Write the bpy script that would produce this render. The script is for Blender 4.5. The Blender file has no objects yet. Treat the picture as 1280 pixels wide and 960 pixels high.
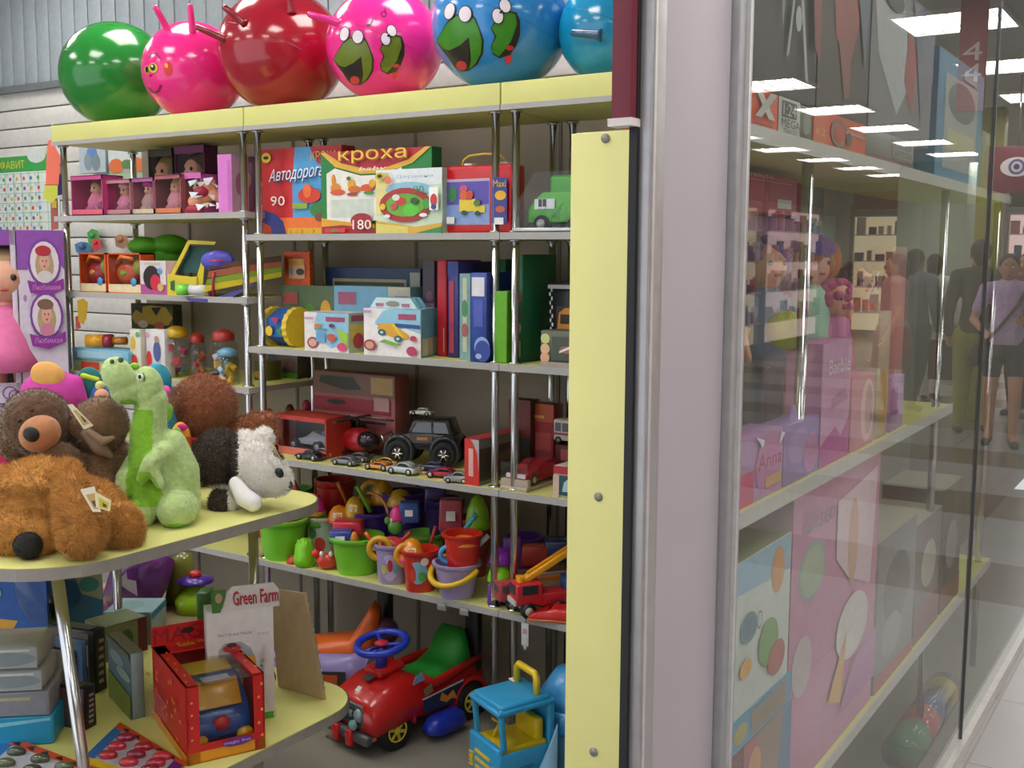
import bpy, bmesh, math, random
from mathutils import Vector, Matrix, Euler
R = random.Random(7)
PI = math.pi
SC = bpy.context.scene
COL = SC.collection
# ---------------------------------------------------------------- camera
f = 1377.98
Uc = Vector((-2140, 172, f)).normalized(); Vc = Vector((900, 158, f)).normalized()
Zc = Uc.cross(Vc)
if Zc.y < 0: Zc = -Zc
Xc = -Uc
CH = 1.6
def ray(x, y):
    c = Vector((x-640, 480-y, f)); return Vector((Xc.dot(c), Vc.dot(c), Zc.dot(c)))
def on(x, y, ax, val):
    r = ray(x, y); o = Vector((0, 0, CH)); return o + r*((val-o[ax])/r[ax])
def G(x, y, z): return on(x, y, 2, z)
def PY(x, y, Y): return on(x, y, 1, Y)
def PX(x, y, X): return on(x, y, 0, X)
def proj(P):
    q = Vector(P)-Vector((0, 0, CH)); c = Xc*q.x+Vc*q.y+Zc*q.z
    return 640+f*c.x/c.z, 480-f*c.y/c.z
FW = Vector((Xc.z, Vc.z, Zc.z))
def depth(p): return (Vector(p)-Vector((0, 0, CH))).dot(FW)
YAW = math.atan2(Vc.x, Xc.x)
cam = bpy.data.objects.new('camera', bpy.data.cameras.new('camera')); COL.objects.link(cam)
cam.data.sensor_width = 36; cam.data.lens = f/1280*36; cam.data.clip_start = .05
rm = Matrix(((Xc.x, Xc.y, -Xc.z), (Vc.x, Vc.y, -Vc.z), (Zc.x, Zc.y, -Zc.z))).to_4x4()
cam.matrix_world = Matrix.Translation((0, 0, CH)) @ rm
SC.camera = cam
SC.view_settings.view_transform = 'Standard'; SC.view_settings.look = 'None'
SC.view_settings.gamma = 1; SC.view_settings.use_curve_mapping = False
SC.view_settings.exposure = 0.12
# ---------------------------------------------------------------- materials
def lin(h):
    if isinstance(h, str):
        h = h.lstrip('#'); h = [int(h[i:i+2], 16)/255 for i in (0, 2, 4)]
    return tuple(c/12.92 if c <= .04045 else ((c+.055)/1.055)**2.4 for c in h) + (1,)
_m = {}
def M(h, rough=.45, metal=0., coat=0., var=.06, scale=40., bump=0., sheen=0.):
    key = (h, rough, metal, coat, var, scale, bump, sheen)
    if key in _m: return _m[key]
    m = bpy.data.materials.new('surface_'+h); m.use_nodes = True
    nt = m.node_tree; b = nt.nodes['Principled BSDF']; c = lin(h)
    tc = nt.nodes.new('ShaderNodeTexCoord'); nz = nt.nodes.new('ShaderNodeTexNoise')
    nz.inputs['Scale'].default_value = scale; nz.inputs['Detail'].default_value = 3
    nt.links.new(tc.outputs['Object'], nz.inputs['Vector'])
    rp = nt.nodes.new('ShaderNodeValToRGB'); e = rp.color_ramp.elements
    e[0].position = .3; e[1].position = .7
    e[0].color = tuple(v*(1-var) for v in c[:3])+(1,); e[1].color = tuple(min(1, v*(1+var)) for v in c[:3])+(1,)
    nt.links.new(nz.outputs['Fac'], rp.inputs['Fac']); nt.links.new(rp.outputs['Color'], b.inputs['Base Color'])
    b.inputs['Roughness'].default_value = rough; b.inputs['Metallic'].default_value = metal
    b.inputs['Coat Weight'].default_value = coat; b.inputs['Coat Roughness'].default_value = .08
    if sheen: b.inputs['Sheen Weight'].default_value = sheen
    if bump:
        bn = nt.nodes.new('ShaderNodeBump'); bn.inputs['Strength'].default_value = bump; bn.inputs['Distance'].default_value = .01
        nt.links.new(nz.outputs['Fac'], bn.inputs['Height']); nt.links.new(bn.outputs['Normal'], b.inputs['Normal'])
    _m[key] = m; return m
def emis(name, col, st):
    if name in _m: return _m[name]
    m = bpy.data.materials.new(name); m.use_nodes = True; nt = m.node_tree; nt.nodes.clear()
    o = nt.nodes.new('ShaderNodeOutputMaterial'); e = nt.nodes.new('ShaderNodeEmission')
    e.inputs[0].default_value = lin(col); e.inputs[1].default_value = st
    nt.links.new(e.outputs[0], o.inputs[0]); _m[name] = m; return m
def clear(name, tint, ior, rough, haze=0., hazecol='ffffff'):
    """see-through sheet: transmits straight, mirrors by Fresnel, optional painted haze for milky reflected light"""
    if name in _m: return _m[name]
    m = bpy.data.materials.new(name); m.use_nodes = True; nt = m.node_tree; nt.nodes.clear()
    o = nt.nodes.new('ShaderNodeOutputMaterial'); t = nt.nodes.new('ShaderNodeBsdfTransparent')
    t.inputs[0].default_value = lin(tint)
    g = nt.nodes.new('ShaderNodeBsdfGlossy'); g.inputs['Roughness'].default_value = rough
    fr = nt.nodes.new('ShaderNodeFresnel'); fr.inputs['IOR'].default_value = ior
    mx = nt.nodes.new('ShaderNodeMixShader')
    if haze:
        d = nt.nodes.new('ShaderNodeBsdfDiffuse'); d.inputs[0].default_value = lin(hazecol)
        m2 = nt.nodes.new('ShaderNodeMixShader'); m2.inputs[0].default_value = haze
        nt.links.new(t.outputs[0], m2.inputs[1]); nt.links.new(d.outputs[0], m2.inputs[2]); base = m2
    else: base = t
    ge = nt.nodes.new('ShaderNodeNewGeometry'); iv = nt.nodes.new('ShaderNodeMath'); iv.operation = 'SUBTRACT'; iv.inputs[0].default_value = 1
    nt.links.new(ge.outputs['Backfacing'], iv.inputs[1]); mu = nt.nodes.new('ShaderNodeMath'); mu.operation = 'MULTIPLY'
    nt.links.new(fr.outputs[0], mu.inputs[0]); nt.links.new(iv.outputs[0], mu.inputs[1])
    nt.links.new(mu.outputs[0], mx.inputs[0]); nt.links.new(base.outputs[0], mx.inputs[1]); nt.links.new(g.outputs[0], mx.inputs[2])
    nt.links.new(mx.outputs[0], o.inputs[0]); _m[name] = m; return m
FILM = clear('clear_plastic_film', 'f2f2f2', 1.5, .1)
CHROME = M('c9c9cc', .16, 1., 0, .03)
YEL = M('d6d584', .5, 0, 0, .03, 8)
EDGE = M('a9a7a6', .5, 0, 0, .04)
WHITE = 'eeeeee'
# ---------------------------------------------------------------- text cache
_t = {}
def textgeo(s):
    if s in _t: return _t[s]
    cu = bpy.data.curves.new('t', 'FONT'); cu.body = s; cu.size = 1; cu.resolution_u = 2
    ob = bpy.data.objects.new('t', cu); COL.objects.link(ob)
    dg = bpy.context.evaluated_depsgraph_get(); me = bpy.data.meshes.new_from_object(ob.evaluated_get(dg))
    vs = [v.co.copy() for v in me.vertices]; fs = [tuple(p.vertices) for p in me.polygons]
    bpy.data.objects.remove(ob); bpy.data.meshes.remove(me); bpy.data.curves.remove(cu)
    if vs:
        x0 = min(v.x for v in vs); x1 = max(v.x for v in vs); y0 = min(v.y for v in vs); y1 = max(v.y for v in vs)
        vs = [Vector(((v.x-x0)/(x1-x0), (v.y-y0)/(y1-y0), 0)) for v in vs]
    _t[s] = (vs, fs); return _t[s]
# ---------------------------------------------------------------- mesh builder
class MB:
    def __init__(s): s.bm = bmesh.new(); s.ms = []; s.T = Matrix()
    def mi(s, m):
        if isinstance(m, str): m = M(m)
        if m not in s.ms: s.ms.append(m)
        return s.ms.index(m)
    def fin(s, vs, m, smooth=False, T=None):
        i = s.mi(m); T = s.T @ T if T is not None else s.T
        fs = set()
        for v in vs:
            v.co = T @ v.co
            for fc in v.link_faces: fs.add(fc)
        for fc in fs: fc.material_index = i; fc.smooth = smooth
    def box(s, c, d, m, rot=(0, 0, 0), bev=0, taper=1., seg=2):
        vs = [s.bm.verts.new((x*d[0]/2*(taper if z > 0 else 1), y*d[1]/2*(taper if z > 0 else 1), z*d[2]/2)) for z in (-1, 1) for y in (-1, 1) for x in (-1, 1)]
        fs = [s.bm.faces.new([vs[i] for i in q]) for q in ((0, 2, 3, 1), (4, 5, 7, 6), (0, 1, 5, 4), (2, 6, 7, 3), (0, 4, 6, 2), (1, 3, 7, 5))]
        if bev:
            es = list({e for fc in fs for e in fc.edges})
            r = bmesh.ops.bevel(s.bm, geom=es, offset=bev, segments=seg, affect='EDGES', profile=.5)
            vs = list({v for fc in r['faces'] for v in fc.verts} | {v for fc in fs if fc.is_valid for v in fc.verts})
        s.fin(vs, m, bool(bev), Matrix.Translation(c) @ Euler(rot).to_matrix().to_4x4())
    def ring(s, prof, m, n=24, T=None, smooth=True, cap=True, sq=None):
        rows = []; vs = []
        for r, z in prof:
            row = []
            for k in range(n):
                a = 2*PI*k/n; q = 1.
                if sq: q = 1+sq*math.cos(4*a)
                v = s.bm.verts.new((r*q*math.cos(a), r*q*math.sin(a), z)); row.append(v); vs.append(v)
            rows.append(row)
        for a, b in zip(rows, rows[1:]):
            for k in range(n): s.bm.faces.new((a[k], a[(k+1) % n], b[(k+1) % n], b[k]))
        if cap:
            s.bm.faces.new(rows[0][::-1]); s.bm.faces.new(rows[-1])
        s.fin(vs, m, smooth, T)
    def cyl(s, a, b, r, m, r2=None, n=16, smooth=True):
        a = Vector(a); b = Vector(b); d = b-a; L = d.length
        T = Matrix.Translation(a) @ d.to_track_quat('Z', 'Y').to_matrix().to_4x4()
        s.ring([(r, 0), (r if r2 is None else r2, L)], m, n, T, smooth)
    def ell(s, c, r, m, rot=(0, 0, 0), n=20):
        if not hasattr(r, '__len__'): r = (r, r, r)
        vs, fs = usph(max(n, 9)); bv = [s.bm.verts.new(v) for v in vs]
        for q in fs: s.bm.faces.new([bv[i] for i in q])
        s.fin(bv, m, True, Matrix.Translation(c) @ Euler(rot).to_matrix().to_4x4() @ Matrix.Diagonal((r[0], r[1], r[2], 1)))
    def tube(s, pts, r, m, n=8, closed=False):
        pts = [Vector(p) for p in pts]; N = len(pts); rows = []; vs = []
        up = Vector((0, 0, 1)); prev = None
        for i, p in enumerate(pts):
            if closed: d = pts[(i+1) % N]-pts[i-1]
            else: d = pts[min(i+1, N-1)]-pts[max(i-1, 0)]
            d.normalize()
            if prev is None:
                a = d.cross(up if abs(d.z) < .9 else Vector((1, 0, 0))).normalized()
            else: a = (prev - d*prev.dot(d)).normalized()
            prev = a; b = d.cross(a); rr = r[i] if hasattr(r, '__len__') else r
            row = [s.bm.verts.new(p+a*math.cos(2*PI*k/n)*rr+b*math.sin(2*PI*k/n)*rr) for k in range(n)]
            rows.append(row); vs += row
        for i in range(N if closed else N-1):
            A = rows[i]; B = rows[(i+1) % N]
            for k in range(n): s.bm.faces.new((A[k], A[(k+1) % n], B[(k+1) % n], B[k]))
        if not closed: s.bm.faces.new(rows[0][::-1]); s.bm.faces.new(rows[-1])
        s.fin(vs, m, True)
    def torus(s, c, R_, r, m, rot=(0, 0, 0), n=28, k=10, sc=(1, 1, 1)):
        T = Matrix.Translation(c) @ Euler(rot).to_matrix().to_4x4() @ Matrix.Diagonal((*sc, 1))
        s.tube([T @ Vector((R_*math.cos(2*PI*i/n), R_*math.sin(2*PI*i/n), 0)) for i in range(n)], r, m, k, True)
    def prism(s, pts, z0, z1, m, T=None, bev=0, smooth=False):
        """outline pts in local XY pushed from z0 to z1"""
        if sum(a[0]*b[1]-b[0]*a[1] for a, b in zip(pts, pts[1:]+pts[:1])) < 0: pts = pts[::-1]
        a = [s.bm.verts.new((x, y, z0)) for x, y in pts]; b = [s.bm.verts.new((x, y, z1)) for x, y in pts]
        n = len(pts); fs = [s.bm.faces.new(a[::-1]), s.bm.faces.new(b)]
        for i in range(n): fs.append(s.bm.faces.new((a[i], a[(i+1) % n], b[(i+1) % n], b[i])))
        vs = a+b
        if bev:
            es = list(fs[0].edges)+list(fs[1].edges)
            r = bmesh.ops.bevel(s.bm, geom=es, offset=bev, segments=2, affect='EDGES', profile=.5)
            vs = list({v for fc in r['faces'] for v in fc.verts} | {v for fc in fs if fc.is_valid for v in fc.verts})
        s.fin(vs, m, smooth or bool(bev), T)
    def mesh(s, vs, fs, m, smooth=False, T=None):
        bv = [s.bm.verts.new(v) for v in vs]
        for q in fs:
            try: s.bm.faces.new([bv[i] for i in q])
            except ValueError: pass
        s.fin(bv, m, smooth, T)
    def build(s, name, parent=None, label=None, norm=True):
        if norm: bmesh.ops.recalc_face_normals(s.bm, faces=s.bm.faces)
        me = bpy.data.meshes.new(name); s.bm.to_mesh(me); s.bm.free()
        for m in s.ms: me.materials.append(m)
        return mkobj(name, me, parent, label)
def mkobj(name, me, parent=None, label=None):
    o = bpy.data.objects.new(name, me); COL.objects.link(o)
    if parent is not None: o.parent = parent
    if label: o['label'] = label
    return o
def tag(o, label, cat, group=None, loc=None, rz=None, kind=None):
    o['label'] = label; o['category'] = cat
    if group: o['group'] = group
    if kind: o['kind'] = kind
    if loc is not None: o.location = loc
    if rz is not None: o.rotation_euler = (0, 0, rz)
    return o
def thing(name, label, cat, loc=(0, 0, 0), rz=0, group=None):
    o = bpy.data.objects.new(name, None); COL.objects.link(o); o.empty_display_size = .05
    return tag(o, label, cat, group, loc, rz)
def struct(mb, name):
    o = mb.build(name); o['kind'] = 'structure'; return o
def dup(root, loc, rz, label=None, group=None):
    r = root.copy(); COL.objects.link(r); r.location = loc; r.rotation_euler = (0, 0, rz)
    if label: r['label'] = label
    if group: r['group'] = group
    for ch in list(root.children):
        c = ch.copy(); COL.objects.link(c); c.parent = r
        for g in list(ch.children):
            d = g.copy(); COL.objects.link(d); d.parent = c
    return r
# ---------------------------------------------------------------- printed faces
class Face:
    """flat print on a carton side: u,v in 0..1 from the lower left corner"""
    def __init__(s, mb, o, ux, vy, k=.0008):
        s.mb = mb; s.o = Vector(o); s.ux = Vector(ux); s.vy = Vector(vy); s.n = s.ux.cross(s.vy).normalized(); s.k = k; s.i = 0
    def P(s, u, v): return s.o+s.ux*u+s.vy*v+s.n*(s.k*s.i)
    def poly(s, pts, m):
        s.i += 1; s.mb.mesh([s.P(u, v) for u, v in pts], [tuple(range(len(pts)))], m)
    def r(s, u0, v0, u1, v1, m): s.poly([(u0, v0), (u1, v0), (u1, v1), (u0, v1)], m)
    def e(s, u, v, ru, rv, m, n=18): s.poly([(u+ru*math.cos(2*PI*k/n), v+rv*math.sin(2*PI*k/n)) for k in range(n)], m)
    def t(s, u0, v0, u1, v1, m, txt, sk=0., rz=0.):
        s.i += 1; vs, fs = textgeo(txt)
        def q(v):
            x, y = v.x, v.y
            return s.P(u0+(u1-u0)*x+sk*y, v0+(v1-v0)*y+rz*x)
        s.mb.mesh([q(v) for v in vs], fs, m)
    def draw(s, spec):
        for d in spec or []: getattr(s, d[0])(*d[1:])
def carton(mb, w, d, h, base, front=None, side=None, top=None, left=None, inner=None):
    """closed carton, base at z=0, front towards -Y"""
    mb.box((0, 0, h/2), (w, d, h), base, bev=.0012, seg=1)
    e = .0006
    Face(mb, (-w/2, -d/2-e, 0), (w, 0, 0), (0, 0, h)).draw(front)
    Face(mb, (w/2+e, -d/2, 0), (0, d, 0), (0, 0, h)).draw(side)
    Face(mb, (-w/2-e, d/2, 0), (0, -d, 0), (0, 0, h)).draw(left)
    Face(mb, (-w/2, -d/2, h+e), (w, 0, 0), (0, d, 0)).draw(top)
def card(name, label, cat, x0, x1, yt, yb, Y, z, d, base, front=None, side=None, top=None, group=None, h=None, left=None, tilt=0):
    """carton on a shelf of height z whose front (at depth Y) spans the given columns of the photograph"""
    ym = (yt+yb)/2; a = PY(x0, ym, Y); b = PY(x1, ym, Y)
    hh = h or PY((x0+x1)/2, yt, Y).z - z
    mb = MB(); carton(mb, b.x-a.x, d, hh, base, front, side, top, left)
    o = mb.build(name); tag(o, label, cat, group, ((a.x+b.x)/2, Y+d/2, z), 0)
    if tilt: o.rotation_euler.x = tilt
    return o
# ---------------------------------------------------------------- soft bodies
_us = {}
def usph(n):
    if n not in _us:
        m = n*2//3; vs = [Vector((0, 0, 1))]
        for j in range(1, m):
            a = PI*j/m
            for i in range(n): vs.append(Vector((math.sin(a)*math.cos(2*PI*i/n), math.sin(a)*math.sin(2*PI*i/n), math.cos(a))))
        vs.append(Vector((0, 0, -1))); fs = []; L = len(vs)-1
        for i in range(n): k = (i+1) % n; fs.append((0, 1+i, 1+k)); fs.append((L, L-n+k, L-n+i))
        for j in range(m-2):
            for i in range(n): k = (i+1) % n; a = 1+j*n; fs.append((a+i, a+n+i, a+n+k, a+k))
        _us[n] = (vs, fs)
    return _us[n]
def blob(parts, vox, sm=3, keep=False):
    V_ = []; F_ = []
    def sp(c, r, rot=(0, 0, 0), n=20):
        if not hasattr(r, '__len__'): r = (r, r, r)
        mt = Matrix.Translation(c) @ Euler(rot).to_matrix().to_4x4() @ Matrix.Diagonal((*r, 1)); vs, fs = usph(n); k = len(V_)
        V_.extend([mt @ v for v in vs]); F_.extend([tuple(q+k for q in fc) for fc in fs])
    for p in parts:
        if p[0] == 'e': sp(*p[1:])
        else:  # capsule chain [(point, radius), ...]
            ch = p[1]
            for (a, ra), (b, rb) in zip(ch, ch[1:]):
                a = Vector(a); b = Vector(b); L = (b-a).length; n = max(2, int(L/(.35*min(ra, rb)))+1)
                for k in range(n+1): t = k/n; sp(a.lerp(b, t), ra+(rb-ra)*t, n=12)
    me = bpy.data.meshes.new('b'); me.from_pydata(V_, [], F_); me.update()
    ob = bpy.data.objects.new('b', me); COL.objects.link(ob)
    md = ob.modifiers.new('r', 'REMESH'); md.mode = 'VOXEL'; md.voxel_size = vox; md.use_smooth_shade = True
    if sm: s = ob.modifiers.new('s', 'SMOOTH'); s.iterations = sm; s.factor = .5
    dg = bpy.context.evaluated_depsgraph_get(); m2 = bpy.data.meshes.new_from_object(ob.evaluated_get(dg))
    bpy.data.objects.remove(ob); bpy.data.meshes.remove(me); return m2
def soft(name, parts, vox, mats, fn=None, parent=None, label=None, sm=3, fur=0, flen=.01, fw=.0012, grav=.3, curl=.6):
    """continuous plush body; fn(co) picks the cloth; short pile stands on it"""
    me = blob(parts, vox, sm)
    ms = mats if isinstance(mats, (list, tuple)) else [mats]
    ms = [M(m, .9, 0, 0, .12, 60, .4, .3) if isinstance(m, str) else m for m in ms]
    if fur:
        me.calc_loop_triangles()
        vs = [v.co.copy() for v in me.vertices]; fs = [tuple(p.vertices) for p in me.polygons]
        mi = [fn(p.center) if fn else 0 for p in me.polygons]; sm_ = [True]*len(fs)
        tr = me.loop_triangles; areas = [t.area for t in tr]
        for t in R.choices(tr, areas, k=fur):
            a, b, c = (vs[i] for i in t.vertices); u = R.random(); v = R.random()
            if u+v > 1: u, v = 1-u, 1-v
            p = a+(b-a)*u+(c-a)*v; n = t.normal; w = Vector((R.uniform(-1, 1), R.uniform(-1, 1), R.uniform(-1, 1)))
            dr = (n+w*curl+Vector((0, 0, -grav))).normalized(); tg = dr.cross(w).normalized(); L = flen*R.uniform(.5, 1.3)
            k = len(vs); vs += [p-tg*fw-n*.001, p+tg*fw-n*.001, p+dr*L]; fs.append((k, k+1, k+2)); sm_.append(False)
            mi.append(mi[t.polygon_index])
        m3 = bpy.data.meshes.new(name); m3.from_pydata(vs, [], fs); bpy.data.meshes.remove(me); me = m3
        me.polygons.foreach_set('material_index', mi); me.polygons.foreach_set('use_smooth', sm_)
    elif fn:
        for p in me.polygons: p.material_index = fn(p.center); p.use_smooth = True
    else:
        for p in me.polygons: p.use_smooth = True
    for m in ms: me.materials.append(m)
    me.update(); return mkobj(name, me, parent, label)
class K:
    """toy frame standing at a real point; x to the viewer's right, y away, z up, in metres per photo pixel"""
    def __init__(s, px, py, z=None, pt=None, turn=0):
        s.p = Vector(pt) if pt is not None else G(px, py, z); s.px = px; s.py = py; s.s = depth(s.p)/f; s.rz = YAW+turn
    def v(s, x, y, d=0):
        r = ray(x, y); o = Vector((0, 0, CH)); F_ = Vector((-math.sin(YAW), math.cos(YAW), 0))
        t = ((s.p-o).dot(F_)+d*s.s)/r.dot(F_); P = o+r*t-s.p; c, n = math.cos(-s.rz), math.sin(-s.rz)
        return Vector((P.x*c-P.y*n, P.x*n+P.y*c, P.z))
    def px_(s, co):
        c, n = math.cos(s.rz), math.sin(s.rz); return proj(Vector((co.x*c-co.y*n, co.x*n+co.y*c, co.z))+s.p)
    def e(s, x, y, rx, ry, d=0, rd=None, rot=0): return ('e', s.v(x, y, d), (rx*s.s, (rd if rd is not None else (rx+ry)/2)*s.s, ry*s.s), (0, rot, 0))
    def c(s, *pts): return ('c', [(s.v(x, y, d), r*s.s) for x, y, d, r in pts])
# ================================================================ setting
GX = -.64       # plane of the shop window
mb = MB(); mb.box((-4.3, 3.2, -.05), (7.3, 10, .1), M('8c8880', .35, 0, 0, .05, 3)); o = struct(mb, 'floor')
def floormat():
    m = bpy.data.materials.new('corridor_floor_tiles'); m.use_nodes = True; nt = m.node_tree; b = nt.nodes['Principled BSDF']
    tc = nt.nodes.new('ShaderNodeTexCoord'); sp = nt.nodes.new('ShaderNodeSeparateXYZ'); nt.links.new(tc.outputs['Object'], sp.inputs[0])
    a = nt.nodes.new('ShaderNodeMath'); a.operation = 'MULTIPLY'; a.inputs[1].default_value = 1/1.8; nt.links.new(sp.outputs['Y'], a.inputs[0])
    fr = nt.nodes.new('ShaderNodeMath'); fr.operation = 'FRACT'; nt.links.new(a.outputs[0], fr.inputs[0])
    gt = nt.nodes.new('ShaderNodeMath'); gt.operation = 'LESS_THAN'; gt.inputs[1].default_value = .4; nt.links.new(fr.outputs[0], gt.inputs[0])
    yy = nt.nodes.new('ShaderNodeMath'); yy.operation = 'GREATER_THAN'; yy.inputs[1].default_value = 4.4; nt.links.new(sp.outputs['Y'], yy.inputs[0])
    ml = nt.nodes.new('ShaderNodeMath'); ml.operation = 'MULTIPLY'; nt.links.new(gt.outputs[0], ml.inputs[0]); nt.links.new(yy.outputs[0], ml.inputs[1])
    br = nt.nodes.new('ShaderNodeTexBrick'); br.offset = 0; br.inputs['Scale'].default_value = 1; br.inputs['Brick Width'].default_value = .6; br.inputs['Row Height'].default_value = .6
    br.inputs['Mortar Size'].default_value = .004; br.inputs['Color1'].default_value = lin('8f8d90'); br.inputs['Color2'].default_value = lin('8a888b'); br.inputs['Mortar'].default_value = lin('7b7672')
    nt.links.new(tc.outputs['Object'], br.inputs['Vector'])
    mx = nt.nodes.new('ShaderNodeMix'); mx.data_type = 'RGBA'; nt.links.new(ml.outputs[0], mx.inputs[0]); nt.links.new(br.outputs['Color'], mx.inputs[6]); mx.inputs[7].default_value = lin('5f5348')
    nt.links.new(mx.outputs[2], b.inputs['Base Color']); b.inputs['Roughness'].default_value = .22; return m
mb = MB(); mb.box((2.3, 8.5, -.05), (5.88, 27, .1), floormat()); struct(mb, 'floor_corridor')
mb = MB(); mb.box((-4.3, 3.2, 3.25), (7.3, 10, .1), M('c9ccce', .8)); struct(mb, 'ceiling')
mb = MB(); mb.box((2.3, 8.5, 3.05), (5.88, 27, .1), M('b9bcbe', .8)); struct(mb, 'ceiling_corridor')
# slat wall with ribbed metal cladding above it
WY = 3.75
def slatwall():
    mb = MB(); x0, x1 = -7.8, -1.16; z = 0
    zt = PY(40, 113, WY).z
    mb.box(((x0+x1)/2, WY+.03, zt/2), (x1-x0, .04, zt), M('55504a', .8))
    n = int(zt/.1)
    for k in range(n): mb.box(((x0+x1)/2, WY, zt-.1*(k+.5)), (x1-x0, .03, .094), M('c6c4c0', .55), bev=.004)
    return mb, zt
mb, ZT = slatwall(); struct(mb, 'wall_back')
mb = MB(); x = -7.8
while x < -1.2:
    mb.box((x+.055, WY+.05, (ZT+3.2)/2), (.105, .03, 3.2-ZT), M('9aa3aa', .5, .1), bev=.003); x += .112
mb.box((-4.5, WY+.08, (ZT+3.2)/2), (6.6, .02, 3.2-ZT), M('4f565c', .6)); struct(mb, 'wall_back_cladding')
mb = MB(); mb.box((-4.5, WY-.02, ZT+.01), (6.6, .05, .035), M('80868b', .4, .5)); struct(mb, 'trim_1')
# taupe partition behind the shelves
mb = MB(); PXL = PY(184, 300, 3.3).x; PXR = -1.06
mb.box(((PXL+PXR)/2, 3.3, 1.06), (PXR-PXL, .03, 2.12), M('968b7d', .7, 0, 0, .05, 6))
xx = PXL+.3
while xx < PXR: mb.box((xx, 3.283, 1.06), (.012, .006, 2.1), M('6f675d', .7)); xx += .62
struct(mb, 'wall_partition')
mb = MB(); mb.box((-1.2, 6.2, 1.6), (.08, 5.0, 3.2), M('6d685e', .7)); struct(mb, 'wall_showcase')
mb = MB(); mb.box((-7.9, 3.2, 1.6), (.1, 10, 3.2), M('b8b5b0', .7)); struct(mb, 'wall_left')
# ---- lamps
LAMP = emis('lamp_panel', 'fffaf2', 15.0)
def lamp(x, y, z, label, grp):
    t = thing('ceiling_light', label, 'ceiling light', (x, y, z), 0, grp)
    m_ = MB()
    for a, b, c, d in ((-.31, 0, .02, .64), (.31, 0, .02, .64)): m_.box((a, b, -.012), (c, d, .024), M('dddddd', .4))
    for b in (-.31, .31): m_.box((0, b, -.012), (.6, .02, .024), M('dddddd', .4))
    for k in range(-2, 3): m_.box((k*.12, 0, -.01), (.006, .6, .018), M('dddddd', .4))
    m_.build('frame', t)
    m_ = MB(); m_.box((0, 0, -.003), (.6, .6, .004), LAMP); m_.build('diffuser', t); return t
L0 = lamp(.2, 7.1, 3.0, 'square recessed ceiling light in the mall corridor', 'ceiling lights along the corridor')
for xx in (.2, 2.0, 3.8):
    for yy in [7.1+1.8*k for k in range(-5, 8)]:
        if (xx, yy) != (.2, 7.1): dup(L0, (xx, yy, 3.0), 0)
L1 = lamp(-2.0, 1.6, 3.2, 'square recessed ceiling light inside the toy shop', 'ceiling lights inside the toy shop')
for xx in (-2.0, -3.6, -5.2):
    for yy in (0, 1.6, 3.0):
        if (xx, yy) != (-2.0, 1.6): dup(L1, (xx, yy, 3.2), 0)
w = bpy.data.worlds.new('world'); SC.world = w; w.use_nodes = True
w.node_tree.nodes['Background'].inputs[0].default_value = (.9, .95, 1, 1); w.node_tree.nodes['Background'].inputs[1].default_value = 1.4
# ================================================================ shelving
YS = 2.8; DP = .4
def plate(t, x0, x1, y0, y1, z, th=.02, name='shelf', edge=EDGE):
    mb = MB(); mb.box(((x0+x1)/2, (y0+y1)/2+.001, z-th/2), (x1-x0-.004, y1-y0-.004, th), YEL)
    o = mb.build(name, t)
    mb = MB(); mb.box(((x0+x1)/2, y0-.001, z-th/2), (x1-x0, .003, th+.001), edge)
    mb.box((x0+.0005, (y0+y1)/2, z-th/2), (.003, y1-y0, th+.001), edge); mb.box((x1-.0005, (y0+y1)/2, z-th/2), (.003, y1-y0, th+.001), edge)
    mb.build('edge_strip', o, 'grey edge strip'); return o
def unit(x0, x1, zs, label, ins, fx):
    t = thing('shelving_unit', label, 'shelving unit', (0, 0, 0), 0, None)
    for z in zs: plate(t, x0, x1, YS, YS+DP, z)
    mb = MB(); mb.box(((x0+x1)/2, YS+DP/2, 2.07), (x1-x0-.002, DP, .075), YEL, bev=.002); o = mb.build('top_panel', t)
    mb = MB(); mb.box(((x0+x1)/2, YS-.001, 2.035), (x1-x0, .004, .016), EDGE); mb.build('edge_strip', o)
    for px, py in ((x0+ins, YS+.03), (x1-ins, YS+.03), (x0+ins, YS+DP-.03), (x1-ins, YS+DP-.03)):
        mb = MB(); mb.cyl((px, py, 0), (px, py, 2.03), .0125, CHROME)
        for z in [2.028]+zs: mb.cyl((px, py, z), (px, py, z+.006 if z < 2 else z-.006), .021, CHROME)
        for z in zs: mb.cyl((px, py, z-.027), (px, py, z-.02), .021, CHROME)
        mb.build('post', t)
    return t
ZA, ZB, ZCc, ZD = 1.665, 1.266, .872, .486
XL0, XL1, XM1, XR1 = -4.045, -2.945, -1.862, -1.10
unit(XL0, XL1, [1.745, 1.44, 1.115, .86, .486], 'left bay of yellow shelving with chrome posts, filled with dolls and toddler toys', .035, 0)
unit(XL1+.003, XM1, [ZA, ZB, ZCc, ZD], 'middle bay of yellow shelving with chrome posts, boxed games above toy cars and sand buckets', .035, 0)
unit(XM1+.003, XR1, [ZA, ZB, ZCc, ZD], 'right bay of yellow shelving with chrome posts, partly behind the tall yellow panel', .035, 0)
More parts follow.
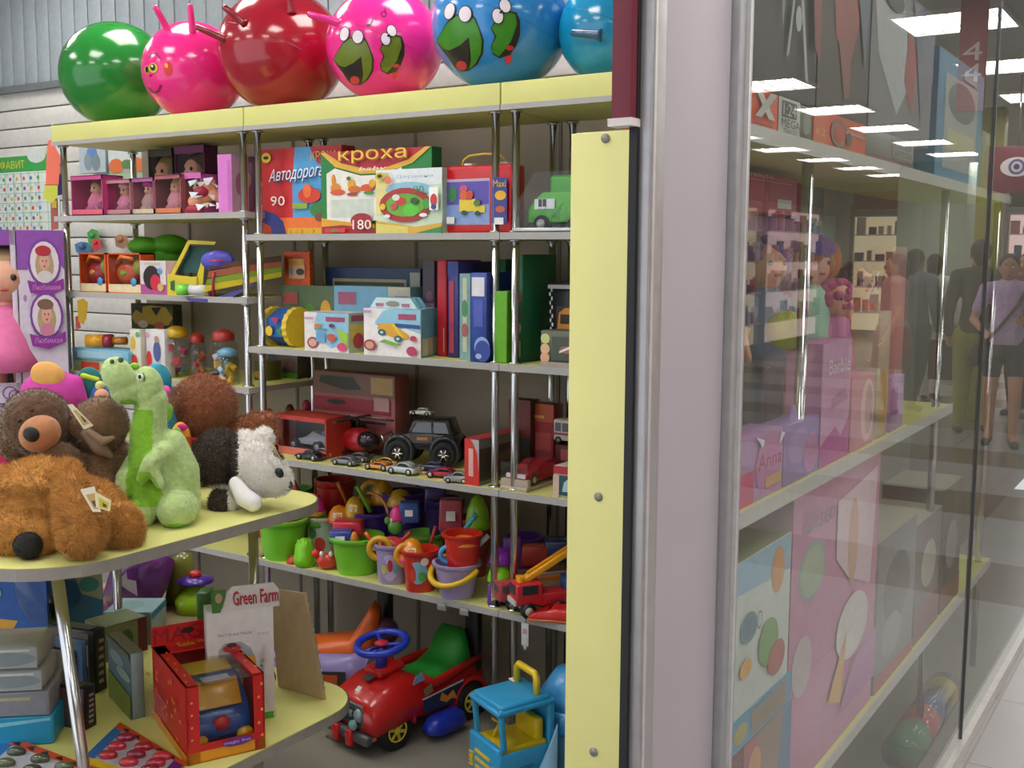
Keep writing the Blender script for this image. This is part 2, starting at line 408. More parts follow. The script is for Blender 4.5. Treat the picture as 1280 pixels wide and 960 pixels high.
# ================================================================ shop window frame, glass, window display unit
PINKW = M('ada8b1', .5, .1, 0, .02, 5)
t = thing('window_post', 'wide pale aluminium post of the shop window between entrance and glass', 'post', (GX, 1.3, 0))
def yb(x): return PX(x, 400, GX).y-1.3
ya, yc, yd, ye = yb(807), yb(826), yb(905), yb(922)
mb = MB(); mb.box((-.012, (yc+yd)/2, 1.6), (.024, yd-yc, 3.2), PINKW, bev=.002); mb.build('face_panel', t)
mb = MB()
mb.box((-.009, (ya+yc)/2, 1.6), (.022, yc-ya-.003, 3.2), M('a9a7aa', .35, .5), bev=.002)
mb.box((-.007, ya+.010, 1.6), (.022, .006, 3.2), M('c9c6c8', .35, .5)); mb.build('edge_profile', t)
mb = MB(); mb.box((-.019, ya-.004, 1.6), (.011, .008, 3.2), M('15161c', .6)); mb.build('rubber_seal', t, 'black rubber seal')
mb = MB(); mb.box((-.006, (yd+ye)/2, 1.6), (.04, ye-yd-.003, 3.2), M('a7a9ae', .35, .5), bev=.003)
mb.box((.006, (yd+ye)/2-.004, 1.6), (.03, .004, 3.2), M('d8d8da', .3, .4)); mb.build('glazing_bead', t)
# maroon sign edge above the panel
s0 = PY(787, 160, 1.32); 
mb = MB(); mb.box((0, .02, .75), (.03, .02, 1.5), M('701c30', .5), bev=.002)
mb.box((0, .018, .004), (.034, .026, .01), M('d8d0d0', .5))
tag(mb.build('sign_board'), 'narrow maroon sign board edge hanging beside the window post', 'sign', None, (s0.x+.004, 1.278, s0.z), 0)
# window panes
def glassmat():
    return clear('window_glass', 'e6ebe8', 1.75, .0, .05, 'c8c8c4')  # faint diffuse haze painted in for the milky reflection of the bright floor
PANE = glassmat(); PIN = clear('window_glass_inner', 'ffffff', 1.0001, 0)
ym = PX(1223, 480, GX).y
def pane(n, y0, y1):
    mb = MB(); i = mb.mi(PIN); j = mb.mi(PANE)
    mb.box((GX, (y0+y1)/2, 1.5), (.008, y1-y0, 3.0), PIN)
    for fc in mb.bm.faces:
        fc.normal_update()
        if fc.normal.x > .9: fc.material_index = j
    o = mb.build(n, norm=False); o['kind'] = 'structure'; return o
pane('window_1', 1.3+ye, ym-.004); pane('window_2', ym+.004, 8.6)
mb = MB(); mb.box((GX+.002, ym, 1.5), (.014, .007, 3.0), M('4b4f52', .4)); struct(mb, 'trim_2')
mb = MB(); mb.box((GX, 6.0, .02), (.05, 8.9, .04), M('c3c2c0', .4, .5)); struct(mb, 'trim_3')
# window display unit
WF = -.72; WB = -1.04; WZ = (1.826, 1.132, .42)
Y0, Y1 = 1.80, 4.6
t = thing('display_unit', 'yellow display unit standing right behind the shop window with chrome posts', 'display unit', (0, 0, 0))
for z in WZ:
    yz = 3.72 if z == WZ[1] else Y1
    mb = MB(); mb.box(((WF+WB)/2, (Y0+yz)/2, z-.013), (WF-WB, yz-Y0-.04, .024), YEL); o = mb.build('shelf', t)
    mb = MB(); mb.box((WF+.001, (Y0+yz)/2, z-.013), (.004, yz-Y0-.04, .03), M('c4c2bf', .4)); mb.build('edge_strip', o)
pl = PY(717, 168, Y0-.0)
mb = MB(); mb.box((pl.x+.16, Y0-.0, pl.z/2), (.32, .018, pl.z), M('e3de92', .5, 0, 0, .03, 5), bev=.0015); o = mb.build('end_panel', t, 'tall plain yellow end panel')
for px, py in ((757, 173), (748, 621), (742, 940)):
    q = PY(px, py, Y0-.01); mb = MB(); mb.cyl((q.x, q.y+.002, q.z), (q.x, q.y-.002, q.z), .0085, M('8d8c86', .5)); mb.build('screw_cap', o, 'grey screw cap')
mb = MB(); mb.box((WB-.005, (Y0+Y1)/2, .99), (.012, Y1-Y0-.06, 1.62), M('77786e', .6)); mb.build('back_panel', t)
for y in (2.28, 3.6, 4.5):
    mb = MB(); mb.cyl((WF-.03, y, 0), (WF-.03, y, WZ[0]-.025), .012, CHROME); mb.build('post', t)
# ================================================================ hopper balls on the top shelf
from mathutils.geometry import tessellate_polygon
SQ = .95
def pvc(h, alpha=1.): return M(h, .17, 0, .35, .03, 3)
def ball_toy(label, cx, cy, rad, col, horns=(), face=None, hcol=None, Y=YS+.15):
    p = PY(cx, cy, Y); 
    D = depth(p); r = rad/f*D; p = Vector((p.x, p.y, 2.108+r)); t = thing('hopper_ball', label, 'ball', (p.x, p.y, 2.108), math.atan2(p.y, p.x)-PI/2, 'hopper balls along the top of the shelving')
    EL = Matrix.Rotation(math.atan2(p.z-CH, math.hypot(p.x, p.y)), 3, 'X')
    mb = MB(); mb.T = Matrix.Translation((0, 0, r*SQ)) @ Matrix.Diagonal((1, 1, SQ, 1)); mb.ell((0, 0, 0), r, pvc(col), n=48); mb.torus((0, 0, 0), r*1.0, r*.006, pvc(col), (.0, .4, 0), n=48, k=5)
    mb.build('shell', t)
    for (x0, y0, x1, y1) in horns:
        def q(x, y, d=None):
            u = (x-cx)/rad*r; v = (cy-y)/rad*r; 
            dd = r*r-u*u-v*v; dd = -math.sqrt(dd) if dd > 0 else 0
            w_ = EL @ Vector((u, dd if d is None else d, v)); return Vector((w_.x, w_.y, r*SQ+w_.z*SQ))
        a = q(x0, y0); b = q(x1, y1, a.y*.8-.02 if abs(a.y) > .02 else -.02); mb = MB(); d = (b-a)
        mb.tube([a-d*.15, a, a+d*.5, a+d*.93, b], [.02, .0135, .0115, .0105, .006], pvc(hcol or col), 12); mb.build('horn', t)
    pc = proj(Vector((p.x, p.y, 2.108+r*SQ))); prd = r*f/depth(p)
    for grp_ in (face or []):
        mb = MB()
        for k, (pts, c) in enumerate(grp_):
            p3 = [Vector((x, y, 0)) for x, y in pts]; tris = [[p3[i] for i in q] for q in tessellate_polygon([p3])]
            for _ in range(3):
                o_ = []
                for A, B, C in tris:
                    if max((A-B).length, (B-C).length, (C-A).length) < 5: o_.append([A, B, C]); continue
                    ab, bc, ca = (A+B)/2, (B+C)/2, (C+A)/2; o_ += [[A, ab, ca], [ab, B, bc], [ca, bc, C], [ab, bc, ca]]
                tris = o_
            vs = []
            for T3 in tris:
                for q in T3:
                    u = (q.x-pc[0])/prd; v = (pc[1]-q.y)/prd; n2 = min(.99, u*u+v*v); w = EL @ Vector((u, -math.sqrt(1-n2), v)).normalized()*(r*1.004+.0007*k); vs.append(Vector((w.x, w.y, w.z*SQ+r*SQ)))
            mb.mesh(vs, [(3*i, 3*i+1, 3*i+2) for i in range(len(tris))], M(c, .3))
        mb.build('printed_face', t)
    return t
def el(cx, cy, rx, ry, rot=0, n=22, a0=0, a1=360):
    o = []
    for k in range(n):
        a = math.radians(a0+(a1-a0)*k/n); x = rx*math.cos(a); y = ry*math.sin(a); c, s = math.cos(math.radians(rot)), math.sin(math.radians(rot))
        o.append((cx+x*c-y*s, cy+x*s+y*c))
    return o
def stroke(pts, w):
    a = []; b = []
    for i, p in enumerate(pts):
        q0 = pts[max(0, i-1)]; q1 = pts[min(len(pts)-1, i+1)]; dx, dy = q1[0]-q0[0], q1[1]-q0[1]; L = math.hypot(dx, dy) or 1
        a.append((p[0]-dy/L*w, p[1]+dx/L*w)); b.append((p[0]+dy/L*w, p[1]-dx/L*w))
    return a+b[::-1]
ball_toy('dark green hopper ball at the left end of the top shelf', 145, 84, 68, '1b7a2c', Y=YS+.20)
sm = [(189, 112), (192, 117), (197, 118), (201, 115), (204, 108)]
pf = [(el(188, 90, 3, 5), 'c9b52a'), (el(188, 90, 2, 4), '191919'), (el(196, 87.5, 5, 6), 'd9b92a'), (el(195.5, 87, 3, 4), '181818'), (el(195, 85.5, 1.2, 1.5), 'f4f4f4'),
      (stroke(sm, 1.6), '8c1238'), (stroke([(189, 76), (194, 70), (199, 69), (204, 76)], .9), '7a1030'), (el(213, 88, 5, 9), 'd22020'), (el(211, 84, 2, 3), 'e8a020'), (el(192, 97, 2, 1.4), '8c1238')]
ball_toy('pink hopper ball with two horns and a smiling face, next to the green one', 242, 88, 63, 'ee2688', [(213, 38, 199, 11), (242, 38, 240, 7)], [pf[:5], pf[5:6], pf[6:7], pf[7:9], pf[9:]], Y=YS+.17)
ball_toy('crimson red hopper ball between the two pink ones', 352, 52, 79, 'a01028', [(307, 18, 285, 1), (283, 39, 251, 26), (364, 2, 362, -22)], None, '8e1226', Y=YS+.19)
def frogs(ox, oy, sc, g, big):
    def T(pts): return [(ox+x*sc, oy+y*sc) for x, y in pts]
    o = []
    # left frog, head thrown back, mouth open (units: pixels on the pink ball)
    o.append((T([(418, 76), (424, 66), (430, 56), (440, 48), (455, 46), (460, 52), (464, 62), (468, 74), (467, 88), (461, 99), (452, 106), (443, 107), (436, 102), (430, 92), (424, 84)]), '2a2a14'))
    o.append((T([(419, 76), (425, 66), (431, 57), (440, 50), (454, 48), (459, 54), (463, 63), (466, 75), (465, 87), (460, 97), (453, 104), (455, 92), (454, 80), (453, 71), (444, 80), (434, 85), (426, 83)]), g))
    o.append((T([(453, 71), (444, 79), (432, 85), (433, 95), (441, 104), (449, 104), (453, 95), (453, 82)]), '26201c'))
    o.append((T(el(445, 100, 5.5, 5)), 'd83444'))
    for ex, ey, rx, ry, ro in ((434, 45, 5, 8, 15), (450, 48, 6, 7.5, 5)):
        o.append((T(el(ex, ey, rx+1, ry+1, ro)), '2a2224')); o.append((T(el(ex, ey, rx, ry, ro)), 'e9dce8'))
    o.append((T(el(434, 41, 1.5, 2.4)), '222222')); o.append((T(el(453, 44, 2.5, 2)), '6a2a80'))
    # right frog
    o.append((T([(475, 62), (482, 48), (492, 44), (501, 46), (504, 55), (504, 68), (500, 80), (494, 88), (484, 92), (477, 88), (475, 80), (479, 70)]), '2a2a14'))
    o.append((T([(476, 62), (483, 50), (492, 46), (499, 48), (501, 58), (497, 72), (490, 82), (483, 90), (477, 86), (476, 79), (481, 70)]), g))
    o.append((T([(502, 52), (503, 66), (499, 78), (492, 82), (496, 72), (500, 60)]), '26201c'))
    o.append((T(el(494, 81, 4, 2.5)), 'c83444')); o.append((T([(489, 90), (497, 87), (494, 97), (490, 98)]), 'e0304a'))
    for ex, ey, rx, ry, ro in ((489, 40, 5, 6.5, -20), (482, 50, 5, 7, -10)):
        o.append((T(el(ex, ey, rx+1, ry+1, ro)), '2a2224')); o.append((T(el(ex, ey, rx, ry, ro)), 'efe4ee'))
    o.append((T(stroke([(484, 47), (487, 45)], 1.3)), '222222'))
    return o
notes = [(el(462, 34, 2.6, 2), '401028'), (stroke([(464, 34), (468, 25), (472, 27)], .6), '401028'), (stroke(el(480, 20, 3.2, 3), .6), '401028'), (stroke([(483, 20), (481, 12)], .6), '401028')]
ball_toy('pink hopper ball with two laughing frog heads and music notes', 481, 43, 73, 'f02a92', [(424, 16, 389, 7)], [frogs(0, 0, 1, '6b7a1e', 1)[:8], frogs(0, 0, 1, '6b7a1e', 1)[8:], notes[:2], notes[2:]], Y=YS+.17)
ball_toy('blue hopper ball with two green frog heads', 626, 19, 87, '2f8ad4', (), [frogs(547-418*1.18, 17-46*1.18, 1.18, '3f8a22', 1)[:8], frogs(547-418*1.18, 17-46*1.18, 1.18, '3f8a22', 1)[8:]], Y=YS+.16)
ball_toy('teal blue hopper ball half hidden by the maroon sign board', 768, 10, 70, '0f86b4', [(748, 14, 716, 11)], None, '14507a', Y=YS+.24)
# ================================================================ middle bay, games shelf
T_ = 't'
f1 = [('r', 0, .18, .5, 1, 'c4242c'), ('p' and 'poly', [(.44, 1), (.62, 1), (.72, .8), (1, .75), (1, .2), (.4, .2), (.4, .6)], '4f9bd4'), ('poly', [(.62, 1), (1, 1), (1, .78), (.8, .8)], 'b8242c'),
      ('r', 0, .0, 1, .2, 'e2702a'), ('poly', [(0, 0), (.32, 0), (.28, .16), (.18, .25), (0, .3)], '3a3f88'), ('poly', [(0, 0), (.14, 0), (.12, .1), (0, .16)], 'c85030'), ('r', .34, .01, 1, .08, 'dca52a'),
      ('e', .085, .9, .06, .06, 'e8c83a'), ('e', .085, .9, .035, .02, '3a3018'), ('e', .62, .45, .14, .09, 'cf3b25'), ('e', .6, .5, .05, .08, 'e86a2a'), ('e', .8, .28, .17, .1, '2f7a34'), ('e', .75, .2, .06, .05, '7a4428'), ('r', .42, .3, .6, .36, '8fae3a'),
      ('t', .13, .56, .8, .74, '24386a', 'Автодорога', .04, .05), ('t', .12, .58, .79, .76, 'e8eef4', 'Автодорога', .04, .05), ('t', .15, .34, .33, .45, 'f2ece8', '90'), ('t', .66, .84, .98, .94, 'd8a24a', 'КРОХА'), ('t', .4, .02, .7, .055, '4a3a18', '1  :  2  :  3')]
card('boxed_game', 'red and blue construction set carton reading Автодорога and 90', 'boxed toy', 327, 428, 184, 291, YS+.10, ZA, .07, M('b8262e'), f1, None, None, 'boxed sets on the games shelf')
f2 = [('r', 0, 0, 1, 1, '1e7d3c'), ('poly', [(0, 0), (1, 0), (1, .14), (.5, .06), (0, .16)], 'a82430'), ('poly', [(0, .09), (.2, .11), (.5, .07), (.5, .12), (.2, .16), (0, .2)], 'e0a02c'), ('poly', [(.0, 1), (1, 1), (.85, .86), (.6, .78), (.4, .78), (.15, .86)], 'b02a34'),
      ('poly', [(0, 1), (.05, 1), (.2, .86), (.42, .78), (.6, .78), (.8, .86), (.95, 1), (1, 1), (.84, .82), (.6, .72), (.38, .72), (.14, .82)], 'dcae3a'), ('poly', [(.06, .18), (.06, .74), (.14, .8), (.38, .7), (.6, .7), (.75, .78), (.75, .18), (.3, .14)], 'e6e3dc'),
      ('r', .1, .2, .5, .42, 'c8d2c8'), ('e', .15, .56, .05, .06, 'd8882a'), ('e', .13, .66, .018, .07, 'd8882a'), ('e', .17, .51, .07, .035, 'd4572a'), ('e', .3, .6, .035, .06, 'd8a42a'), ('e', .33, .54, .06, .04, 'd06a24'), ('e', .31, .48, .05, .02, 'a83434'), ('e', .28, .67, .02, .025, '3a6a3a'), ('e', .45, .55, .06, .045, 'cc5a2a'), ('e', .47, .49, .05, .02, '3f8a3a'), ('e', .5, .6, .03, .05, 'dca22a'),
      ('e', .4, .16, .1, .09, 'a02834'), ('t', .32, .055, .49, .17, 'f0ece6', '180'), ('r', .06, .02, .25, .07, 'c8403a'), ('e', .15, .045, .03, .02, '3f8a4a'), ('t', .21, .83, .82, .985, 'a06818', 'кроха'), ('t', .2, .845, .81, 1.0, 'f0c04a', 'кроха'), ('t', .38, .74, .62, .8, 'f0d8dc', 'baby', .03)]
card('boxed_game', 'green and red building set carton reading КРОХА and 180', 'boxed toy', 402, 540, 187, 292, YS+.045, ZA, .05, M('2a7a3c'), f2, [('r', 0, 0, 1, 1, '1f6a38')], None, 'boxed sets on the games shelf')
f3 = [('r', 0, 0, 1, 1, 'c8dcc4'), ('r', 0, .75, 1, 1, 'dfe6ea'), ('r', 0, .3, .2, .95, 'e2d68a'), ('e', .5, .68, .35, .12, '8fc4dc'), ('poly', [(0, 0), (1, 0), (1, .16), (.6, .1), (0, .2)], 'd8a83a'), ('poly', [(0, .0), (.5, 0), (.5, .1), (0, .16)], 'd8cc6a'), ('poly', [(.6, 0), (1, 0), (1, .1)], '2f8a4a'),
      ('e', .46, .44, .4, .27, 'a83430'), ('e', .46, .44, .3, .18, '6aa83a'), ('e', .55, .36, .12, .1, '5cc43a'), ('e', .4, .5, .08, .06, 'c83a34'), ('e', .33, .56, .06, .05, 'e2dcd8'), ('e', .3, .42, .05, .05, 'c4485a'), ('e', .13, .42, .045, .05, 'e8c030'), ('e', .75, .28, .06, .03, 'f0ecec'), ('e', .2, .27, .05, .03, 'ece4dc'), ('e', .62, .5, .06, .05, '2a5a34'), ('e', .8, .45, .05, .08, '3f9a3a'),
      ('e', .1, .9, .075, .06, 'c8b83a'), ('e', .1, .9, .04, .03, '2f2f20'), ('e', .23, .83, .055, .06, 'd87858'), ('t', .62, .62, .78, .73, '3a8a5c', '90'), ('t', .35, .84, .92, .9, '9cb4cc', 'Деревня'), ('r', .86, .35, .99, .7, 'f0f0ec'), ('e', .93, .5, .05, .1, 'c83a3a'), ('e', .93, .4, .04, .04, '2f4a9a')]
card('boxed_game', 'smaller pale green carton with an oval village road picture, in front', 'boxed toy', 471, 553, 211, 293, YS+.006, ZA, .035, M('cfd8cc'), f3, [('r', 0, 0, 1, 1, 'b8c8b8')], None, 'boxed sets on the games shelf')
# red carry case with yellow handle
a = PY(554, 250, YS+.03); b = PY(639, 250, YS+.03); w = b.x-a.x; h = PY(596, 206, YS+.03).z-ZA
t = thing('carry_case', 'red plastic carry case with a yellow handle and picture of a toy truck', 'toy case', ((a.x+b.x)/2, YS+.07, ZA))
mb = MB(); mb.box((0, 0, h/2), (w, .08, h), M('c01a26', .3), bev=.008); F = Face(mb, (-w/2, -.041, 0), (w, 0, 0), (0, 0, h))
F.draw([('r', .05, .12, .7, .8, 'b9a8c4'), ('r', .06, .42, .69, .76, '5a4aa8'), ('r', .06, .13, .69, .42, '7f96cc'), ('e', .15, .58, .07, .12, '3a7a4a'), ('e', .32, .66, .06, .05, 'c8506a'), ('r', .26, .32, .5, .5, 'dcc23a'), ('r', .48, .3, .64, .4, 'dcc23a'), ('e', .33, .56, .06, .07, 'd8602a'), ('e', .42, .56, .05, .07, 'c8482a'), ('e', .53, .44, .05, .05, '4f7a3a'), ('e', .34, .3, .04, .035, '2a4a3a'), ('e', .54, .29, .04, .035, '2a4a3a'), ('r', .08, .14, .2, .24, 'd8d8d8'),
        ('r', .76, .14, .97, .8, '2f3f8a'), ('e', .88, .54, .08, .07, 'e0a82a'), ('e', .88, .34, .07, .05, 'b85a3a'), ('t', .78, .66, .96, .76, 'd8b43a', 'Maxi'), ('r', .8, .12, .93, .22, 'e4e4e4')])
mb.build('shell', t); mb = MB(); mb.tube([(-.32*w, 0, h), (-.3*w, 0, h+.02), (-.22*w, 0, h+.032), (0, 0, h+.036), (.22*w, 0, h+.032), (.3*w, 0, h+.02), (.32*w, 0, h)], .004, 'c9a83a'); mb.build('handle', t, 'yellow handle')
for s in (-.2, .32):
    mb = MB(); mb.box((s*w, 0, h+.003), (.03, .03, .01), 'd8d4d4', bev=.002); mb.build('latch', t, 'pale latch')
# small flower toy box on shelf behind (orange foam tile with dinosaur)
# ================================================================ second shelf ZB
t = None
fA = [('r', 0, 0, 1, 1, '5a7050'), ('e', .55, .5, .12, .2, '5f8f3a'), ('e', .85, .55, .1, .22, 'd8a03a'), ('e', .7, .45, .07, .15, 'a84a3a'), ('e', .9, .3, .09, .15, 'c8602a'), ('r', .06, .68, .34, .88, 'a8504a'), ('e', .3, .3, .25, .12, '6fa03a')]
fB = [('r', 0, 0, 1, 1, '7fa0a8'), ('r', 0, .5, .7, 1, '7ab0d4'), ('poly', [(0, 0), (1, 0), (1, .5), (.5, .6), (0, .5)], 'b8b43a'), ('r', .06, .7, .3, .9, 'a85a7a'), ('r', .72, .6, 1, 1, 'c8c4b0'), ('r', .8, .68, .98, .86, 'b05a5a'), ('poly', [(.36, .2), (.42, .2), (.6, .7), (.54, .7)], 'a84a2a')]
card('boxed_game', 'long green-brown boxed toy behind the round shape sorter', 'boxed toy', 352, 418, 357, 440, YS+.18, ZB, .07, '5f6e50', fA, None, None, 'boxed toys at the back of the second shelf')
card('boxed_game', 'long blue and yellow boxed toy behind the white cartons', 'boxed toy', 418.5, 514, 358, 440, YS+.18, ZB, .07, '7fa8b4', fB, None, None, 'boxed toys at the back of the second shelf')
card('boxed_game', 'dark blue wide carton at the back below the games shelf', 'boxed toy', 408, 526, 335, 440, YS+.29, ZB, .06, '24385e', [('r', 0, 0, 1, 1, '2a406a'), ('r', .08, .3, .86, .86, 'b0a888'), ('r', .1, .3, .84, .82, '4a4a34'), ('r', .9, .5, 1, .95, 'a8a8a0')], None, None, 'boxed toys at the back of the second shelf')
p = PY(373, 331, YS+.2)
mb = MB(); s = .062
star = []
for k in range(40):
    a = 2*PI*k/40; q = max(abs(math.cos(a)), abs(math.sin(a))); rr = s/q*(1+.06*(k % 2)); star.append((rr*math.cos(a), rr*math.sin(a)))
TT = Matrix.Rotation(PI/2, 4, 'X'); mb.prism(star, -.008, .008, 'dc5a22', TT); F = Face(mb, (-s, -.0085, -s), (2*s, 0, 0), (0, 0, 2*s)); F.draw([('e', .5, .5, .42, .42, 'c84818'), ('r', .18, .22, .82, .8, 'c8b088'), ('e', .65, .42, .17, .1, '5a3a3a'), ('e', .3, .42, .08, .1, '8aa0b0'), ('r', .2, .62, .8, .76, 'd8a04a')])
tag(mb.build('puzzle_tile'), 'orange foam puzzle tile with a dinosaur picture, above the back cartons', 'puzzle tile', None, (p.x, p.y, PY(385, 358, YS+.18).z+.062))
# round shape sorter drum
k = K(357, 432, pt=PY(357, 430, YS+.10)); k.p.z = ZB
t = thing('shape_sorter', 'round blue and yellow shape sorter drum lying on its side', 'shape sorter', (k.p.x, k.p.y, ZB), 0)
mb = MB(); R0 = .066; L = .11
Tc = Matrix.Translation((-.055, 0, R0+.004)) @ Matrix.Rotation(PI/2, 4, 'Y')
mb.ring([(R0*.9, .015), (R0, .02), (R0, L), (R0*.9, L+.005)], M('2458a8', .35), 6, Tc, False); 
mb.build('drum', t)
for z in (0, L):
    mb = MB(); pts = []
    for q in range(36): rr = (R0+.004)*(1+.05*(q % 2)); pts.append((rr*math.cos(2*PI*q/36), rr*math.sin(2*PI*q/36)))
    mb.prism(pts, z-.004, z+.018, M('d8b834', .4), Tc); mb.ell(Tc @ Vector((0, 0, z-.004)), (.01, .03, .03), 'c8402a'); mb.build('gear_end', t, 'yellow toothed end')
mb = MB(); F = Face(mb, (-.03, -R0-.001, .03), (.08, 0, 0), (0, 0, .08)); F.draw([('e', .2, .35, .22, .22, 'dcb82a'), ('poly', [(.35, .95), (.85, .95), (.6, .65)], 'a82a5a'), ('poly', [(.95, .15), (.95, .55), (.6, .35)], '2a8a4a')]); mb.build('shape_panel', t)
fw = lambda: [('r', 0, 0, 1, 1, 'e6e2e2'), ('poly', [(.3, 1), (1, 1), (1, .5), (.95, .2), (.6, .1), (.35, .35), (.22, .6)], '8fc0dc'), ('r', .5, .78, .93, .9, 'a0486a'), ('e', .2, .22, .13, .15, 'a04a5a'), ('e', .2, .22, .09, .1, 'dca888'), ('poly', [(.75, .6), (1, .5), (1, .15), (.9, .15)], '9cc83a'), ('e', .87, .15, .11, .11, 'd84a7a'), ('e', .33, .66, .08, .06, 'c87a3a'), ('r', .26, .56, .55, .6, '3a9ab0'), ('r', .3, .25, .5, .5, '6aa4d0'), ('e', .65, .38, .1, .1, 'c05a4a'), ('e', .66, .68, .06, .05, '4a3a4a'), ('r', .04, .82, .25, .88, 'c8a0b8')]
card('boxed_game', 'small white carton with a plane picture beside the shape sorter', 'boxed toy', 381, 436, 391, 441, YS+.006, ZB, .09, 'e4e0e0', fw(), [('r', 0, 0, 1, 1, 'b8c4a0'), ('r', .05, .3, .95, .7, 'd8b84a'), ('e', .5, .3, .3, .2, 'c84a5a'), ('r', .1, .8, .9, .95, 'a04a5a')], [('r', 0, 0, 1, 1, 'dcd8dc')], 'white cartons with blue pictures')
fc = [('r', 0, 0, 1, 1, 'ebe6e6'), ('poly', [(.2, .7), (.35, .95), (.5, 1), (1, 1), (1, .5), (.75, .6), (.4, .55)], '8cc4dc'), ('r', .62, .78, .93, .9, 'a8486a'), ('poly', [(.2, .66), (.6, .7), (1, .68), (1, .6), (.55, .62)], '2a4a8a'), ('poly', [(.25, .58), (.3, .68), (.5, .7), (.8, .48), (.8, .38), (.6, .36), (.35, .5)], 'dca42a'), ('poly', [(.5, .69), (.55, .7), (.72, .42), (.66, .42)], 'e4c83a'), ('e', .34, .5, .07, .07, '2a6a74'), ('e', .34, .5, .03, .03, 'cccccc'), ('e', .63, .38, .07, .07, '2a6a74'), ('e', .63, .38, .03, .03, 'cccccc'), ('e', .9, .4, .06, .06, 'b03a5a'), ('poly', [(.3, .3), (.6, .22), (.7, .26), (.4, .36)], '7ab04a'), ('e', .14, .22, .11, .12, 'a83a5a'), ('e', .14, .22, .075, .08, 'd8a080'), ('e', .88, .14, .09, .1, 'b83a60'), ('r', .04, .9, .18, .96, 'b89ac0')]
c0 = None
for i, (dx, yy) in enumerate(((0, .006), (.012, .05), (.022, .094))):
    a = PY(455+i*5, 400, YS+yy); b = PY(526+i*6, 400, YS+yy); w = b.x-a.x; h = PY(490, 386, YS+.006).z-ZB
    mb = MB(); carton(mb, w, .04, h, M('e4e0e0' if i == 0 else '7fb4c8'), fc, [('r', 0, 0, 1, 1, '6aa8bc'), ('r', .1, .05, .9, .4, 'c8b89a')], [('r', 0, 0, 1, 1, 'a8ccd8')])
    # handle flap
    mb.prism([(-w*.42, 0), (w*.42, 0), (w*.30, .035), (-w*.30, .035)], -.003, .003, M('c8dce4' if i == 0 else '6aa8bc'), Matrix.Translation((0, -.01, h)) @ Matrix.Rotation(PI/2, 4, 'X'))
    Face(mb, (-w/2, -.0145, h), (w, 0, 0), (0, 0, .035)).draw([('e', .5, .45, .12, .28, '8a8a84'), ('r', .2, .2, .34, .5, 'a86a8a'), ('r', .66, .2, .8, .5, 'a86a8a')])
    tag(mb.build('boxed_game'), ['white carton with a yellow racing car picture and handle flap', 'blue-sided handled carton right behind the racing car carton', 'blue-sided handled carton, last of the row of three'][i], 'boxed toy', 'handled cartons in a row', ((a.x+b.x)/2, YS+yy+.02, ZB))
# upright boxes
def upright(x0, x1, yt, yb_, Y, base, label, front, side=None, d=.2):
    return card('boxed_game', label, 'boxed toy', x0, x1, yt, yb_, Y, ZB, d, base, front, side, None, 'board games standing upright')
upright(529, 543, 326, 443, YS+.14, '3a3444', 'dark violet game box standing upright, first on the left', [('r', 0, .55, 1, 1, '3c3440'), ('r', 0, 0, 1, .55, '6a5a70'), ('e', .6, .62, .3, .06, '6a4a60')])
upright(546.5, 558, 325, 443, YS+.10, 'a81a2a', 'plain red game box standing upright', [('r', .1, .02, .9, .98, 'b01e2c'), ('r', .7, .05, .8, .3, 'c8a06a')])
upright(560, 573, 327, 445, YS+.085, '34347a', 'indigo game box with red lettering on its spine', [('r', 0, .85, 1, 1, '2a3a88'), ('r', .15, .05, .6, .8, 'a83048'), ('t', .2, .3, .55, .36, '34347a', 'ЛОТО')])
upright(575, 588, 342, 450, YS+.035, '7fa4a8', 'pale teal game box leaning between indigo and blue boxes', [('r', 0, 0, 1, 1, '7a9ea4'), ('r', .3, .1, .7, .95, 'b8c4a8'), ('e', .5, .6, .3, .1, '4a8a5a'), ('e', .5, .35, .3, .08, 'a85a5a')])
upright(588.5, 608, 341, 452, YS+.004, '2c4a9e', 'bright blue game box with a white price label', [('r', .08, .74, .88, .95, 'dcdce4'), ('r', .2, .4, .8, .7, '4a5ab4'), ('e', .75, .17, .5, .12, '8fa8dc'), ('e', .8, .13, .5, .12, '2c4a9e'), ('e', .55, .07, .2, .03, 'a8b8dc')], [('r', 0, 0, 1, 1, '233c86')])
upright(617, 634, 364, 448, YS+.02, '5ca014', 'plain lime green box just inside the chrome post', [('r', .05, .02, .95, .98, '64ac18')], [('r', 0, 0, 1, 1, '4a8a12')])
upright(624, 632, 324, 444, YS+.24, '1e5a44', 'narrow dark green box behind the lime green one', [('r', .2, .1, .8, .9, '246a50')], None, .12)
upright(644, 654, 318, 446, YS+.08, '1e6a4e', 'dark green upright box with little pictures on the spine', [('e', .5, .6, .35, .04, 'a84a44'), ('e', .5, .45, .35, .04, '6a4a54'), ('e', .5, .32, .35, .05, 'a8a48a'), ('r', .2, .05, .8, .2, '8aa060')])
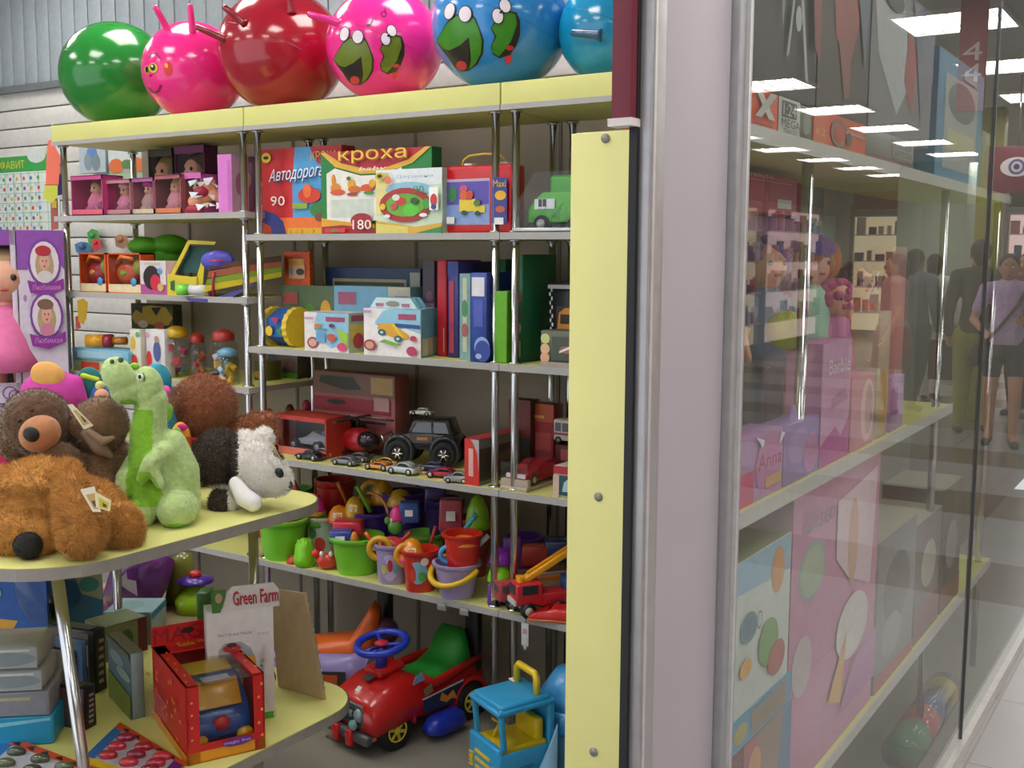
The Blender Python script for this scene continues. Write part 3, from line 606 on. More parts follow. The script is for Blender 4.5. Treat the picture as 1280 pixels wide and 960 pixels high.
# green bin lorry in clear wrap on the games shelf
def wheel(mb, c, r, w, tyre, hub, ax='X'):
    c = Vector(c); d = Vector((w/2, 0, 0)) if ax == 'X' else Vector((0, w/2, 0))
    mb.cyl(c-d, c+d, r, tyre, n=20); mb.cyl(c-d*1.06, c+d*1.06, r*.55, hub, n=12)
a = PY(652, 290, YS+.05)
t = thing('toy_lorry', 'green and silver toy lorry in glossy clear wrap, cut off by the yellow panel', 'toy lorry', (a.x+.17, YS+.1, ZA))
mb = MB(); mb.prism([(-.15, .03), (-.15, .07), (-.125, .1), (-.10, .12), (.14, .12), (.15, .03)], -.045, .045, M('4cae2c', .3), Matrix.Rotation(PI/2, 4, 'X'), bev=.004); mb.box((.03, 0, .135), (.22, .085, .07), M('3c9c24', .3), bev=.012); mb.build('body', t)
mb = MB(); mb.box((-.09, -.047, .085), (.07, .004, .03), M('c8c8cc', .3, .5)); mb.box((-.105, -.0485, .088), (.012, .003, .022), '2a2a2e'); mb.box((-.09, -.0485, .088), (.012, .003, .022), '2a2a2e'); mb.box((-.127, 0, .09), (.01, .08, .03), '30343a', (0, .6, 0)); mb.build('cab_window', t)
for x in (-.1, .02, .09):
    for y in (-.045, .045):
        mb = MB(); wheel(mb, (x, y, .026), .026, .018, '1c1c1c', 'b0b0b0', 'Y'); mb.build('wheel', t)
mb = MB(); mb.box((0, -.02, .008), (.34, .17, .012), M('c4c4c4', .2, .6), bev=.003); mb.build('tray', t)
mb = MB()
for q in range(14):
    x = R.uniform(-.17, .15); z = R.uniform(.01, .05); mb.mesh([(x, -.105, z), (x+R.uniform(.02, .06), -.1, z+R.uniform(-.02, .02)), (x+.02, -.065, z+.05)], [(0, 1, 2)], FILM)
mb.prism([(-.18, .015), (-.155, .09), (-.1, .175), (.15, .18), (.16, .015)], -.07, .095, FILM, Matrix.Rotation(PI/2, 4, 'X')); mb.build('wrap', t)
# chequered pack and small pack on the right bay
card('toy_car_pack', 'black and white chequered pack with an orange toy car', 'boxed toy', 688, 735, 353, 428, YS+.16, ZB+.001, .08, '2a2a2c', [('r', .16, .3, 1, .7, '3a342e'), ('poly', [(.18, .34), (.24, .62), (.4, .68), (.7, .68), (.7, .34)], 'd08a3a'), ('r', .28, .48, .55, .6, '3a2a20')]+[('r', .03+.05*(i % 2)+.09*j, .06+.055*i, .07+.05*(i % 2)+.09*j, .105+.055*i, 'dcdcdc') for i in range(16) for j in range(1)]+[('r', 0, .92, 1, .97, 'b8b8b4')], None, None, None)
card('toy_car_pack', 'small clear window pack with three pale wheels on its edge', 'boxed toy', 676, 725, 414, 456, YS+.008, ZB, .1, '5a5e50', [('e', .12, .78, .12, .14, 'c8cc8a'), ('e', .12, .5, .12, .14, 'e0b894'), ('e', .12, .26, .12, .14, 'e0a888'), ('r', .3, .2, 1, .85, '4a5248'), ('r', 0, 0, 1, .15, 'a89a90'), ('e', .7, .5, .2, .1, 'a86a5a'), ('poly', [(.5, .4), (.95, .62), (.95, .7), (.5, .46)], 'e0e0e0')], None, None, None)
# ================================================================ car shelf ZCc
card('boxed_game', 'tall faded red boxed helicopter with a dark rotor picture, at the back', 'boxed toy', 393, 494, 467, 575, YS+.27, ZCc, .08, '9c5650', [('r', 0, 0, 1, 1, 'a45c5c'), ('r', 0, .72, 1, 1, '7a5a4a'), ('r', .72, .76, .98, .97, 'b0905a'), ('poly', [(.08, .86), (.1, .95), (.5, .95), (.6, .8), (.4, .78)], '3a4038'), ('r', 0, .5, .95, .68, '8c2430'), ('r', .76, .55, .94, .72, 'b48a84'), ('e', .3, .62, .12, .035, '24241f'), ('r', .02, .44, .9, .47, 'b8a498'), ('r', .1, .38, .9, .41, '2a2422'), ('e', .58, .3, .1, .1, '38241f'), ('e', .75, .15, .12, .1, 'b4806a'), ('r', .2, .15, .4, .3, '8c3230')])
# red window box with white racing car
t = thing('window_box', 'red window carton with a white racing car inside', 'boxed toy', (PY(378, 560, YS+.1).x, YS+.15, ZCc))
w = PY(410, 560, YS+.07).x-PY(345, 560, YS+.07).x; h = PY(378, 522, YS+.07).z-ZCc; RD = M('b83a2e', .4)
mb = MB(); mb.box((0, .05, h/2), (w, .004, h), M('2f3a34')); mb.box((0, 0, .004), (w, .13, .008), RD); mb.box((0, 0, h-.004), (w, .13, .008), RD)
for s in (-1, 1): mb.box((s*w/2, 0, h/2), (.006, .13, h), RD)
mb.box((0, -.065, .014), (w, .004, .028), M('c86a5a')); mb.box((-w*.46, -.065, h/2), (w*.1, .004, h), RD); mb.box((0, -.065, h-.008), (w, .004, .016), RD)
mb.build('carton', t); mb = MB(); mb.box((0, -.062, h/2), (w-.01, .002, h-.02), FILM); mb.build('window_film', t)
mb = MB(); mb.prism([(-.08, .035), (-.06, .05), (-.01, .06), (.02, .085), (.05, .075), (.09, .07), (.09, .035)], -.02, .02, 'b8bccc', Matrix.Rotation(PI/2, 4, 'X'), bev=.003); mb.box((.09, 0, .085), (.012, .07, .02), '5a6a9c')
for x in (-.055, .06):
    for y in (-.032, .032): wheel(mb, (x, y, .033), .02, .018, '222222', 'a8a8b0', 'Y')
mb.build('racing_car', t, 'white toy racing car')
# red toy helicopter / fire machine clump
t = thing('toy_helicopter', 'red toy helicopter with black rotor in front of the faded carton', 'toy helicopter', (PY(445, 560, YS+.2).x, YS+.2, ZCc))
mb = MB(); mb.ell((.02, 0, .06), (.085, .045, .045), M('a81c26', .3)); mb.box((-.08, 0, .055), (.1, .05, .07), M('b02430', .3), bev=.012); mb.build('body', t)
mb = MB(); mb.ell((.07, -.012, .065), (.045, .04, .035), M('2a1c24', .15)); mb.build('canopy', t)
mb = MB(); mb.cyl((.01, 0, .1), (.01, 0, .14), .006, '222222'); mb.box((.01, 0, .14), (.3, .02, .004), '242220', (0, 0, .1)); mb.box((.01, 0, .1415), (.02, .28, .004), '242220', (0, 0, .1)); mb.build('rotor', t)
mb = MB(); 
for s in (-.03, .03): mb.tube([(-.07, s, .012), (.09, s, .01), (.11, s, .02)], .004, '2a2222')
for x in (-.03, .06):
    for s in (-.03, .03): mb.cyl((x, s, .01), (x, s*.6, .03), .003, '2a2222')
mb.build('skid', t)
# small die-cast cars
def dcar(px, pyb, Y, L, col, label, rz=0, h=.034, top='26282c', suv=False, grp='die-cast cars along the shelf edge', z=None):
    z = ZCc if z is None else z; p = PY(px, pyb, Y); t = thing('toy_car', label, 'toy car', (p.x, Y, z), rz, grp)
    W = L*.42; m_ = M(col, .25, .15, .6, .03); H = h*(1.2 if suv else 1); g = L*.075
    rr = L*.105
    prof = [(-L/2, g), (-L/2, H*.5), (-L*.42, H*.58), (-L*.2, H*.64), (L*.28, H*.66), (L*.46, H*.62), (L/2, H*.5), (L/2, g)]
    mb = MB(); mb.prism(prof, -W/2, W/2, m_, Matrix.Rotation(PI/2, 4, 'X'), bev=L*.02)
    cab = [(-L*.2, H*.6), (-L*.06, H*.98), (L*.1, H), (L*(.38 if suv else .22), H*.96), (L*.42, H*.62)]
    mb.prism(cab, -W*.4, W*.4, m_, Matrix.Rotation(PI/2, 4, 'X'), bev=L*.015); mb.build('body', t)
    mb = MB(); gl = [(-L*.15, H*.66), (-L*.04, H*.92), (L*.1, H*.94), (L*(.33 if suv else .2), H*.9), (L*.36, H*.68)]
    mb.prism(gl, -W*.425, W*.425, M(top, .12), Matrix.Rotation(PI/2, 4, 'X'))
    wsh = Vector((-L*.135, 0, H*.81)); mb.box(wsh, (L*.16, W*.7, .0015), M(top, .12), (0, -math.atan2(H*.38, L*.14), 0)); mb.build('window', t)
    for x in (-L*.31, L*.31):
        for y in (-W/2+.002, W/2-.002):
            mb = MB(); wheel(mb, (x, y, rr), rr, W*.16, '1a1a1a', M('b8bcc0', .3, .5), 'Y'); mb.build('wheel', t)
    mb = MB()
    for s in (-1, 1): mb.ell((-L*.485, s*W*.33, H*.44), (L*.02, W*.1, H*.08), M('e8ecf0', .2))
    mb.build('headlight', t); return t
dcar(388, 574, YS+.05, .11, '22202a', 'black toy car, leftmost at the shelf edge')
dcar(402, 566, YS+.11, .09, 'c0c8d4', 'white and blue toy rally car behind the black one', .2)
dcar(433, 580, YS+.045, .105, '6a7076', 'dark silver toy saloon next to the black toy car', .05)
dcar(448, 570, YS+.12, .10, '54544e', 'olive grey toy car behind the dark silver saloon', .1)
dcar(474, 586, YS+.045, .105, 'e08a1c', 'orange toy sports car at the shelf edge', .08, .03)
dcar(482, 577, YS+.12, .10, 'e0a81c', 'yellow toy sports car behind the orange one', .15, .03)
dcar(505, 592, YS+.035, .115, 'b4bcc2', 'bright silver toy hatchback, middle of the row', .03, .042)
dcar(553, 596, YS+.06, .11, 'b01c3c', 'crimson toy car between the silver ones', .25, .034)
dcar(572, 600, YS+.02, .085, '9a9894', 'small grey toy coupe beside the red upright carton', .28, .038)
dcar(541, 590, YS+.13, .09, '2c3466', 'navy blue toy car behind the crimson one', .2)
# large black off-roader
pj = PY(533, 585, YS+.2)
t = thing('toy_jeep', 'large black toy off-roader with big chrome-rimmed tyres', 'toy car', (pj.x-.01, YS+.22, ZCc), .35)
BK = M('24262a', .25, .2, .5); mb = MB()
mb.prism([(-.13, .06), (-.13, .09), (-.11, .105), (-.05, .115), (.1, .115), (.12, .1), (.12, .06)], -.055, .055, BK, Matrix.Rotation(PI/2, 4, 'X'), bev=.006)
mb.prism([(-.06, .11), (-.035, .16), (.09, .165), (.11, .11)], -.05, .05, BK, Matrix.Rotation(PI/2, 4, 'X'), bev=.006)
for x in (-.085, .08):
    for s in (-1, 1): mb.torus((x, s*.058, .055), .048, .009, M('3a3e42', .2, .4), (PI/2, 0, 0), n=20)
mb.build('body', t)
mb = MB(); mb.prism([(-.04, .118), (-.022, .152), (.03, .155), (.03, .118)], -.052, .052, M('6a7278', .1), Matrix.Rotation(PI/2, 4, 'X')); mb.prism([(.038, .118), (.038, .155), (.08, .155), (.092, .118)], -.052, .052, M('6a7278', .1), Matrix.Rotation(PI/2, 4, 'X')); mb.build('window', t)
mb = MB(); mb.box((-.005, -.0565, .098), (.08, .002, .02), '5a4a40'); mb.box((0, -.058, .098), (.04, .002, .01), 'b07a3a'); mb.build('door_decal', t)
mb = MB(); mb.tube([(-.14, -.05, .08), (-.15, -.05, .1), (-.15, .05, .1), (-.14, .05, .08)], .004, CHROME); mb.tube([(-.14, -.04, .06), (-.155, 0, .06), (-.14, .04, .06)], .006, CHROME); mb.build('bull_bar', t)
for x in (-.085, .08):
    for s in (-1, 1):
        mb = MB(); c = Vector((x, s*.06, .046)); mb.torus(c, .032, .014, M('1c1c1e', .8), (PI/2, 0, 0), n=24); mb.cyl(c-Vector((0, .014, 0)), c+Vector((0, .014, 0)), .022, '26262a')
        for q in range(6): a = q*PI/3; mb.cyl(c+Vector((0, s*.015, 0)), c+Vector((.02*math.cos(a), s*.015, .02*math.sin(a))), .0035, CHROME)
        mb.build('wheel', t)
dcar(528, 512, YS+.22, .085, 'b8b8a8', 'small cream toy convertible parked on the roof of the black off-roader', .15, .03, '4a4038', z=ZCc+.168)
# red upright carton
card('boxed_game', 'thin red carton standing edge-on between the cars and the chrome post', 'boxed toy', 581, 599, 549, 608, YS+.012, ZCc, .25, 'c42a26', [('r', 0, 0, 1, 1, 'cc2c24'), ('poly', [(.4, 1), (1, 1), (1, .3), (.9, .7), (.6, .92)], 'a8a8ac'), ('r', .3, .2, .62, .8, 'dcaaa4')], [('r', 0, 0, 1, 1, '7a7c78'), ('r', 0, .1, .9, .8, '4a443c'), ('poly', [(.3, .2), (.9, .3), (.9, .7), (.4, .6)], '6a6448')], [('r', 0, 0, 1, 1, 'b03440')])
# right bay: long red racing car box, two cartons, bus, small cup pack
t = thing('window_box', 'clear box with a long red toy car on the right bay', 'boxed toy', (PY(668, 595, YS+.14).x, YS+.16, ZCc), 0)
mb = MB(); mb.box((0, 0, .006), (.1, .29, .012), 'b0a494', bev=.002); mb.box((0, -.13, .02), (.1, .02, .03), 'b8a898', bev=.002); mb.build('carton', t)
mb = MB(); mb.box((0, 0, .05), (.098, .28, .075), FILM); mb.build('window_film', t)
mb = MB(); mb.prism([(-.13, .02), (-.13, .05), (-.06, .058), (-.02, .08), (.06, .08), (.09, .06), (.13, .06), (.13, .02)], -.038, .038, M('b01a30', .2, .1, .5), Matrix.Rotation(PI/2, 4, 'Z') @ Matrix.Rotation(PI/2, 4, 'X'), bev=.004)
mb.box((0, -.125, .045), (.07, .012, .012), M('dcdcdc', .2)); 
for y in (-.085, .09):
    for s in (-.036, .036): wheel(mb, (s, y, .03), .018, .012, '1c1c1c', 'b8b8b8')
mb.build('toy_car_body', t, 'long red toy car')
card('boxed_game', 'orange-topped carton with a red picture at the back of the right bay', 'boxed toy', 664, 692, 505, 575, YS+.28, ZCc, .06, '8c2a24', [('r', 0, .75, 1, 1, 'b8542a'), ('r', 0, 0, 1, .75, '982a34'), ('r', .2, .35, .9, .6, 'b04a4a'), ('r', .05, .8, .6, .84, 'd89a5a')])
card('boxed_game', 'dark carton with a vehicle picture left of the orange-topped one', 'boxed toy', 636, 663, 500, 575, YS+.25, ZCc, .06, '4a2a22', [('r', 0, .5, 1, 1, '6a2a24'), ('r', .1, .6, .5, .9, '9c3a2c'), ('r', 0, 0, 1, .5, '3a3430')])
t = thing('toy_bus', 'small white toy bus standing on boxes beside the yellow panel', 'toy bus', (PY(709, 545, YS+.24).x, YS+.26, ZCc+.12))
mb = MB(); mb.box((0, 0, .045), (.1, .05, .07), 'c8c0bc', bev=.006); Face(mb, (-.05, -.0255, .01), (.1, 0, 0), (0, 0, .07)).draw([('r', .08, .45, .3, .85, '6a6a74'), ('r', .35, .45, .6, .85, '6a6a74'), ('r', .65, .45, .9, .85, '6a6a74'), ('r', 0, .3, 1, .38, 'a8303c')]); mb.build('body', t)
for x in (-.03, .03): mb = MB(); wheel(mb, (x, 0, .012), .012, .052, '1c1c1c', '888888', 'Y'); mb.build('wheel', t)
card('boxed_game', 'dark red box under the toy bus', 'boxed toy', 694, 730, 549, 585, YS+.22, ZCc, .09, '5a2228', [('r', .1, .1, .9, .5, 'c85a2a'), ('r', .2, .6, .8, .9, 'a04a54')], h=.119)
card('boxed_game', 'small box with a blue horse emblem and red top at the front corner', 'boxed toy', 692, 730, 584, 617, YS+.02, ZCc, .08, 'b8b4ac', [('r', 0, .75, 1, 1, 'b02438'), ('r', .2, .08, 1, .72, '2f4a54'), ('poly', [(.3, .2), (.36, .5), (.5, .62), (.6, .4), (.5, .2)], 'a8ccd0'), ('r', 0, 0, .2, .7, 'c8b0a0')])
# ================================================================ bucket shelf ZD
def PL(h, r=.28): return M(h, r, 0, .25, .03, 5)
def at(px, py, Y, z): p = PY(px, py, Y); return (p.x, Y, z)
def mpx(px, py, Y): return depth(PY(px, py, Y))/f
RX = Matrix.Rotation(PI/2, 4, 'X')
def pail(px, wpx, hpx, Y, col, label, rim=None, handle=None, motif=None, name='sand_pail', cat='sand pail', grp='sand buckets and pails', z=ZD, rimw=1.07, bot=.8, lobes=0, hdown=False, rz=0):
    s = mpx(px, 700, Y); r = wpx*s/2; h = hpx*s; x = PY(px, 700, Y).x
    t = thing(name, label, cat, (x, Y, z), rz, grp)
    mb = MB(); prof = [(r*bot*.96, 0), (r*bot, h*.03), (r*.98, h*.9), (r*rimw, h*.9), (r*rimw, h), (r*.93, h), (r*bot*.9, h*.06)]
    mb.ring(prof[:3], PL(col), 36, sq=lobes, cap=False); mb.ring(prof[2:5], PL(rim or col), 36, cap=False); mb.ring(prof[4:6], PL(rim or col), 36, cap=False); mb.ring(prof[5:], PL(col), 36, cap=False); mb.ring([(r*bot*.9, h*.05), (r*bot*.9, h*.055)], PL(col), 36); mb.ring([(r*bot*.96, 0), (r*bot*.96, .001)], PL(col), 36)
    mb.build('tub', t)
    if handle:
        mb = MB(); n = 24; pts = []
        for i in range(n+1):
            a = PI*i/n
            if hdown: pts.append((r*1.1*math.cos(a), -r*1.12*math.sin(a)-.004, h*.84-h*.36*math.sin(a)))
            else: pts.append((r*1.08*math.cos(a), 0, h*.93+r*1.05*math.sin(a)))
        mb.tube(pts, r*(.13 if hdown else .085), PL(handle), 10); mb.build('handle', t, 'coloured handle')
    if motif:
        mb = MB(); k = 0
        for u, v, ru, rv, c in motif:
            k += 1; rr = lambda zz: (r*bot+(r*.98-r*bot)*zz/(h*.9))*1.012+.0006*k
            vs = []; cz = v*h
            for i in range(16):
                a = 2*PI*i/16; th = -PI/2+YAW*.9+u+ru*math.cos(a); zz = cz+rv*h*math.sin(a); q = rr(zz); vs.append((q*math.cos(th), q*math.sin(th), zz))
            th = -PI/2+YAW*.9+u; q = rr(cz); vs.append((q*math.cos(th), q*math.sin(th), cz)); mb.mesh(vs, [(i, (i+1) % 16, 16) for i in range(16)], M(c, .4))
        mb.build('printed_motif', t)
    return t
pail(354, 60, 50, YS+.075, '80d636', 'lime green basin bucket at the left end of the bucket shelf', name='bucket', cat='bucket', rimw=1.12, bot=.78)
pail(446, 62, 46, YS+.085, '80d636', 'lime green basin bucket in the middle of the bucket shelf', name='bucket', cat='bucket', rimw=1.12, bot=.78)
pail(404, 40, 48, YS+.2, 'b8ccc4', 'pale mint pail with a white rim behind the lime toy mould', 'e0e0da', None, [(0, .3, .4, .2, 'c83a3a'), (-.5, .6, .3, .15, '5a8a5a')])
pail(465, 50, 60, YS+.25, '4c2a86', 'big purple bucket behind the second lime basin', '58349a', 'e08a3a', name='bucket', cat='bucket')
pail(490, 44, 50, YS+.06, 'a89ad0', 'lavender cup pail with yellow handle, filled with a red scoop', 'b4a8dc', None, [(0, .45, .55, .34, 'c0b4dc'), (.05, .5, .17, .16, 'b83c3c'), (-.35, .4, .2, .12, 'c8c060'), (.4, .42, .2, .12, '7ab0c0')], lobes=.03)
pail(525, 46, 52, YS+.045, 'd03020', 'red cup pail with yellow side handle and beach picture', 'd83030', None, [(.0, .5, .6, .28, '7fb4c8'), (-.3, .42, .2, .16, 'c84a3a'), (.3, .4, .25, .12, '58a04a'), (.4, .78, .22, .1, 'e0d8d4')], lobes=.03)
for px, Y in ((476, YS+.03), (508, YS+.02)):
    pass
pail(571, 58, 44, YS+.055, 'aa9cd2', 'lavender bucket with a thick yellow handle hanging in front', 'b0a4da', 'dcb41c', None, lobes=.05, hdown=True, bot=.75)
s = mpx(577, 690, YS+.05)
zr = ZD+46*s
pail(578, 48, 42, YS+.055, 'd42a1c', 'red pail stuffed with orange sand moulds, stacked on the lavender bucket', 'd8341c', None, None, z=ZD+40*s, lobes=.04, bot=.85)
for px, w_, h_, Yp, c_, lb in ((368, 44, 62, .31, '4f9a2c', 'dark green bucket at the back of the heap, behind the left lime basin'), (420, 48, 84, .31, 'b42c26', 'tall red bucket at the back of the heap'), (507, 54, 84, .32, '4a2a80', 'deep purple bucket at the back of the heap'), (556, 46, 86, .31, '3f2f78', 'tall violet bucket at the back, left of the turtle mould'), (592, 40, 74, .28, 'a8403a', 'brick red bucket at the back near the chrome post'), (655, 46, 60, .3, '6a3a9c', 'violet bucket at the back of the right bay')):
    pail(px, w_, h_, YS+Yp, c_, lb, name='bucket', cat='bucket')
# cup handles
def side_handle(px, py, Y, col, label):
    p = PY(px, py, Y); mb = MB(); mb.torus((0, 0, 0), .024, .006, PL(col), (PI/2, 0, 0), n=20, sc=(.7, 1, 1)); tag(mb.build('pail_handle'), label, 'handle', None, (p.x, Y, p.z), 0)
# sand toys ----------------------------------------------------------
def lump(px, pyb, pyt, wpx, Y, col, label, shape='dome', grp='loose sand moulds and scoops', lab=None, col2=None, rz=0, z=None):
    s = mpx(px, (pyb+pyt)/2, Y)*(1 if z is not None or grp == 'stacked cups' else 1.18); h = (pyb-pyt)*s; r = wpx*s/2; p = PY(px, pyb, Y)
    zz = p.z if z is None else z
    t = thing('sand_mould', label, 'sand mould', (p.x, Y, zz), YAW+rz, grp); mb = MB(); c = PL(col)
    if shape == 'dome': mb.ring([(r*.98, 0), (r, h*.12), (r*.86, h*.55), (r*.5, h*.88), (.004, h)], c, 20)
    elif shape == 'castle':
        mb.ring([(r*.8, 0), (r, h*.15), (r, h*.35), (r*.9, h*.4), (r*.8, h*.75), (r*.4, h*.95), (.003, h)], c, 16, sq=.08)
        for i in range(6): a = i*PI/3; mb.cyl((r*.62*math.cos(a), r*.62*math.sin(a), h*.4), (r*.58*math.cos(a), r*.58*math.sin(a), h*.95), r*.16, c, r*.08, 8)
    elif shape == 'star':
        pts = []
        for i in range(20): a = 2*PI*i/20+PI/2; q = r*(1 if i % 4 < 1 else .62); pts.append((q*math.cos(a), h/2+q*math.sin(a)*h/2/r))
        mb.prism(pts, -r*.35, r*.35, c, RX, bev=r*.12)
    elif shape == 'crab': mb.ell((0, 0, h*.4), (r*.7, r*.45, h*.4), c); [mb.ell((sx*r*.75, 0, h*.75), (r*.28, r*.2, h*.22), c) for sx in (-1, 1)]; [mb.ell((sx*r*.3, -r*.3, h*.8), (r*.14, r*.14, h*.14), PL('f0f0f0')) for sx in (-1, 1)]
    elif shape == 'cone': mb.ring([(r*.9, 0), (r, h*.08), (r*.95, h*.14), (r*.12, h*.97), (.002, h)], c, 8, smooth=False)
    elif shape == 'box': mb.box((0, 0, h/2), (2*r, 1.4*r, h), c, (0, 0, 0), bev=r*.15, taper=.9)
    elif shape == 'stick': mb.tube([(-r, 0, 0), (-r*.3, 0, h*.35), (r*.4, 0, h*.7), (r, 0, h)], min(r, h)*.22+.003, c)
    elif shape == 'scoop':
        mb.ell((0, 0, h*.4), (r*.8, r*.5, h*.38), c); mb.tube([(r*.5, 0, h*.5), (r, 0, h*.9), (r*1.1, 0, h)], r*.12, c)
    elif shape == 'ring': mb.torus((0, 0, h/2), h*.4, h*.12, c, (PI/2, 0, 0), n=20); mb.box((0, 0, h/2), (h*.7, h*.08, h*.12), PL(col2 or col)); mb.box((0, 0, h/2), (h*.12, h*.08, h*.7), PL(col2 or col))
    mb.build('mould', t)
    if col2 and shape not in ('ring',): mb = MB(); mb.ring([(r*.95, -.002), (r*1.03, 0), (r*1.03, h*.16), (r*.95, h*.18)], PL(col2), 20); mb.build('rim', t)
    if lab: mb = MB(); mb.box((0, -r*.8, h*.5), (r*.75, .003, h*.3), M('e4e4e4'), (-.25, 0, .05)); mb.build('price_label', t, 'white price label')
    return t
lump(343, 668, 632, 50, YS+.09, 'c0281e', 'red square mould lying in the left lime basin', 'box')
lump(334, 665, 642, 22, YS+.05, '58a0c0', 'light blue ring sieve at the left edge of the left lime basin', 'ring', col2='c8883a')
lump(381, 712, 676, 27, YS+.03, '7ed21e', 'bright lime castle mould on the shelf between the two lime basins', 'castle', z=ZD)
lump(409, 716, 690, 38, YS+.045, 'd43c30', 'red crab mould in front of the mint pail', 'crab', z=ZD)
lump(368, 706, 696, 20, YS+.04, 'b8301e', 'small dark red mould under the lime castle mould', 'dome', z=ZD)
lump(397, 656, 640, 28, YS+.18, '4f9a2a', 'green cap mould on the mint pail', 'dome')
lump(392, 642, 620, 26, YS+.17, 'e8329a', 'hot pink cone mould above the green cap', 'dome', col2='d8a03a')
lump(374, 636, 604, 18, YS+.22, 'b83022', 'red spade sticking up above the left lime basin', 'stick', rz=2.6)
lump(424, 652, 634, 24, YS+.17, 'e8922a', 'orange mould with a price label, beside the mint pail', 'dome', col2='e04a5a', lab=1)
lump(443, 646, 624, 22, YS+.2, 'd8a828', 'mustard yellow round mould in the middle of the heap', 'dome', lab=1)
lump(436, 668, 652, 34, YS+.11, 'c8243c', 'crimson scoop heaped over the middle lime basin', 'box')
lump(427, 678, 664, 26, YS+.05, '3a4a9a', 'blue toy with a white label on the rim of the middle basin', 'box', lab=1)
lump(443, 676, 666, 10, YS+.06, 'd88a2a', 'small orange ball mould beside the blue toy', 'dome')
lump(455, 640, 612, 14, YS+.21, '78b42a', 'lime green spade in the middle of the heap', 'stick', rz=PI)
lump(428, 630, 606, 10, YS+.26, 'c8741e', 'orange rake handle sticking up from the heap', 'stick', rz=PI)
lump(466, 632, 604, 32, YS+.26, 'c88a20', 'orange ring sieve high up in the heap', 'ring', col2='3a8a8a')
lump(478, 628, 602, 26, YS+.29, 'd29a24', 'amber round mould behind the sieve', 'dome')
lump(500, 632, 614, 28, YS+.27, 'cfa228', 'amber round mould left of the white label card', 'dome')
lump(496, 650, 634, 16, YS+.13, 'e83a90', 'hot pink small cone above the green ball mould', 'dome')
lump(494, 668, 648, 22, YS+.12, '5ca03a', 'green ball mould above the red scoop', 'crab')
lump(490, 692, 668, 36, YS+.06, 'cc3a3a', 'red scoop lying in the lavender cup pail', 'scoop')
lump(515, 700, 676, 28, YS+.04, 'ec9420', 'orange mould with price label standing in the red cup pail', 'dome', col2='ee3a96', lab=1)
lump(512, 652, 630, 22, YS+.16, '2c50a0', 'blue packet with a big white label in the upper heap', 'box', lab=1)
lump(457, 700, 682, 14, YS+.0, 'd8a41c', 'yellow side handle of the lavender cup pail', 'ring', rz=.3) if False else None
pail(531, 48, 52, YS+.2, '86d054', 'pale green tub behind the red cup pail', '74b444', None, None)
lump(540, 690, 662, 8, YS+.14, 'c8482a', 'thin orange spade standing in the pale green tub', 'stick')
lump(561, 706, 684, 26, YS+.02, '4a9ad0', 'sky blue ring sieve left of the red pail', 'ring', col2='c8a03a')
lump(580, 680, 671, 34, YS+.05, 'f0861c', 'flat orange sand mould on top of the red pail', 'dome')
lump(586, 668, 646, 16, YS+.12, '3a9ab4', 'turquoise spade behind the orange sand mould', 'stick')
lump(564, 662, 628, 26, YS+.22, 'b04a5a', 'dusty red packed toy set in the upper heap', 'box', lab=1)
lump(597, 660, 624, 26, YS+.2, '8cc428', 'lime and yellow turtle mould near the chrome post', 'dome')
lump(545, 640, 612, 24, YS+.29, '3c2470', 'dark violet bucket mould at the back of the heap', 'box')
lump(600, 690, 672, 18, YS+.12, 'd8d4d8', 'white plastic rake near the chrome post', 'stick')
for (a, b, y0, y1, c, l) in ((472, 482, 702, 674, 'dca42a', 'yellow side handle of the lavender cup pail'), (506, 516, 710, 682, 'dc9a22', 'yellow side handle of the red cup pail')):
    lump((a+b)/2-2, y0, y1, 12, YS+.02, c, l, 'ring', grp='yellow cup handles')
lump(465, 686, 668, 14, YS+.03, 'd85a1e', 'orange paddle handle sticking out of the lavender pail', 'stick', rz=PI)
# stacked purple and lime cups at the third bay
lump(622, 752, 724, 26, YS+.06, '7a3aa8', 'lowest purple cup of the stack between the chrome posts', 'box', z=ZD, grp='stacked cups')
lump(624, 726, 704, 30, YS+.06, '84d21e', 'lime cup in the middle of the stack between the chrome posts', 'dome', grp='stacked cups')
lump(625, 704, 684, 28, YS+.07, '8a2ab4', 'glossy violet dome topping the lime cup', 'dome', grp='stacked cups')
lump(640, 700, 672, 24, YS+.16, '6a3a9c', 'purple cup behind the stack at the right chrome post', 'box', grp='stacked cups')
# fire engine with yellow ladder
k = K(676, 762, pt=(PY(676, 760, YS+.04).x, YS+.06, ZD))
t = thing('toy_fire_engine', 'red toy fire engine with a yellow crane ladder by the yellow panel', 'toy fire engine', k.p, .9)
mb = MB(); mb.box((-.06, 0, .075), (.09, .075, .07), PL('cc2a34'), bev=.008); mb.box((.07, 0, .055), (.2, .07, .04), PL('c02430'), bev=.005); mb.box((.1, 0, .095), (.08, .06, .045), PL('1c5a9c'), bev=.008); mb.build('body', t)
mb = MB(); mb.box((-.06, -.0385, .09), (.05, .003, .028), '2a2a34'); mb.box((-.1055, 0, .09), (.003, .055, .03), '3a3a44'); mb.box((-.107, 0, .05), (.006, .07, .015), 'c8c8c8'); mb.build('cab_window', t)
for x in (-.065, .04, .12):
    for y in (-.036, .036): mb = MB(); wheel(mb, (x, y, .024), .024, .018, '1a1a1a', 'c0c0c0', 'Y'); mb.build('wheel', t)
mb = MB(); mb.box((.01, 0, .155), (.2, .03, .02), PL('e8a41c'), (0, -.5, 0), bev=.004); mb.box((.02, 0, .17), (.17, .012, .016), PL('e89a14'), (0, -.5, 0)); mb.box((.0-.08, 0, .112), (.02, .035, .03), PL('e8a41c'), bev=.003); mb.build('ladder', t, 'yellow ladder')
k = K(655, 752, pt=(PY(655, 745, YS+.05).x-.02, YS+.09, ZD))
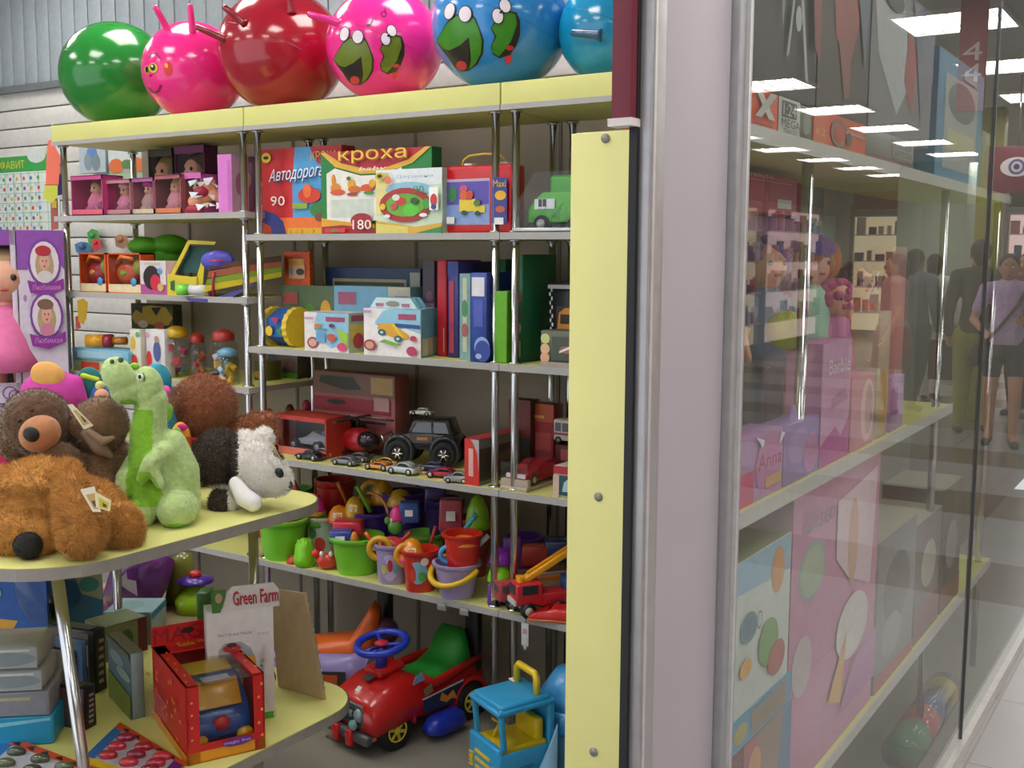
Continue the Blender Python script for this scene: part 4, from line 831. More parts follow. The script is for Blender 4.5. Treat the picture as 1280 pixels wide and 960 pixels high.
t = thing('toy_lorry', 'dusty red lorry with orange side strips left of the fire engine', 'toy lorry', k.p, .95)
mb = MB(); mb.box((-.07, 0, .06), (.06, .06, .06), PL('b8404a'), bev=.006); mb.box((.05, 0, .075), (.19, .012, .05), PL('c8b49a')); mb.box((.05, .03, .08), (.19, .004, .06), '7a5a4a'); mb.box((.05, -.03, .09), (.19, .004, .012), PL('e07a1e')); mb.box((.05, 0, .035), (.2, .06, .015), '8a3a34'); mb.build('body', t)
mb = MB(); mb.box((-.07, -.031, .07), (.04, .003, .02), '54545c'); mb.box((-.1005, 0, .07), (.003, .045, .02), '54545c'); mb.build('cab_window', t)
for x in (-.06, .05, .11):
    for y in (-.03, .03): mb = MB(); wheel(mb, (x, y, .017), .017, .014, '1a1a1a', '888888', 'Y'); mb.build('wheel', t)
lump(690, 716, 690, 34, YS+.22, 'c88a20', 'yellow toy digger arm behind the fire engine', 'stick')
lump(668, 706, 684, 30, YS+.2, '9c3028', 'red toy grab behind the lorry', 'box')
lump(702, 700, 676, 40, YS+.26, '1f2c5c', 'dark blue toy body at the back of the right bay', 'box')
k = K(684, 778, pt=(PY(688, 778, YS+.0).x+.0, YS+.015, ZD))
t = thing('toy_car', 'flat glossy red toy car at the front edge of the right bay', 'toy car', k.p, .35)
mb = MB(); mb.prism([(-.07, .008), (-.065, .022), (-.03, .03), (0, .045), (.04, .047), (.07, .032), (.09, .03), (.09, .008)], -.03, .03, PL('d01c20'), RX, bev=.005); mb.box((0, 0, .006), (.15, .062, .008), PL('c06a2a'), bev=.002); mb.build('body', t)
mb = MB(); mb.box((-.012, 0, .038), (.025, .045, .002), M('2a1c1c', .1), (0, -.5, 0)); mb.build('window', t)
# hang tag below the shelf edge
p = PY(655, 790, YS-.01)
mb = MB(); mb.box((0, 0, -.01), (.026, .002, .072), M('c8c8cc', .3), bev=.0006); mb.box((0, -.0013, .0), (.016, .0004, .016), 'b090a0'); mb.ell((0, 0, -.05), (.006, .004, .01), 'b4b4b8'); mb.tube([(0, 0, .026), (.002, -.006, .04), (.008, .0, .052), (.016, .01, .054)], .0012, 'e8e8e8', 6)
tag(mb.build('hang_tag'), 'small translucent hang tag dangling below the bucket shelf', 'tag', None, (p.x, YS-.004, p.z), 0)
for px in (552, 580):
    p = PY(px, 756, YS-.004); mb = MB(); mb.box((0, 0, -.012), (.034, .002, .026), M('8f9498', .3), bev=.0006); mb.box((0, -.0013, -.006), (.028, .0004, .008), 'a8acb0')
    tag(mb.build('ticket_holder'), 'grey price ticket holder %s under the bucket shelf edge' % ('below the lavender bucket' if px == 580 else 'left of its neighbour'), 'ticket holder', 'ticket holders', (p.x, YS-.0045, ZD-.013), 0)
# ================================================================ ride-on cars
t = thing('ride_on_car', 'red ride-on toy car with blue steering wheel and green seat', 'ride-on car', tuple(G(522, 915, 0)), 0)
cx, cy = -2.253, 2.85
t.location = (cx, cy, 0); t.rotation_euler = (0, 0, -PI/2-.2)     # nose to -Y (local +x)
RED = PL('c81c1e', .25)
def loft(mb, secs, mat, n=8):
    """secs: (x, halfwidth, z0, z1, round) closed body cross sections along x"""
    rows = []; vs = []
    for x, w, z0, z1, rd in secs:
        row = []
        for yy, zz in ((-1, 0), (-1, .45), (-.94, .8), (-.72, 1), (0, 1.03), (.72, 1), (.94, .8), (1, .45), (1, 0)):
            v = mb.bm.verts.new((x, yy*w*(1 if zz < .5 else 1-rd*.12), z0+(z1-z0)*zz)); row.append(v); vs.append(v)
        rows.append(row)
    for a, b in zip(rows, rows[1:]):
        for i in range(len(a)-1): mb.bm.faces.new((a[i], a[i+1], b[i+1], b[i]))
        mb.bm.faces.new((a[-1], a[0], b[0], b[-1]))
    mb.bm.faces.new(rows[0]); mb.bm.faces.new(rows[-1][::-1]); mb.fin(vs, mat, True)
mb = MB()
loft(mb, [(-.27, .05, .12, .2, 1), (-.255, .09, .08, .215, 1), (-.15, .105, .07, .195, 1), (-.03, .115, .075, .165, 1), (.04, .12, .08, .2, 1), (.10, .128, .09, .225, 1), (.17, .135, .085, .205, 1), (.245, .13, .075, .175, 1), (.265, .122, .08, .155, 1)], RED)
mb.box((.115, 0, .232), (.11, .09, .022), RED, (0, .12, 0), bev=.008)
for s in (-1, 1): mb.tube([(-.25, s*.085, .2), (-.12, s*.10, .185), (0, s*.112, .175), (.05, s*.105, .215)], [.01, .016, .016, .012], RED)
for x in (-.17, .165):
    for s in (-1, 1): mb.tube([(x+.077*math.cos(a_*PI/14), s*.118, .07+.077*math.sin(a_*PI/14)) for a_ in range(0, 15)], .010, RED)
mb.build('body', t)
mb = MB(); sp = []
loft(mb, [(-.22, .055, .18, .29, 1), (-.195, .085, .17, .298, 1), (-.17, .088, .17, .28, 1), (-.14, .085, .16, .22, 1), (-.08, .08, .15, .195, 1), (-.0, .07, .15, .185, 1), (.025, .045, .15, .185, 1)], PL('1a8c2c', .45)); mb.build('seat', t, 'green moulded seat')
sw = Vector((.125, 0, .318)); mb = MB(); mb.torus(sw, .082, .013, PL('1f3cc0'), (0, .16, 0), n=36, k=12); mb.build('steering_wheel', t, 'blue steering wheel')
mb = MB(); mb.cyl((.13, 0, .225), sw-Vector((0, 0, .01)), .022, PL('1c36b0'), .018)
for a in (0, 2.1, 4.2): mb.tube([sw-Vector((0, 0, .006)), sw+Vector((.078*math.cos(a), .078*math.sin(a), -.16*.078*math.cos(a)))], .006, PL('1f3cc0'))
mb.ell(sw, (.024, .024, .01), 'c02434'); mb.build('steering_column', t, 'blue column with a red horn button')
mb = MB(); mb.box((.262, 0, .125), (.014, .155, .075), M('6a6c70', .3, .4), bev=.005)
for k_ in range(4): mb.box((.272, 0, .105+.014*k_), (.006, .11, .005), '2e3034')
for s in (-1, 1): mb.ell((.268, s*.057, .128), (.014, .02, .024), M('9aa8b0', .1, .3)); mb.ell((.268, s*.022, .128), (.01, .013, .018), M('7f8c90', .1, .3))
mb.build('grille', t, 'grey grille with round lights')
mb = MB(); mb.box((.272, 0, .06), (.03, .24, .035), M('5a5c62', .35, .3), bev=.01)
for s in (-1, 1): mb.box((.288, s*.035, .055), (.02, .032, .055), RED, bev=.007); mb.ell((.285, s*.05, .1), (.012, .018, .018), M('7aa0a4', .1)); mb.box((.262, s*.1, .062), (.04, .036, .016), M('c88a5a', .3), bev=.004)
mb.build('bumper', t, 'grey bumper with two red guards')
for s in (-1, 1):
    mb = MB(); mb.prism([(.095, .2), (.045, .205), (.06, .235), (.085, .225)], -.001, .001, M('7fa4cc', .15), Matrix.Translation((0, s*.124, .0)) @ Matrix.Rotation(PI/2, 4, 'X')); mb.build('side_window', t, 'pale blue side window')
    mb = MB(); T2 = Matrix.Translation((0, s*.1245, 0)) @ Matrix.Rotation(PI/2, 4, 'X')
    mb.prism([(-.11, .088), (.05, .088), (.05, .135), (-.13, .150)], -.0012, .0012, M('263050', .35), T2); mb.prism([(-.125, .152), (.055, .136), (.055, .140), (-.13, .158)], -.0015, .0015, M('b8bcc4', .3), T2)
    mb.prism([(-.1, .1), (-.08, .135), (-.055, .12), (-.03, .14), (-.02, .115), (-.05, .1), (-.07, .108)], -.002, .002, M('e0902a', .4), T2); mb.build('side_decal', t, 'navy decal with orange lettering splash')
    mb = MB(); mb.box((.03, s*.126, .165), (.035, .002, .028), M('8c7a5a', .4), (0, .3, 0)); mb.build('badge', t, 'small gold badge')
mb = MB(); mb.box((.18, 0, .2155), (.03, .035, .003), M('4a4c50'), (0, .25, 0)); mb.box((.222, 0, .188), (.02, .02, .003), 'e0dcd8', (0, .6, 0)); mb.build('bonnet_scoop', t, 'dark bonnet vent')
for x in (-.17, .165):
    for s in (-1, 1):
        mb = MB(); c = Vector((x, s*.105, .068)); mb.ring([(.045, -.024), (.062, -.022), (.068, -.012), (.068, .012), (.062, .022), (.045, .024)], M('17171a', .6), 30, Matrix.Translation(c) @ RX); w_ = mb.build('wheel', t, 'black tyre')
        mb = MB(); c2 = c+Vector((0, s*.022, 0)); mb.torus(c2, .036, .004, PL('dcc83a'), (PI/2, 0, 0), n=24); mb.ell(c2, (.012, .008, .012), PL('dcc83a'))
        for q in range(6): a = q*PI/3+.3; mb.box(c2+Vector((.022*math.cos(a), 0, .022*math.sin(a))), (.03, .006, .012), PL('d8c434'), (0, -a, 0), bev=.002)
        mb.build('hubcap', w_, 'yellow spoked hubcap')
for s in (-1, 1):
  mb = MB(); loft(mb, [(-.1+0, .02, .03, .06, 1), (-.07, .035, .025, .085, 1), (.03, .038, .025, .075, 1), (.06, .02, .03, .06, 1)], PL('1f36b8')); [setattr(v.co, 'y', v.co.y+s*.15) for v in mb.bm.verts]
  mb.build('footrest', t, 'blue footrest')
# orange and lavender ride-on behind
t = thing('ride_on_car', 'lavender ride-on toy with an orange seat, half behind the cardboard', 'ride-on car', (-2.70, 2.87, 0), -2.62)
LAV = PL('9488c8', .3); mb = MB()
loft(mb, [(-.27, .06, .1, .17, 1), (-.24, .11, .07, .2, 1), (-.1, .13, .07, .185, 1), (.05, .13, .07, .18, 1), (.17, .125, .07, .19, 1), (.24, .09, .08, .17, 1)], LAV); mb.build('body', t)
mb = MB(); loft(mb, [(-.23, .05, .2, .33, 1), (-.205, .08, .18, .34, 1), (-.175, .08, .17, .29, 1), (-.13, .085, .16, .225, 1), (0, .08, .15, .21, 1), (.08, .06, .15, .2, 1)], PL('dc641c', .4)); mb.build('seat', t, 'orange seat with a raised back')
mb = MB(); mb.box((0, .131, .1), (.26, .002, .07), M('3a3434')); mb.box((0, .1325, .1), (.2, .001, .045), M('c85a24')); mb.box((0, -.131, .1), (.26, .002, .07), M('3a3434')); mb.build('side_decal', t)
mb = MB(); mb.ell((-.25, .0, .24), (.05, .06, .05), PL('5a3450')); mb.build('backrest_knob', t)
for x in (-.17, .15):
    for s in (-1, 1): mb = MB(); wheel(mb, (x, s*.1, .055), .055, .04, '1a1a1a', 'c8c040', 'Y'); mb.build('wheel', t)
# blue and yellow ride-on lorry
k = K(632, 960, 0)
CY_ = PL('2c9cd4', .28); YY = PL('e0c01c', .28)
q0 = G(640, 985, 0)
t = thing('ride_on_lorry', 'sky blue toy lorry with open cab windows and a yellow handle on its roof', 'toy lorry', (-1.665, 2.575, 0), -PI/2-.46)
mb = MB(); W = .085
mb.box((.0, 0, .345-.012), (.17, 2*W-.01, .02), CY_, (0, .04, 0), bev=.008); mb.box((-.0, 0, .322), (.19, 2*W+.004, .016), CY_, (0, .04, 0), bev=.006)
mb.box((.085, 0, .155), (.02, 2*W, .125), CY_, bev=.006); 
for s in (-1, 1):
    mb.box((.076, s*(W-.008), .27), (.016, .016, .12), CY_, (0, .1, 0), bev=.004); mb.box((-.085, s*(W-.008), .26), (.02, .016, .14), CY_, bev=.004)
    mb.box((0, s*(W-.004), .165), (.18, .012, .07), CY_, bev=.004); mb.box((0, s*(W-.004), .10), (.06, .012, .12), CY_, bev=.004)
mb.box((-.09, 0, .22), (.01, 2*W-.02, .21), CY_)
mb.build('cab', t)
mb = MB(); mb.box((0, 0, .19), (.16, 2*W-.03, .04), YY, bev=.008); mb.box((-.06, 0, .235), (.03, .12, .07), YY, bev=.01); mb.tube([(.05, -.02, .21), (.03, -.02, .245)], .005, YY); mb.torus((.03, -.02, .25), .022, .004, YY, (0, -.6, 0), n=20); mb.build('cab_interior', t, 'yellow seats and dashboard')
mb = MB(); mb.tube([(-.05, -.055, .335), (-.05, -.055, .39), (-.05, -.045, .402), (-.05, .045, .402), (-.05, .055, .39), (-.05, .055, .335)], .0105, YY, 12); mb.build('roof_handle', t, 'yellow roof handle')
mb = MB(); mb.box((-.05, -.065, .347), (.03, .03, .002), 'e4e0e0'); mb.build('price_label', t, 'white price label')
mb = MB()
for k_ in range(3): mb.box((.097, 0, .125+.024*k_), (.006, .085, .007), YY)
for s in (-1, 1):
    for k_ in range(4): mb.box((.097, s*.066, .12+.012*k_), (.006, .022, .006), YY)
mb.box((.09, 0, .075), (.04, 2*W+.01, .04), YY, bev=.008); mb.box((.097, 0, .05), (.045, 2*W-.02, .03), YY, bev=.008); mb.box((.105, 0, .078), (.02, .06, .02), YY, bev=.004); mb.build('bumper', t, 'yellow bumper and grille bars')
mb = MB()
for s in (-1, 1):
    mb.tube([(.075*math.cos(a_*PI/14), s*W*.98, .06+.075*math.sin(a_*PI/14)) for a_ in range(0, 15)], .008, YY)
mb.build('mudguard', t, 'yellow mudguards')
for x, s in ((0, -1), (0, 1)): mb = MB(); wheel(mb, (x, s*.07, .058), .058, .036, M('17171a', .6), 'c8c040', 'Y'); mb.build('wheel', t)
mb = MB(); mb.box((-.04, 0, .06), (.14, .1, .03), M('3a3c40'), bev=.004); mb.build('chassis', t)
mb = MB(); mb.prism([(-.075, .05), (-.075, .26), (-.05, .2), (-.02, .14), (.02, .09), (.05, .05)], -.004, .004, M('8cbcdc', .35), Matrix.Translation((-.02, W+.012, 0)) @ RX, bev=.002); mb.build('side_wing', t, 'pale blue curved side panel')
t2 = thing('toy_bucket', 'blue plastic tub toy with a dark slot, cut off by the yellow panel', 'plastic tub', (-1.56, 2.76, 0), -.3)
mb = MB(); BL = PL('3a90cc', .3); mb.ring([(.07, 0), (.085, .02), (.10, .2), (.105, .21)], PL('6aaadc', .35), 30); mb.build('tub', t2)
mb = MB(); mb.ring([(.108, .205), (.112, .22), (.112, .26), (.105, .275)], BL, 30); mb.ring([(.105, .27), (.10, .31), (.06, .37), (.01, .385)], BL, 30); mb.box((-.06, -.085, .3), (.03, .01, .012), '1c2a38'); mb.build('lid', t2)
# dark uprights under the bucket shelf
for i, px in enumerate((482, 592)):
    p = PY(px, 800, YS+.27); mb = MB(); mb.box((0, 0, .22), (.055, .03, .44), M('1b1a19', .5), bev=.003); mb.box((0, 0, .005), (.08, .06, .01), M('1b1a19', .5))
    tag(mb.build('support_post'), 'black support post under the bucket shelf %s' % ('left of the green seat' if i == 0 else 'right of the green seat'), 'post', 'black support posts', (p.x, p.y, 0), 0)
# ================================================================ display stand with rounded yellow shelves
TZ, LZ = 1.0, .5
def rrect(x0, x1, y0, y1, r0, r1, n=8):
    o = []
    for cx, cy, a0, r in ((x1-r0, y0+r0, -90, r0), (x1-r1, y1-r1, 0, r1), (x0+.03, y1-.03, 90, .03), (x0+.03, y0+.03, 180, .03)):
        for k in range(n+1): a = math.radians(a0+90*k/n); o.append((cx+r*math.cos(a), cy+r*math.sin(a)))
    return o
t = thing('display_stand', 'display stand with two rounded yellow shelves, soft toys on top and boxed toys below', 'display stand', (-2.3, 1.6, 0))
def rshelf(z, pts):
    mb = MB(); T0 = Matrix.Translation((2.3, -1.6, 0)); mb.prism(pts, z-.024, z, YEL, T0); o = mb.build('shelf', t)
    mb = MB(); cx = sum(p[0] for p in pts)/len(pts); cy = sum(p[1] for p in pts)/len(pts); n = len(pts); q = [(x+(.0025 if x > cx else -.0025), y+(.0025 if y > cy else -.0025)) for x, y in pts]
    q = q[2:]+q[:2]; vs = [(x, y, z-.025) for x, y in q]+[(x, y, z-.0005) for x, y in q]; mb.mesh(vs, [(i, (i+1) % n, n+(i+1) % n, n+i) for i in range(n)], M('96918c', .5), T=T0); mb.build('edge_strip', o, 'grey edge strip')
rshelf(TZ, rrect(-3.0, -1.815, 1.17, 2.015, .2, .13)); rshelf(LZ, rrect(-3.0, -1.74, 1.36, 2.04, .22, .14))
for (a, b) in (((-2.01, 1.912, 0), (-2.01, 1.912, TZ-.024)), ((-1.905, 1.385, 0), (-1.945, 1.315, TZ-.024)), ((-2.6, 1.95, 0), (-2.6, 1.95, TZ-.024)), ((-2.6, 1.3, 0), (-2.6, 1.3, TZ-.024))):
    mb = MB(); mb.T = Matrix.Translation((2.3, -1.6, 0)); mb.cyl(a, b, .0125, CHROME); mb.build('post', t)
# ================================================================ soft toys
def ptag(k, t, pts, d, c1, c2, lab='cardboard swing tag'):
    mb = MB(); vs = [k.v(x, y, d) for x, y in pts]; n = (vs[1]-vs[0]).cross(vs[2]-vs[0]).normalized()
    if n.y > 0: n = -n
    m_ = len(vs); mb.mesh(vs+[v-n*.001 for v in vs], [tuple(range(m_)), tuple(range(m_, 2*m_))]+[(i, (i+1) % m_, m_+(i+1) % m_, m_+i) for i in range(m_)], c1)
    c = sum(vs, Vector())/m_; mb.mesh([c+(v-c)*.62+n*.0008+(vs[0]-c)*-.12 for v in vs], [tuple(range(m_))], c2); mb.mesh([c+(v-c)*.25+n*.0014+(vs[2]-c)*.3 for v in vs], [tuple(range(m_))], '5a4a30')
    mb.build('swing_tag', t, lab)
# --- pale green dinosaur
k = K(205, 658, TZ+.0); k.p = G(205, 652, TZ); 
t = thing('plush_dinosaur', 'pale green plush dinosaur sitting upright with its snout raised', 'soft toy', k.p, k.rz)
P1 = [k.e(148, 470, 19, 25, -14, 20, -.45), k.e(158, 488, 20, 18, -8, 20), k.e(184, 487, 20, 30, 4, 22), k.c((190, 500, 5, 20), (186, 540, 4, 23), (192, 580, 6, 33)),
      k.e(200, 610, 42, 42, 12, 40), k.e(175, 642, 20, 20, -18, 26), k.e(222, 636, 25, 25, -14, 32), k.c((214, 556, 10, 20), (226, 590, 12, 24), (232, 630, 14, 20)),
      k.c((166, 575, 2, 9), (158, 597, -14, 13), (154, 612, -18, 12)), k.c((205, 565, -14, 13), (188, 580, -30, 11), (176, 600, -34, 6)), k.c((188, 580, -30, 9), (200, 606, -34, 6))]
def dfn(co):
    x, y = k.px_(co); w = co.y < .02
    if 512 < y < 600 and x < 191-.02*(y-512) and x > 160+.0*y and w and co.y > -.05: return 1
    if 590 < y < 634 and 158 < x < 190+(y-594)*.6 and w and (x-224)**2+(y-638)**2 > 27**2: return 1
    if ((x-161)/13)**2+((y-507)/8)**2 < 1: return 1
    if y > 655: return 1
    return 0
PGr = M('b3cd88', .9, 0, 0, .10, 90, .5, .4); LGr = M('83bd2a', .85, 0, 0, .08, 90, .5, .3)
soft('body', P1, .0034, [PGr, LGr], dfn, t, sm=4, fur=9000, flen=.0035, fw=.0006, grav=.1)
soft('spike', [k.e(209, 516, 7, 13, 16, 8, .2)], .003, [LGr], None, t); soft('spike', [k.e(217, 546, 8, 14, 24, 9, .5)], .003, [LGr], None, t); soft('spike', [k.e(168, 458, 7, 5, 2, 6)], .003, [LGr], None, t)
mb = MB(); mb.ell(k.v(151, 450, -28), (.006, .004, .006), '3c5a2a'); mb.ell(k.v(140, 452, -28), (.005, .004, .005), '3c5a2a'); mb.build('nostril', t)
mb = MB(); mb.ell(k.v(175, 472, -18), (.0075, .005, .0085), M('e8ece4', .3)); mb.ell(k.v(174.5, 471, -21), (.0035, .003, .005), M('14201a', .1)); mb.tube([k.v(179, 466, -17), k.v(181, 471, -17), k.v(180, 477, -16)], .0012, '4a5a3a'); mb.build('eye', t)
# --- tan long-eared dog, front left
k2 = K(85, 700, TZ); k2.p = G(85, 694, TZ); FT = dict(flen=.012, fw=.0009, grav=.25, curl=.8)
TAN = M('c8924a', .95, 0, 0, .16, 50, .6, .1)
t = thing('plush_dog', 'tan shaggy plush dog with long ears, lying at the front of the stand', 'soft toy', k2.p, k2.rz)
soft('body', [k2.e(50, 624, 60, 54, 62, 58), k2.e(22, 664, 36, 32, 14, 34), k2.e(48, 670, 24, 26, 8, 26), k2.e(30, 606, 34, 12, 16, 14), k2.e(148, 655, 28, 30, 62, 34), k2.e(100, 640, 60, 46, 100, 60)], .005, [TAN], None, t, fur=26000, **FT)
soft('ear', [k2.c((84, 588, 40, 15), (92, 618, 6, 22), (98, 650, -14, 27), (102, 666, -18, 29))], .0045, [TAN], None, t, fur=14000, **FT)
soft('ear', [k2.c((2, 600, 50, 18), (-18, 640, 40, 26))], .0045, [TAN], None, t, fur=5000, **FT)
soft('paw', [k2.e(155, 662, 24, 27, 44, 24)], .0045, [TAN], None, t, fur=6000, **FT)
soft('nose', [k2.e(35, 682, 18, 17, -22, 14)], .003, [M('161414', .7)], None, t, fur=2500, flen=.003, fw=.0006)
ptag(k2, t, [(100, 612), (118, 608), (126, 640), (116, 640)], -52, M('e4dcc8', .4), M('c8a060', .4)); ptag(k2, t, [(118, 614), (139, 626), (137, 639), (120, 634)], -56, M('e6dcb0', .4), M('d8c030', .4))
# --- brown bear with a big muzzle
k3 = K(60, 640, pt=k2.p+Vector((-math.sin(YAW), math.cos(YAW), 0))*.24); k3.px, k3.py = proj(k3.p)
t = thing('plush_bear', 'dark brown plush bear with a pale orange muzzle, resting its arm behind the tan dog', 'soft toy', k3.p, k3.rz)
BRN = M('5e4028', .95, 0, 0, .14, 60, .6, .4); B2 = M('7a5c42', .95, 0, 0, .1, 60, .4, .3)
def bfn(co): return 0
soft('body', [k3.e(46, 528, 44, 42, 10, 42), k3.e(18, 548, 20, 30, 14, 22), k3.e(78, 600, 60, 56, 40, 60)], .005, [BRN], None, t, fur=16000, flen=.006, fw=.0008)
soft('arm', [k3.c((98, 580, 10, 15), (78, 570, -10, 17), (62, 562, -18, 15))], .005, [B2], None, t, fur=5000, flen=.004, fw=.0007)
soft('muzzle', [k3.e(50, 542, 25, 22, -28, 24, -.5)], .004, [M('b47850', .9, 0, 0, .08, 60, .3, .3)], None, t, fur=2500, flen=.002, fw=.0005)
mb = MB(); mb.ell(k3.v(39, 543, -50), (.018, .008, .0165), M('100f10', .45), (0, .5, 0)); mb.build('nose', t, 'black nose')
for x, y in ((24, 526), (40, 513)): mb = MB(); mb.ell(k3.v(x, y, -33), .0045, M('0c0c10', .1)); mb.build('eye', t)
ptag(k3, t, [(84, 506), (90, 505), (117, 532), (105, 537)], -34, M('e2d8b8', .4), M('b8a870', .4))
# --- brown animal with a hood, centre
k4 = K(120, 630, pt=k3.p+Vector((math.cos(YAW), math.sin(YAW), 0))*.13+Vector((-math.sin(YAW), math.cos(YAW), 0))*.05)
t = thing('plush_dog', 'greyish brown plush animal with drooping leathery ears, between the bear and the dinosaur', 'soft toy', k4.p, k4.rz)
B3 = M('76583c', .95, 0, 0, .14, 60, .6, .4)
soft('body', [k4.e(125, 530, 34, 34, 0, 34), k4.e(92, 530, 14, 17, -10, 16), k4.e(130, 600, 44, 60, 20, 46)], .005, [B3, M('a8743c', .95, 0, 0, .14, 50, .5, .4)], lambda co: 1 if co.z < .09 else 0, t, fur=15000, flen=.006, fw=.0008)
soft('ear', [k4.c((108, 542, -30, 7), (124, 560, -34, 9), (138, 570, -32, 4))], .004, [M('7d6450', .8)], None, t); soft('ear', [k4.c((112, 540, -34, 5), (128, 552, -38, 6), (142, 547, -36, 3))], .004, [M('8a725c', .8)], None, t)
# --- curly red-brown bear
k5 = K(262, 620, pt=G(262, 610, TZ)+Vector((-math.sin(YAW), math.cos(YAW), 0))*.05)
CUR = M('a05c34', .95, 0, 0, .25, 90, .7, .5); FC = dict(flen=.013, fw=.0008, grav=.1, curl=1.0)
t = thing('plush_bear', 'curly reddish brown plush bear seen from behind with a red ribbon', 'soft toy', k5.p, k5.rz)
soft('body', [k5.e(256, 506, 38, 36, 0, 36), k5.e(236, 492, 14, 14, 6), k5.e(268, 492, 20, 18, 6), k5.e(262, 575, 36, 40, 8, 36), k5.c((290, 548, 10, 20), (320, 532, 14, 16), (336, 528, 14, 12)), k5.e(338, 540, 11, 13, 12)], .005, [CUR], None, t, fur=30000, **FC)
mb = MB(); mb.torus(k5.v(262, 541, 4), 34*k5.s, .006, M('a81e28', .5), (.1, 0, 0), n=30, sc=(1, 1, 1)); mb.build('ribbon', t, 'red ribbon')
mb = MB(); mb.ell(k5.v(274, 474, 12), (.018, .012, .008), M('c4a478', .8)); mb.ell(k5.v(268, 467, 12), (.014, .01, .006), '181a14'); mb.build('muzzle', t, 'pale muzzle with black nose')
# --- brown and white dog
k6 = K(300, 640, TZ); k6.p = G(296, 634, TZ)
DB = M('3a291c', .95, 0, 0, .2, 80, .7, .4); WH = M('f2eeea', .95, 0, 0, .04, 80, .5, .4)
t = thing('plush_dog', 'dark brown and white plush dog lying with its head over the shelf corner', 'soft toy', k6.p, k6.rz)
def wfn(co):
    x, y = k6.px_(co)
    if x < 298+.0*(y): 
        return 0 if not (y > 604) else (0 if x < 284 and y > 612 else 1)
    if x > 322 and y < 575+.0*x and x+y*.55 > 650-.0: return 0 if y < 545+(x-322)*1.2 else 1
    return 1
soft('body', [k6.e(274, 572, 32, 36, 18, 40), k6.c((305, 556, 6, 18), (318, 580, 0, 30)), k6.e(328, 590, 30, 30, -2, 30), k6.e(345, 600, 20, 20, -6, 20), k6.e(330, 550, 12, 16, 16), k6.e(282, 628, 20, 20, -2, 24)], .0045, [DB, WH], wfn, t, fur=30000, flen=.009, fw=.0009, grav=.15, curl=.8)
soft('paw', [k6.c((295, 604, -26, 9), (306, 622, -34, 12), (316, 628, -36, 12))], .0035, [M('eeecf0', .8)], None, t, sm=4)
mb = MB(); mb.ell(k6.v(349, 591, -22), (.010, .007, .013), M('0c2420', .35), (0, -.5, 0)); mb.ell(k6.v(363, 606, -10), (.006, .008, .01), M('141414', .5)); mb.build('eye', t, 'dark eye patch')
ptag(k6, t, [(337, 553), (340, 553), (356, 582), (350, 580)], -8, M('d8c8a0', .4), M('b09858', .4))
# --- small things at the back of the plush heap
def simple(name, label, px, py, d, build, z=TZ):
    k_ = K(px, py, pt=G(px, 640, z)+Vector((-math.sin(YAW), math.cos(YAW), 0))*d); t_ = thing(name, label, 'soft toy', (k_.p.x, k_.p.y, z), k_.rz); k_.p = Vector((k_.p.x, k_.p.y, z)); build(k_, t_); return t_
def b1(k_, t_):
    soft('body', [k_.e(66, 492, 40, 30, 0, 26), k_.c((92, 480, 0, 12), (102, 500, 0, 8)), k_.e(66, 560, 34, 60, 0, 26)], .006, [M('c23a9c', .8)], None, t_)
    soft('hood_lining', [k_.e(60, 470, 22, 18, -12, 12, .4)], .005, [M('d8a05a', .8)], None, t_)
simple('plush_doll', 'magenta hooded soft toy behind the brown bear', 70, 560, .28, b1)
def b2(k_, t_):
    soft('body', [k_.e(128, 500, 16, 20, 0, 14), k_.e(130, 560, 24, 50, 0, 20)], .005, [M('2f5aa0', .8)], None, t_); soft('hair', [k_.e(112, 484, 18, 26, 8, 12)], .005, [M('1a6a6a', .8)], None, t_)
    soft('face', [k_.e(127, 495, 9, 9, -12, 8)], .003, [M('d89a78', .7)], None, t_); soft('hat_pompom', [k_.e(125, 482, 6, 6, -6, 6)], .003, [M('d8d090', .8)], None, t_); soft('hat', [k_.c((104, 470, 0, 4), (122, 474, 0, 3))], .003, [M('b8d02a', .8)], None, t_)
simple('plush_doll', 'small teal and blue rag doll peeking over the brown plush animal', 128, 560, .30, b2)
def b3(k_, t_):
    soft('head', [k_.e(196, 478, 18, 24, 0, 18)], .004, [M('1f86a0', .8)], None, t_); soft('body', [k_.e(204, 560, 22, 62, 6, 20)], .005, [M('2a7a8a', .8)], None, t_); soft('bow', [k_.e(206, 490, 8, 9, -10, 6), k_.e(206, 508, 6, 14, -8, 6)], .003, [M('d85aa8', .8)], None, t_)
simple('plush_doll', 'turquoise soft toy head with pink bow behind the dinosaur', 200, 560, .22, b3)
def b4(k_, t_):
    soft('body', [k_.e(226, 553, 13, 26, 0, 14)], .003, [M('e8901c', .8), M('d8541c', .8)], lambda co: 1 if k_.px_(co)[1] > 546 else 0, t_); soft('bow', [k_.e(228, 534, 7, 5, -10, 4)], .003, [M('d02a80', .8)], None, t_); soft('foot', [k_.e(228, 600, 12, 40, 2, 12)], .004, [M('c8842a', .8)], None, t_)
simple('plush_fish', 'small orange and yellow soft toy between the dinosaur and the curly bear', 226, 590, .06, b4)
def b5(k_, t_): soft('body', [k_.e(2, 590, 22, 60, 0, 20)], .005, [M('b41a5c', .8)], None, t_); soft('collar', [k_.e(18, 566, 12, 16, -6, 10)], .004, [M('c8c0b0', .8)], None, t_)
simple('plush_doll', 'dark pink soft toy at the left edge under the brown bear', 4, 600, .24, b5)
